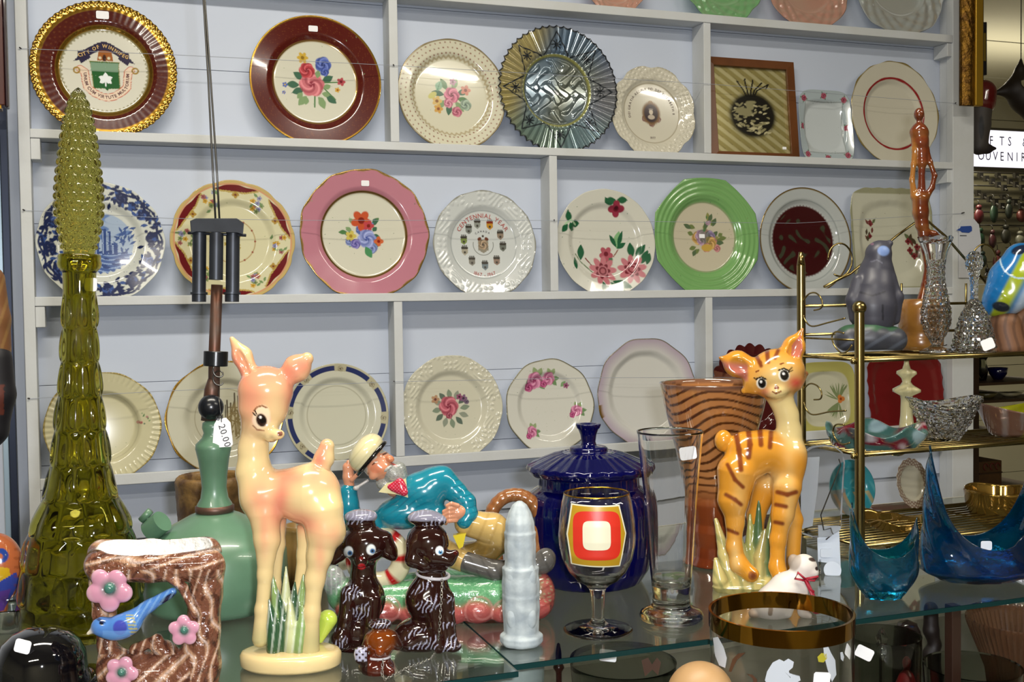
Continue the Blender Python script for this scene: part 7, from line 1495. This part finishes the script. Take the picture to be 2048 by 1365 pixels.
# ============================================================ odd things further back on the left sheet
P = onglass(428, 1135); t = root('wicker_basket', P, 'dark brown woven basket mostly hidden behind the green lantern', 'basket')
WK = pmat('dark_wicker', hx('4a3420'), 0.5, noise=(60, hx('8a6a38'), 0.8), bump=(80, 0.8))
MB().lathe(resamp(prof(P, [(0, 1140), (60, 1140), (66, 1060), (70, 985), (72, 958), (64, 950), (60, 958), (58, 1060), (52, 1128), (0, 1130)]), 70), 90, lambda a, r, z, i: (r*(1+0.012*math.cos(30*a)*math.cos(z*900)), z)).build('basket', WK, t)
P = onglass(606, 1178); t = root('tan_jug', P, 'small tan pottery jug seen between the legs of the fawn', 'jug')
lathe_obj('jug', P, [(0, 1180), (42, 1180), (50, 1160), (50, 1120), (42, 1085), (34, 1060), (36, 1050), (32, 1050), (30, 1062), (0, 1066)], pmat('tan_pottery', hx('8a6c3c'), 0.3, coat=0.4, noise=(20, hx('6a4a24'), 0.7)), t, 40)
P = onglass(583, 1186); F_ = Fig(P); t = root('boy_figurine', P, 'tiny boy figurine in dark blue coat standing between the legs of the fawn', 'figurine')
F_.e((580, 1098), (9, 9, 10), 0, hx('a87a5a'), 2); F_.e((580, 1092, 2), (10, 10, 7), 0, hx('3a2416'), 2); F_.chain([(580, 1112, 0, 9), (583, 1134, 0, 13)], hx('2c3448'), 4); F_.chain([(574, 1115, 0, 5), (570, 1135, -4, 4)], hx('2c3448'), 2); F_.chain([(588, 1115, 0, 5), (594, 1135, -4, 4)], hx('2c3448'), 2)
F_.chain([(579, 1140, 0, 9), (578, 1158, 0, 8)], hx('8a7058'), 3); F_.chain([(586, 1140, 0, 9), (588, 1158, 0, 8)], hx('8a7058'), 3); F_.c((576, 1158, 0), (575, 1174, 0), 6, 6, hx('b0a898'), 2); F_.c((589, 1158, 0), (590, 1174, 0), 6, 6, hx('b0a898'), 2); F_.e((583, 1181, 0), (20, 18, 6), 0, hx('9a948a'), 3)
F_.mesh('body', t, h=1.8, k=3)
# ============================================================ fixtures at the right of the rack
TAGM = pmat('white_paper_tag', hx('c8cad0'), 0.6)
def yplane(px, py, y): return aty(px, py, y)
def flat_card(name, pts, y, mat, parent=None, label=None, cat=None, th=0.0008):
    P = [aty(x, yy, y) for x, yy in pts]; o0 = P[0].copy(); o0.z = min(q.z for q in P); n = len(P)
    off = o0 if parent is None else parent.matrix_world.translation
    V = [q-off for q in P]; mb = MB(); mb.add(V+[q+Vector((0, th, 0)) for q in V], [tuple(range(n)), tuple(range(2*n-1, n-1, -1))]+[(i, i+n, (i+1) % n+n, (i+1) % n) for i in range(n)])
    o = mb.build(name, mat, parent, smooth=False)
    if parent is None: o.location = o0
    return tag(o, label, cat)
HANGW = pmat('hang_wire', hx('4a4640'), 0.5, 0.6)
def hang(o, loc): w_ = MB().tube([(0, 0, 0), (0, 0, 2.7995-loc.z)], 0.0015, 6).build('hang_wire', HANGW, o); w_.location = loc-o.location
c0 = flat_card('paper_tag', [(1918, 452), (1926, 440), (1948, 438), (1958, 450), (1962, 480), (1960, 556), (1918, 556)], -0.0035, TAGM, None, 'pale paper tag with small blue emblem pinned to the right rack post', 'tag', 0.0015)
bpy.context.view_layer.update()
blue = pmat('blue_print', hx('2a4a94'), 0.5); 
flat_card('emblem', [(1913, 461), (1921, 456), (1922, 453), (1942, 452), (1944, 455), (1944, 462), (1938, 466), (1924, 465), (1921, 462)], -0.0048, blue, c0)
mb = MB(); 
def ft(sv): a = aty(1932, 457, -0.0056)-c0.location; return a+Vector((sv, 0, 0)), Vector((1, 0, 0)), Vector((0, 0, 1))
mb = MB().box((0, 0, 0), (0.020, 0.0004, 0.0015)); o = mb.build('printed_line', INK, c0, smooth=False); o.location = aty(1920, 472, -0.0048)-c0.location
for (x, y) in ((1926, 426), (1891, 691), (1915, 997), (1878, 73)):
    q = aty(x, y, -0.003 if x > 1900 else 0.02); rk(MB().tube([q+Vector((-0.004, 0, -0.001)), q+Vector((0.004, 0, 0.001))], 0.0013, 6), 'nail', nailm, bev=0)
# gilt frame hanging over the post
q0 = aty(1918, 212, -0.035); q1 = aty(1957, 212, -0.035); t = root('gilt_frame', Vector((q0.x, -0.035, q0.z)), 'ornate old gold picture frame hanging over the top of the right rack post', 'picture frame')
wF = q1.x-q0.x
GM = pmat('old_gilt', hx('8a6420'), 0.35, 0.8, noise=(60, hx('3a1e0e'), 0.8), bump=(120, 0.8), bumpd=0.004); GM2 = pmat('gilt_edge', hx('b08a2c'), 0.35, 0.7)
V = []; NX, NZ = 14, 150; rdg = random.Random(4)
mb = MB(); Hh = 0.62
P_ = [[(wF*0.60*i/(NX-1), -0.010-0.008*abs(math.sin(PI*i/(NX-1)))-0.004*abs(math.sin(j*0.9+i*1.3)*math.sin(j*0.37+i*0.8))*(1 if j > 30 else 0.2), Hh*j/(NZ-1)) for j in range(NZ)] for i in range(NX)]
mb.grid(P_); mb.box((0, -0.0099, 0), (wF*0.6, 0.0, Hh)); mb.build('ornate_rail', GM, t); MB().box((wF*0.6+0.0002, -0.016, 0), (wF, 0.0, Hh)).build('outer_rail', GM2, t, smooth=False, bevel=0.002)
# black and yellow box, red and grey hanging carving, dark leaf shape behind
def at_y(px, py, y): return aty(px, py, y)
def slab(name, pts, y, th, mat, label, cat, parent=None, bev=0.003): 
    o = flat_card(name, pts, y, mat, parent, label, cat, th); md = o.modifiers.new('b', 'BEVEL'); md.width = bev; md.segments = 2; md.limit_method = 'ANGLE'; return o
b_ = slab('carton', [(1959, 150), (1959, 44), (1974, 44), (1974, 150)], 0.35, 0.06, pmat('black_card', hx('15151c'), 0.4), 'narrow black carton with a yellow label, hanging right of the gilt frame', 'box', bev=0.001)
bpy.context.view_layer.update(); slab('yellow_label', [(1958, 122), (1957, 66), (1972, 66), (1972, 122)], 0.347, 0.002, pmat('yellow_card', hx('7a641c'), 0.5), None, None, b_, bev=0.0003)
hang(b_, aty(1966, 45, 0.38))
P = aty(1962, 308, 0.30); F_ = Fig(P); t = root('hanging_carving', P, 'painted carving with red dome top and grey pointed boot shape, hanging beyond the rack post', 'carving')
F_.chain([(1966, 186, 0, 26), (1964, 205, 0, 26)], hx('5e0e12'), 6); F_.mesh('red_top', t, h=2.2, k=5, paint=lambda p: p.ell(1974, 185, 3, 3, 0, hx('b06060'), 0.6))
F_.chain([(1962, 212, 0, 22), (1960, 250, 0, 20), (1958, 290, 0, 17)], hx('4a4440'), 5); F_.chain([(1958, 296, 0, 14), (1975, 298, 0, 9), (1990, 297, 0, 3)], hx('241c1e'), 5); F_.mesh('grey_boot', t, MATT, h=2.2, k=5, paint=lambda p: p.ell(1963, 255, 5, 24, 0, hx('23262c'), 0.8))
hang(t, aty(1966, 165, 0.30))
P = aty(2030, 240, 0.45); F_ = Fig(P); t = root('dark_leaf_carving', P, 'dark brown curved leaf shaped carving at the right edge above the lit sign', 'carving')
F_.chain([(1986, 187, 0, 3), (2010, 182, 0, 9), (2032, 180, 0, 24), (2050, 195, 0, 30), (2070, 225, 0, 24)], hx('20160c'), 8); F_.chain([(2034, 170, 0, 20), (2040, 140, 0, 9), (2042, 118, 0, 2)], hx('20160c'), 6); F_.e((2052, 168, -12), (14, 40, 12), 0, None, 4, carve=True)
F_.mesh('leaf', t, MATT, h=2.2, k=6); hang(t, aty(2042, 122, 0.45))
# ============================================================ lit sign of the room beyond
def far(px, py, y): return aty(px, py, y)
YS = 2.0; a = far(1925, 332, YS); b = far(2130, 268, YS); sw, sh_ = b.x-a.x, b.z-a.z
t = root('lit_sign', a, 'lit white sign board with thin dark lettering in the room beyond, at the right edge', 'sign')
MB().box((0, 0.0, 0), (sw, 0.05, sh_)).build('panel', pmat('lit_panel', hx('e8e6f0'), 0.4, emit=((0.92, 0.90, 1.0), 0.9)), t, smooth=False)
MB().box((-0.01, -0.004, -0.016), (sw+0.01, 0.055, -0.001)).box((-0.01, -0.004, sh_+0.001), (sw+0.01, 0.055, sh_+0.012)).build('sign_frame', pmat('sign_frame', hx('5a564a'), 0.5), t, smooth=False)
pxm = sw/205.0; mb = MB()
for ch, px in zip('GIFTS&', (1940, 1961, 1978, 1997, 2014, 2043)):
    for V, F, adv in glyphs(ch, 20*pxm*1.0): mb.add([(( px-1925)*pxm+x*0.8, -0.001, sh_*0.60+y) for x, y in V], F)
for ch, px in zip('SOUVENIRS', (1938, 1955, 1970, 1984, 1999, 2013, 2031, 2041, 2057)):
    for V, F, adv in glyphs(ch, 20*pxm*1.0): mb.add([((px-1925)*pxm+x*0.8, -0.001, sh_*0.18+y) for x, y in V], F)
mb.build('lettering', pmat('sign_ink', hx('4a465e'), 0.6), t, smooth=False)
# ceiling beam
struct(MB().box((1.5, 2.6, far(2000, 18, 2.6).z), (6.7, 2.7, far(2000, 7, 2.6).z)).build('trim_1', pmat('cream_trim', hx('c0bb9c'), 0.6), smooth=False))
# slat wall with hooks and hanging goods
YW = 2.4; a = far(1930, 560, YW); b = far(2110, 345, YW)
t = root('hook_panel', Vector((a.x, YW, a.z)), 'wire grid display panel with black hooks in the room beyond', 'display panel')
HK = pmat('black_hook', hx('1a1812'), 0.4)
MB().box((0, 0.02, 0), (b.x-a.x, 0.04, b.z-a.z)).build('board', pmat('slat_board', hx('5e5a42'), 0.7), t, smooth=False)
hgt = b.z-a.z; wid = b.x-a.x
for k in range(5): MB().tube([(0, 0.01, hgt*(0.98-k*0.12)), (wid, 0.01, hgt*(0.98-k*0.12))], 0.004, 6).build('grid_wire', HK, t)
rd = random.Random(9)
for k, (px, py) in enumerate(((1955, 350), (1990, 350), (2026, 350), (1950, 385), (2000, 392), (2040, 395))):
    q = far(px, py, YW)-Vector((a.x, YW, a.z)); m_ = MB().tube([q, q+Vector((-0.02, -0.22, -0.10))], 0.006, 6)
    for j in range(5): c = q+Vector((-0.02, -0.22, -0.10))*(j/5+0.1); m_.box(c+Vector((-0.012, -0.008, -0.01)), c+Vector((0.012, 0.008, 0.018)))
    m_.build('hook', HK, t, smooth=False)
cols = ['4a1418', '1c3020', '20261c', '5a2a22', '16301e', '3a1a1c', '2a2a20', '6a6a5a', '1a2a22', '48201e', '26321e', '3c3a2c', '201c18', '4e1c1c']
pos = [(1958, 430), (1988, 425), (2018, 420), (2044, 430), (1960, 478), (1985, 480), (2012, 470), (2040, 480), (1965, 520), (1995, 525), (2022, 520), (2050, 528), (1975, 555), (2005, 558)]
for k_, ((px, py), c) in enumerate(zip(pos, cols)):
    q = far(px, py, YW-0.13); w_, h_ = rd.uniform(0.022, 0.034), rd.uniform(0.045, 0.07)
    o = root('souvenir', q-Vector((0, 0, h_)), 'small %s souvenir, %s of the %s row on the hook panel' % ({'4': 'dark red', '1': 'dark green', '2': 'blackish', '5': 'reddish brown', '3': 'dark olive', '6': 'pale grey'}[c[0]], ('first', 'second', 'third', 'fourth')[k_ % 4], ('top', 'second', 'third', 'lowest')[k_//4]), 'souvenir', 'souvenirs hanging on the hook panel')
    mb = MB().ball((0, 0, h_*0.9), (w_, w_*0.6, h_*0.7), n=8).ball((0, 0, h_*1.7), (w_*0.6, w_*0.5, h_*0.25), n=6); mb.build('body', pmat('souvenir_'+c, hx(c), 0.4, coat=0.3), o)
    MB().tube([(0, 0, h_*1.9), (0, 0.004, h_*2.3), (0, 0.02, h_*2.4), (0, 0.13, h_*2.4)], 0.002, 5).build('hanger', HK, o)
# low cabinet with shelves of glassware
YC = 1.0; a = far(1948, 985, YC); b = far(2110, 690, YC)
t = root('brown_cabinet', Vector((a.x, YC, 0)), 'dark brown open cabinet with glassware and a wooden crate beyond the rack', 'cabinet')
DB = pmat('cabinet_wood', hx('2a180c'), 0.5, noise=(12, hx('3e2610'), 0.6)); wid = b.x-a.x
MB().box((0, 0, 0), (0.022, 0.4, b.z)).build('side_panel', DB, t, smooth=False); MB().box((0.022, 0.38, 0), (wid, 0.4, b.z)).build('back_panel', pmat('cabinet_back', hx('4a4028'), 0.6), t, smooth=False)
for py in (705, 765, 800, 880, 985): z = far(2000, py, YC).z; MB().box((0.0225, 0.0, z-0.010), (wid, 0.379, z)).build('shelf', pmat('cabinet_shelf', hx('8a8258') if py in (765, 880) else hx('3a2814'), 0.5), t, smooth=False)
def incab(px, py): q = far(px, py, YC+0.10); return q
def cab_item(nm, px, py, pts, label, cat, mat, part='body', dy=0.10):
    z = {765: far(2000, 765, YC).z, 800: far(2000, 800, YC).z, 880: far(2000, 880, YC).z, 985: far(2000, 985, YC).z}[py]
    q = aty(px, py, YC+dy); P = Vector((q.x, YC+dy, z+0.0005)); s_ = mpx(P); t_ = root(nm, P, label, cat); MB().lathe([(r*s_, h*s_) for r, h in pts], 24).build(part, mat, t_); return t_
cab_item('blue_cup', 1996, 765, [(0, 0), (9, 0), (17, 12), (19, 24), (17, 24), (12, 6), (0, 4)], 'dark cobalt blue cup on the upper shelf of the brown cabinet', 'cup', pmat('cobalt_dark', hx('06083a'), 0.08, coat=1.0))
cab_item('glass_jug', 1964, 765, [(0, 0), (8, 0), (12, 20), (8, 40), (12, 48), (10, 48), (6, 38), (10, 20), (0, 4)], 'clear jug at the left of the upper shelf of the brown cabinet', 'jug', SMK)
cab_item('stacked_dish', 2020, 800, [(0, 0), (12, 0), (24, 8), (22, 8), (0, 3)], 'shallow pale dish on the narrow middle shelf of the brown cabinet', 'dish', pmat('pale_dish', hx('a8a080'), 0.3), dy=0.08)
cab_item('stacked_dish', 1972, 800, [(0, 0), (14, 0), (22, 10), (20, 10), (0, 3)], 'olive dish at the left of the narrow middle shelf of the brown cabinet', 'dish', pmat('olive_dish', hx('5a5230'), 0.3), dy=0.08)
z = far(2000, 985, YC).z; q = aty(1958, 950, YC+0.05); t = root('wooden_crate', Vector((q.x, YC+0.05, z+0.0005)), 'stained wooden crate with a dull red stencil on the lower shelf of the brown cabinet', 'crate')
MB().box((0, 0, 0), (0.105, 0.15, 0.105)).build('box', pmat('crate_wood', hx('4e3210'), 0.6, noise=(30, hx('341e0a'), 0.6)), t, smooth=False, bevel=0.002); MB().box((-0.001, -0.003, 0.06), (0.106, -0.0005, 0.064)).build('slat_line', DB, t, smooth=False)
for k in (0.03, 0.06, 0.085): MB().tube([(k+0.010*math.cos(a_), -0.0015, 0.085+0.012*math.sin(a_)) for a_ in [q_*PI/6 for q_ in range(1 if k == 0.06 else 0, 10)]], 0.002, 5).build('stencil_mark', pmat('dull_red_stencil', hx('5e180c'), 0.6), t)
# ============================================================ left edge
q = aty(-12, 210, -0.10); t = root('mahogany_frame', q, 'corner of a dark red wooden frame at the upper left edge', 'picture frame')
MG = pmat('mahogany', hx('4e1e16'), 0.3, coat=0.4, noise=(14, hx('34100c'), 0.6)); e_ = aty(17, 210, -0.10).x-q.x
MB().box((0, 0, 0), (e_*0.75, 0.03, 0.5)).build('rail', MG, t, smooth=False, bevel=0.002); MB().box((e_*0.75+.0003, 0.004, -0.002), (e_, 0.03, 0.5)).build('outer_moulding', pmat('dark_moulding', hx('241018'), 0.3, coat=0.4), t, smooth=False, bevel=0.002); MB().box((-0.02, -0.002, -0.006), (e_*0.5, 0.03, -0.0005)).build('gilt_bead', GOLD, t, smooth=False)
P = atd(-12, 905, 1.35); F_ = Fig(P); t = root('carved_mask', P, 'carved wooden head with black hair, only its edge showing at the left', 'carving')
F_.chain([(-20, 560, 0, 28), (-16, 640, 0, 34), (-14, 700, 0, 34)], hx('6a4424'), 8); F_.mesh('wooden_face', t, MATT, h=3, k=8, paint=lambda p: p.m(sm(0.3, .8, np.sin(p.u*0.3+p.v*0.1))*0.5, hx('8a6a3a')))
F_.chain([(-14, 720, -6, 36), (-10, 790, -6, 38), (-20, 860, -6, 34), (-40, 905, -6, 20)], hx('0e0c12'), 8); F_.mesh('black_hair', t, MATT, h=3, k=8, paint=lambda p: p.m((np.abs(p.v-800) < 30)*(p.u < 8)*0.8, hx('5a2414')))
o = MB().tube([Vector(F_.p(-60, 900, 10)), Vector((F_.p(-60, 900, 10)[0], F_.p(-60, 900, 10)[1], ZG+0.0002-P.z))], 0.012, 12).build('stand_rod', BRK, t, angle=40)
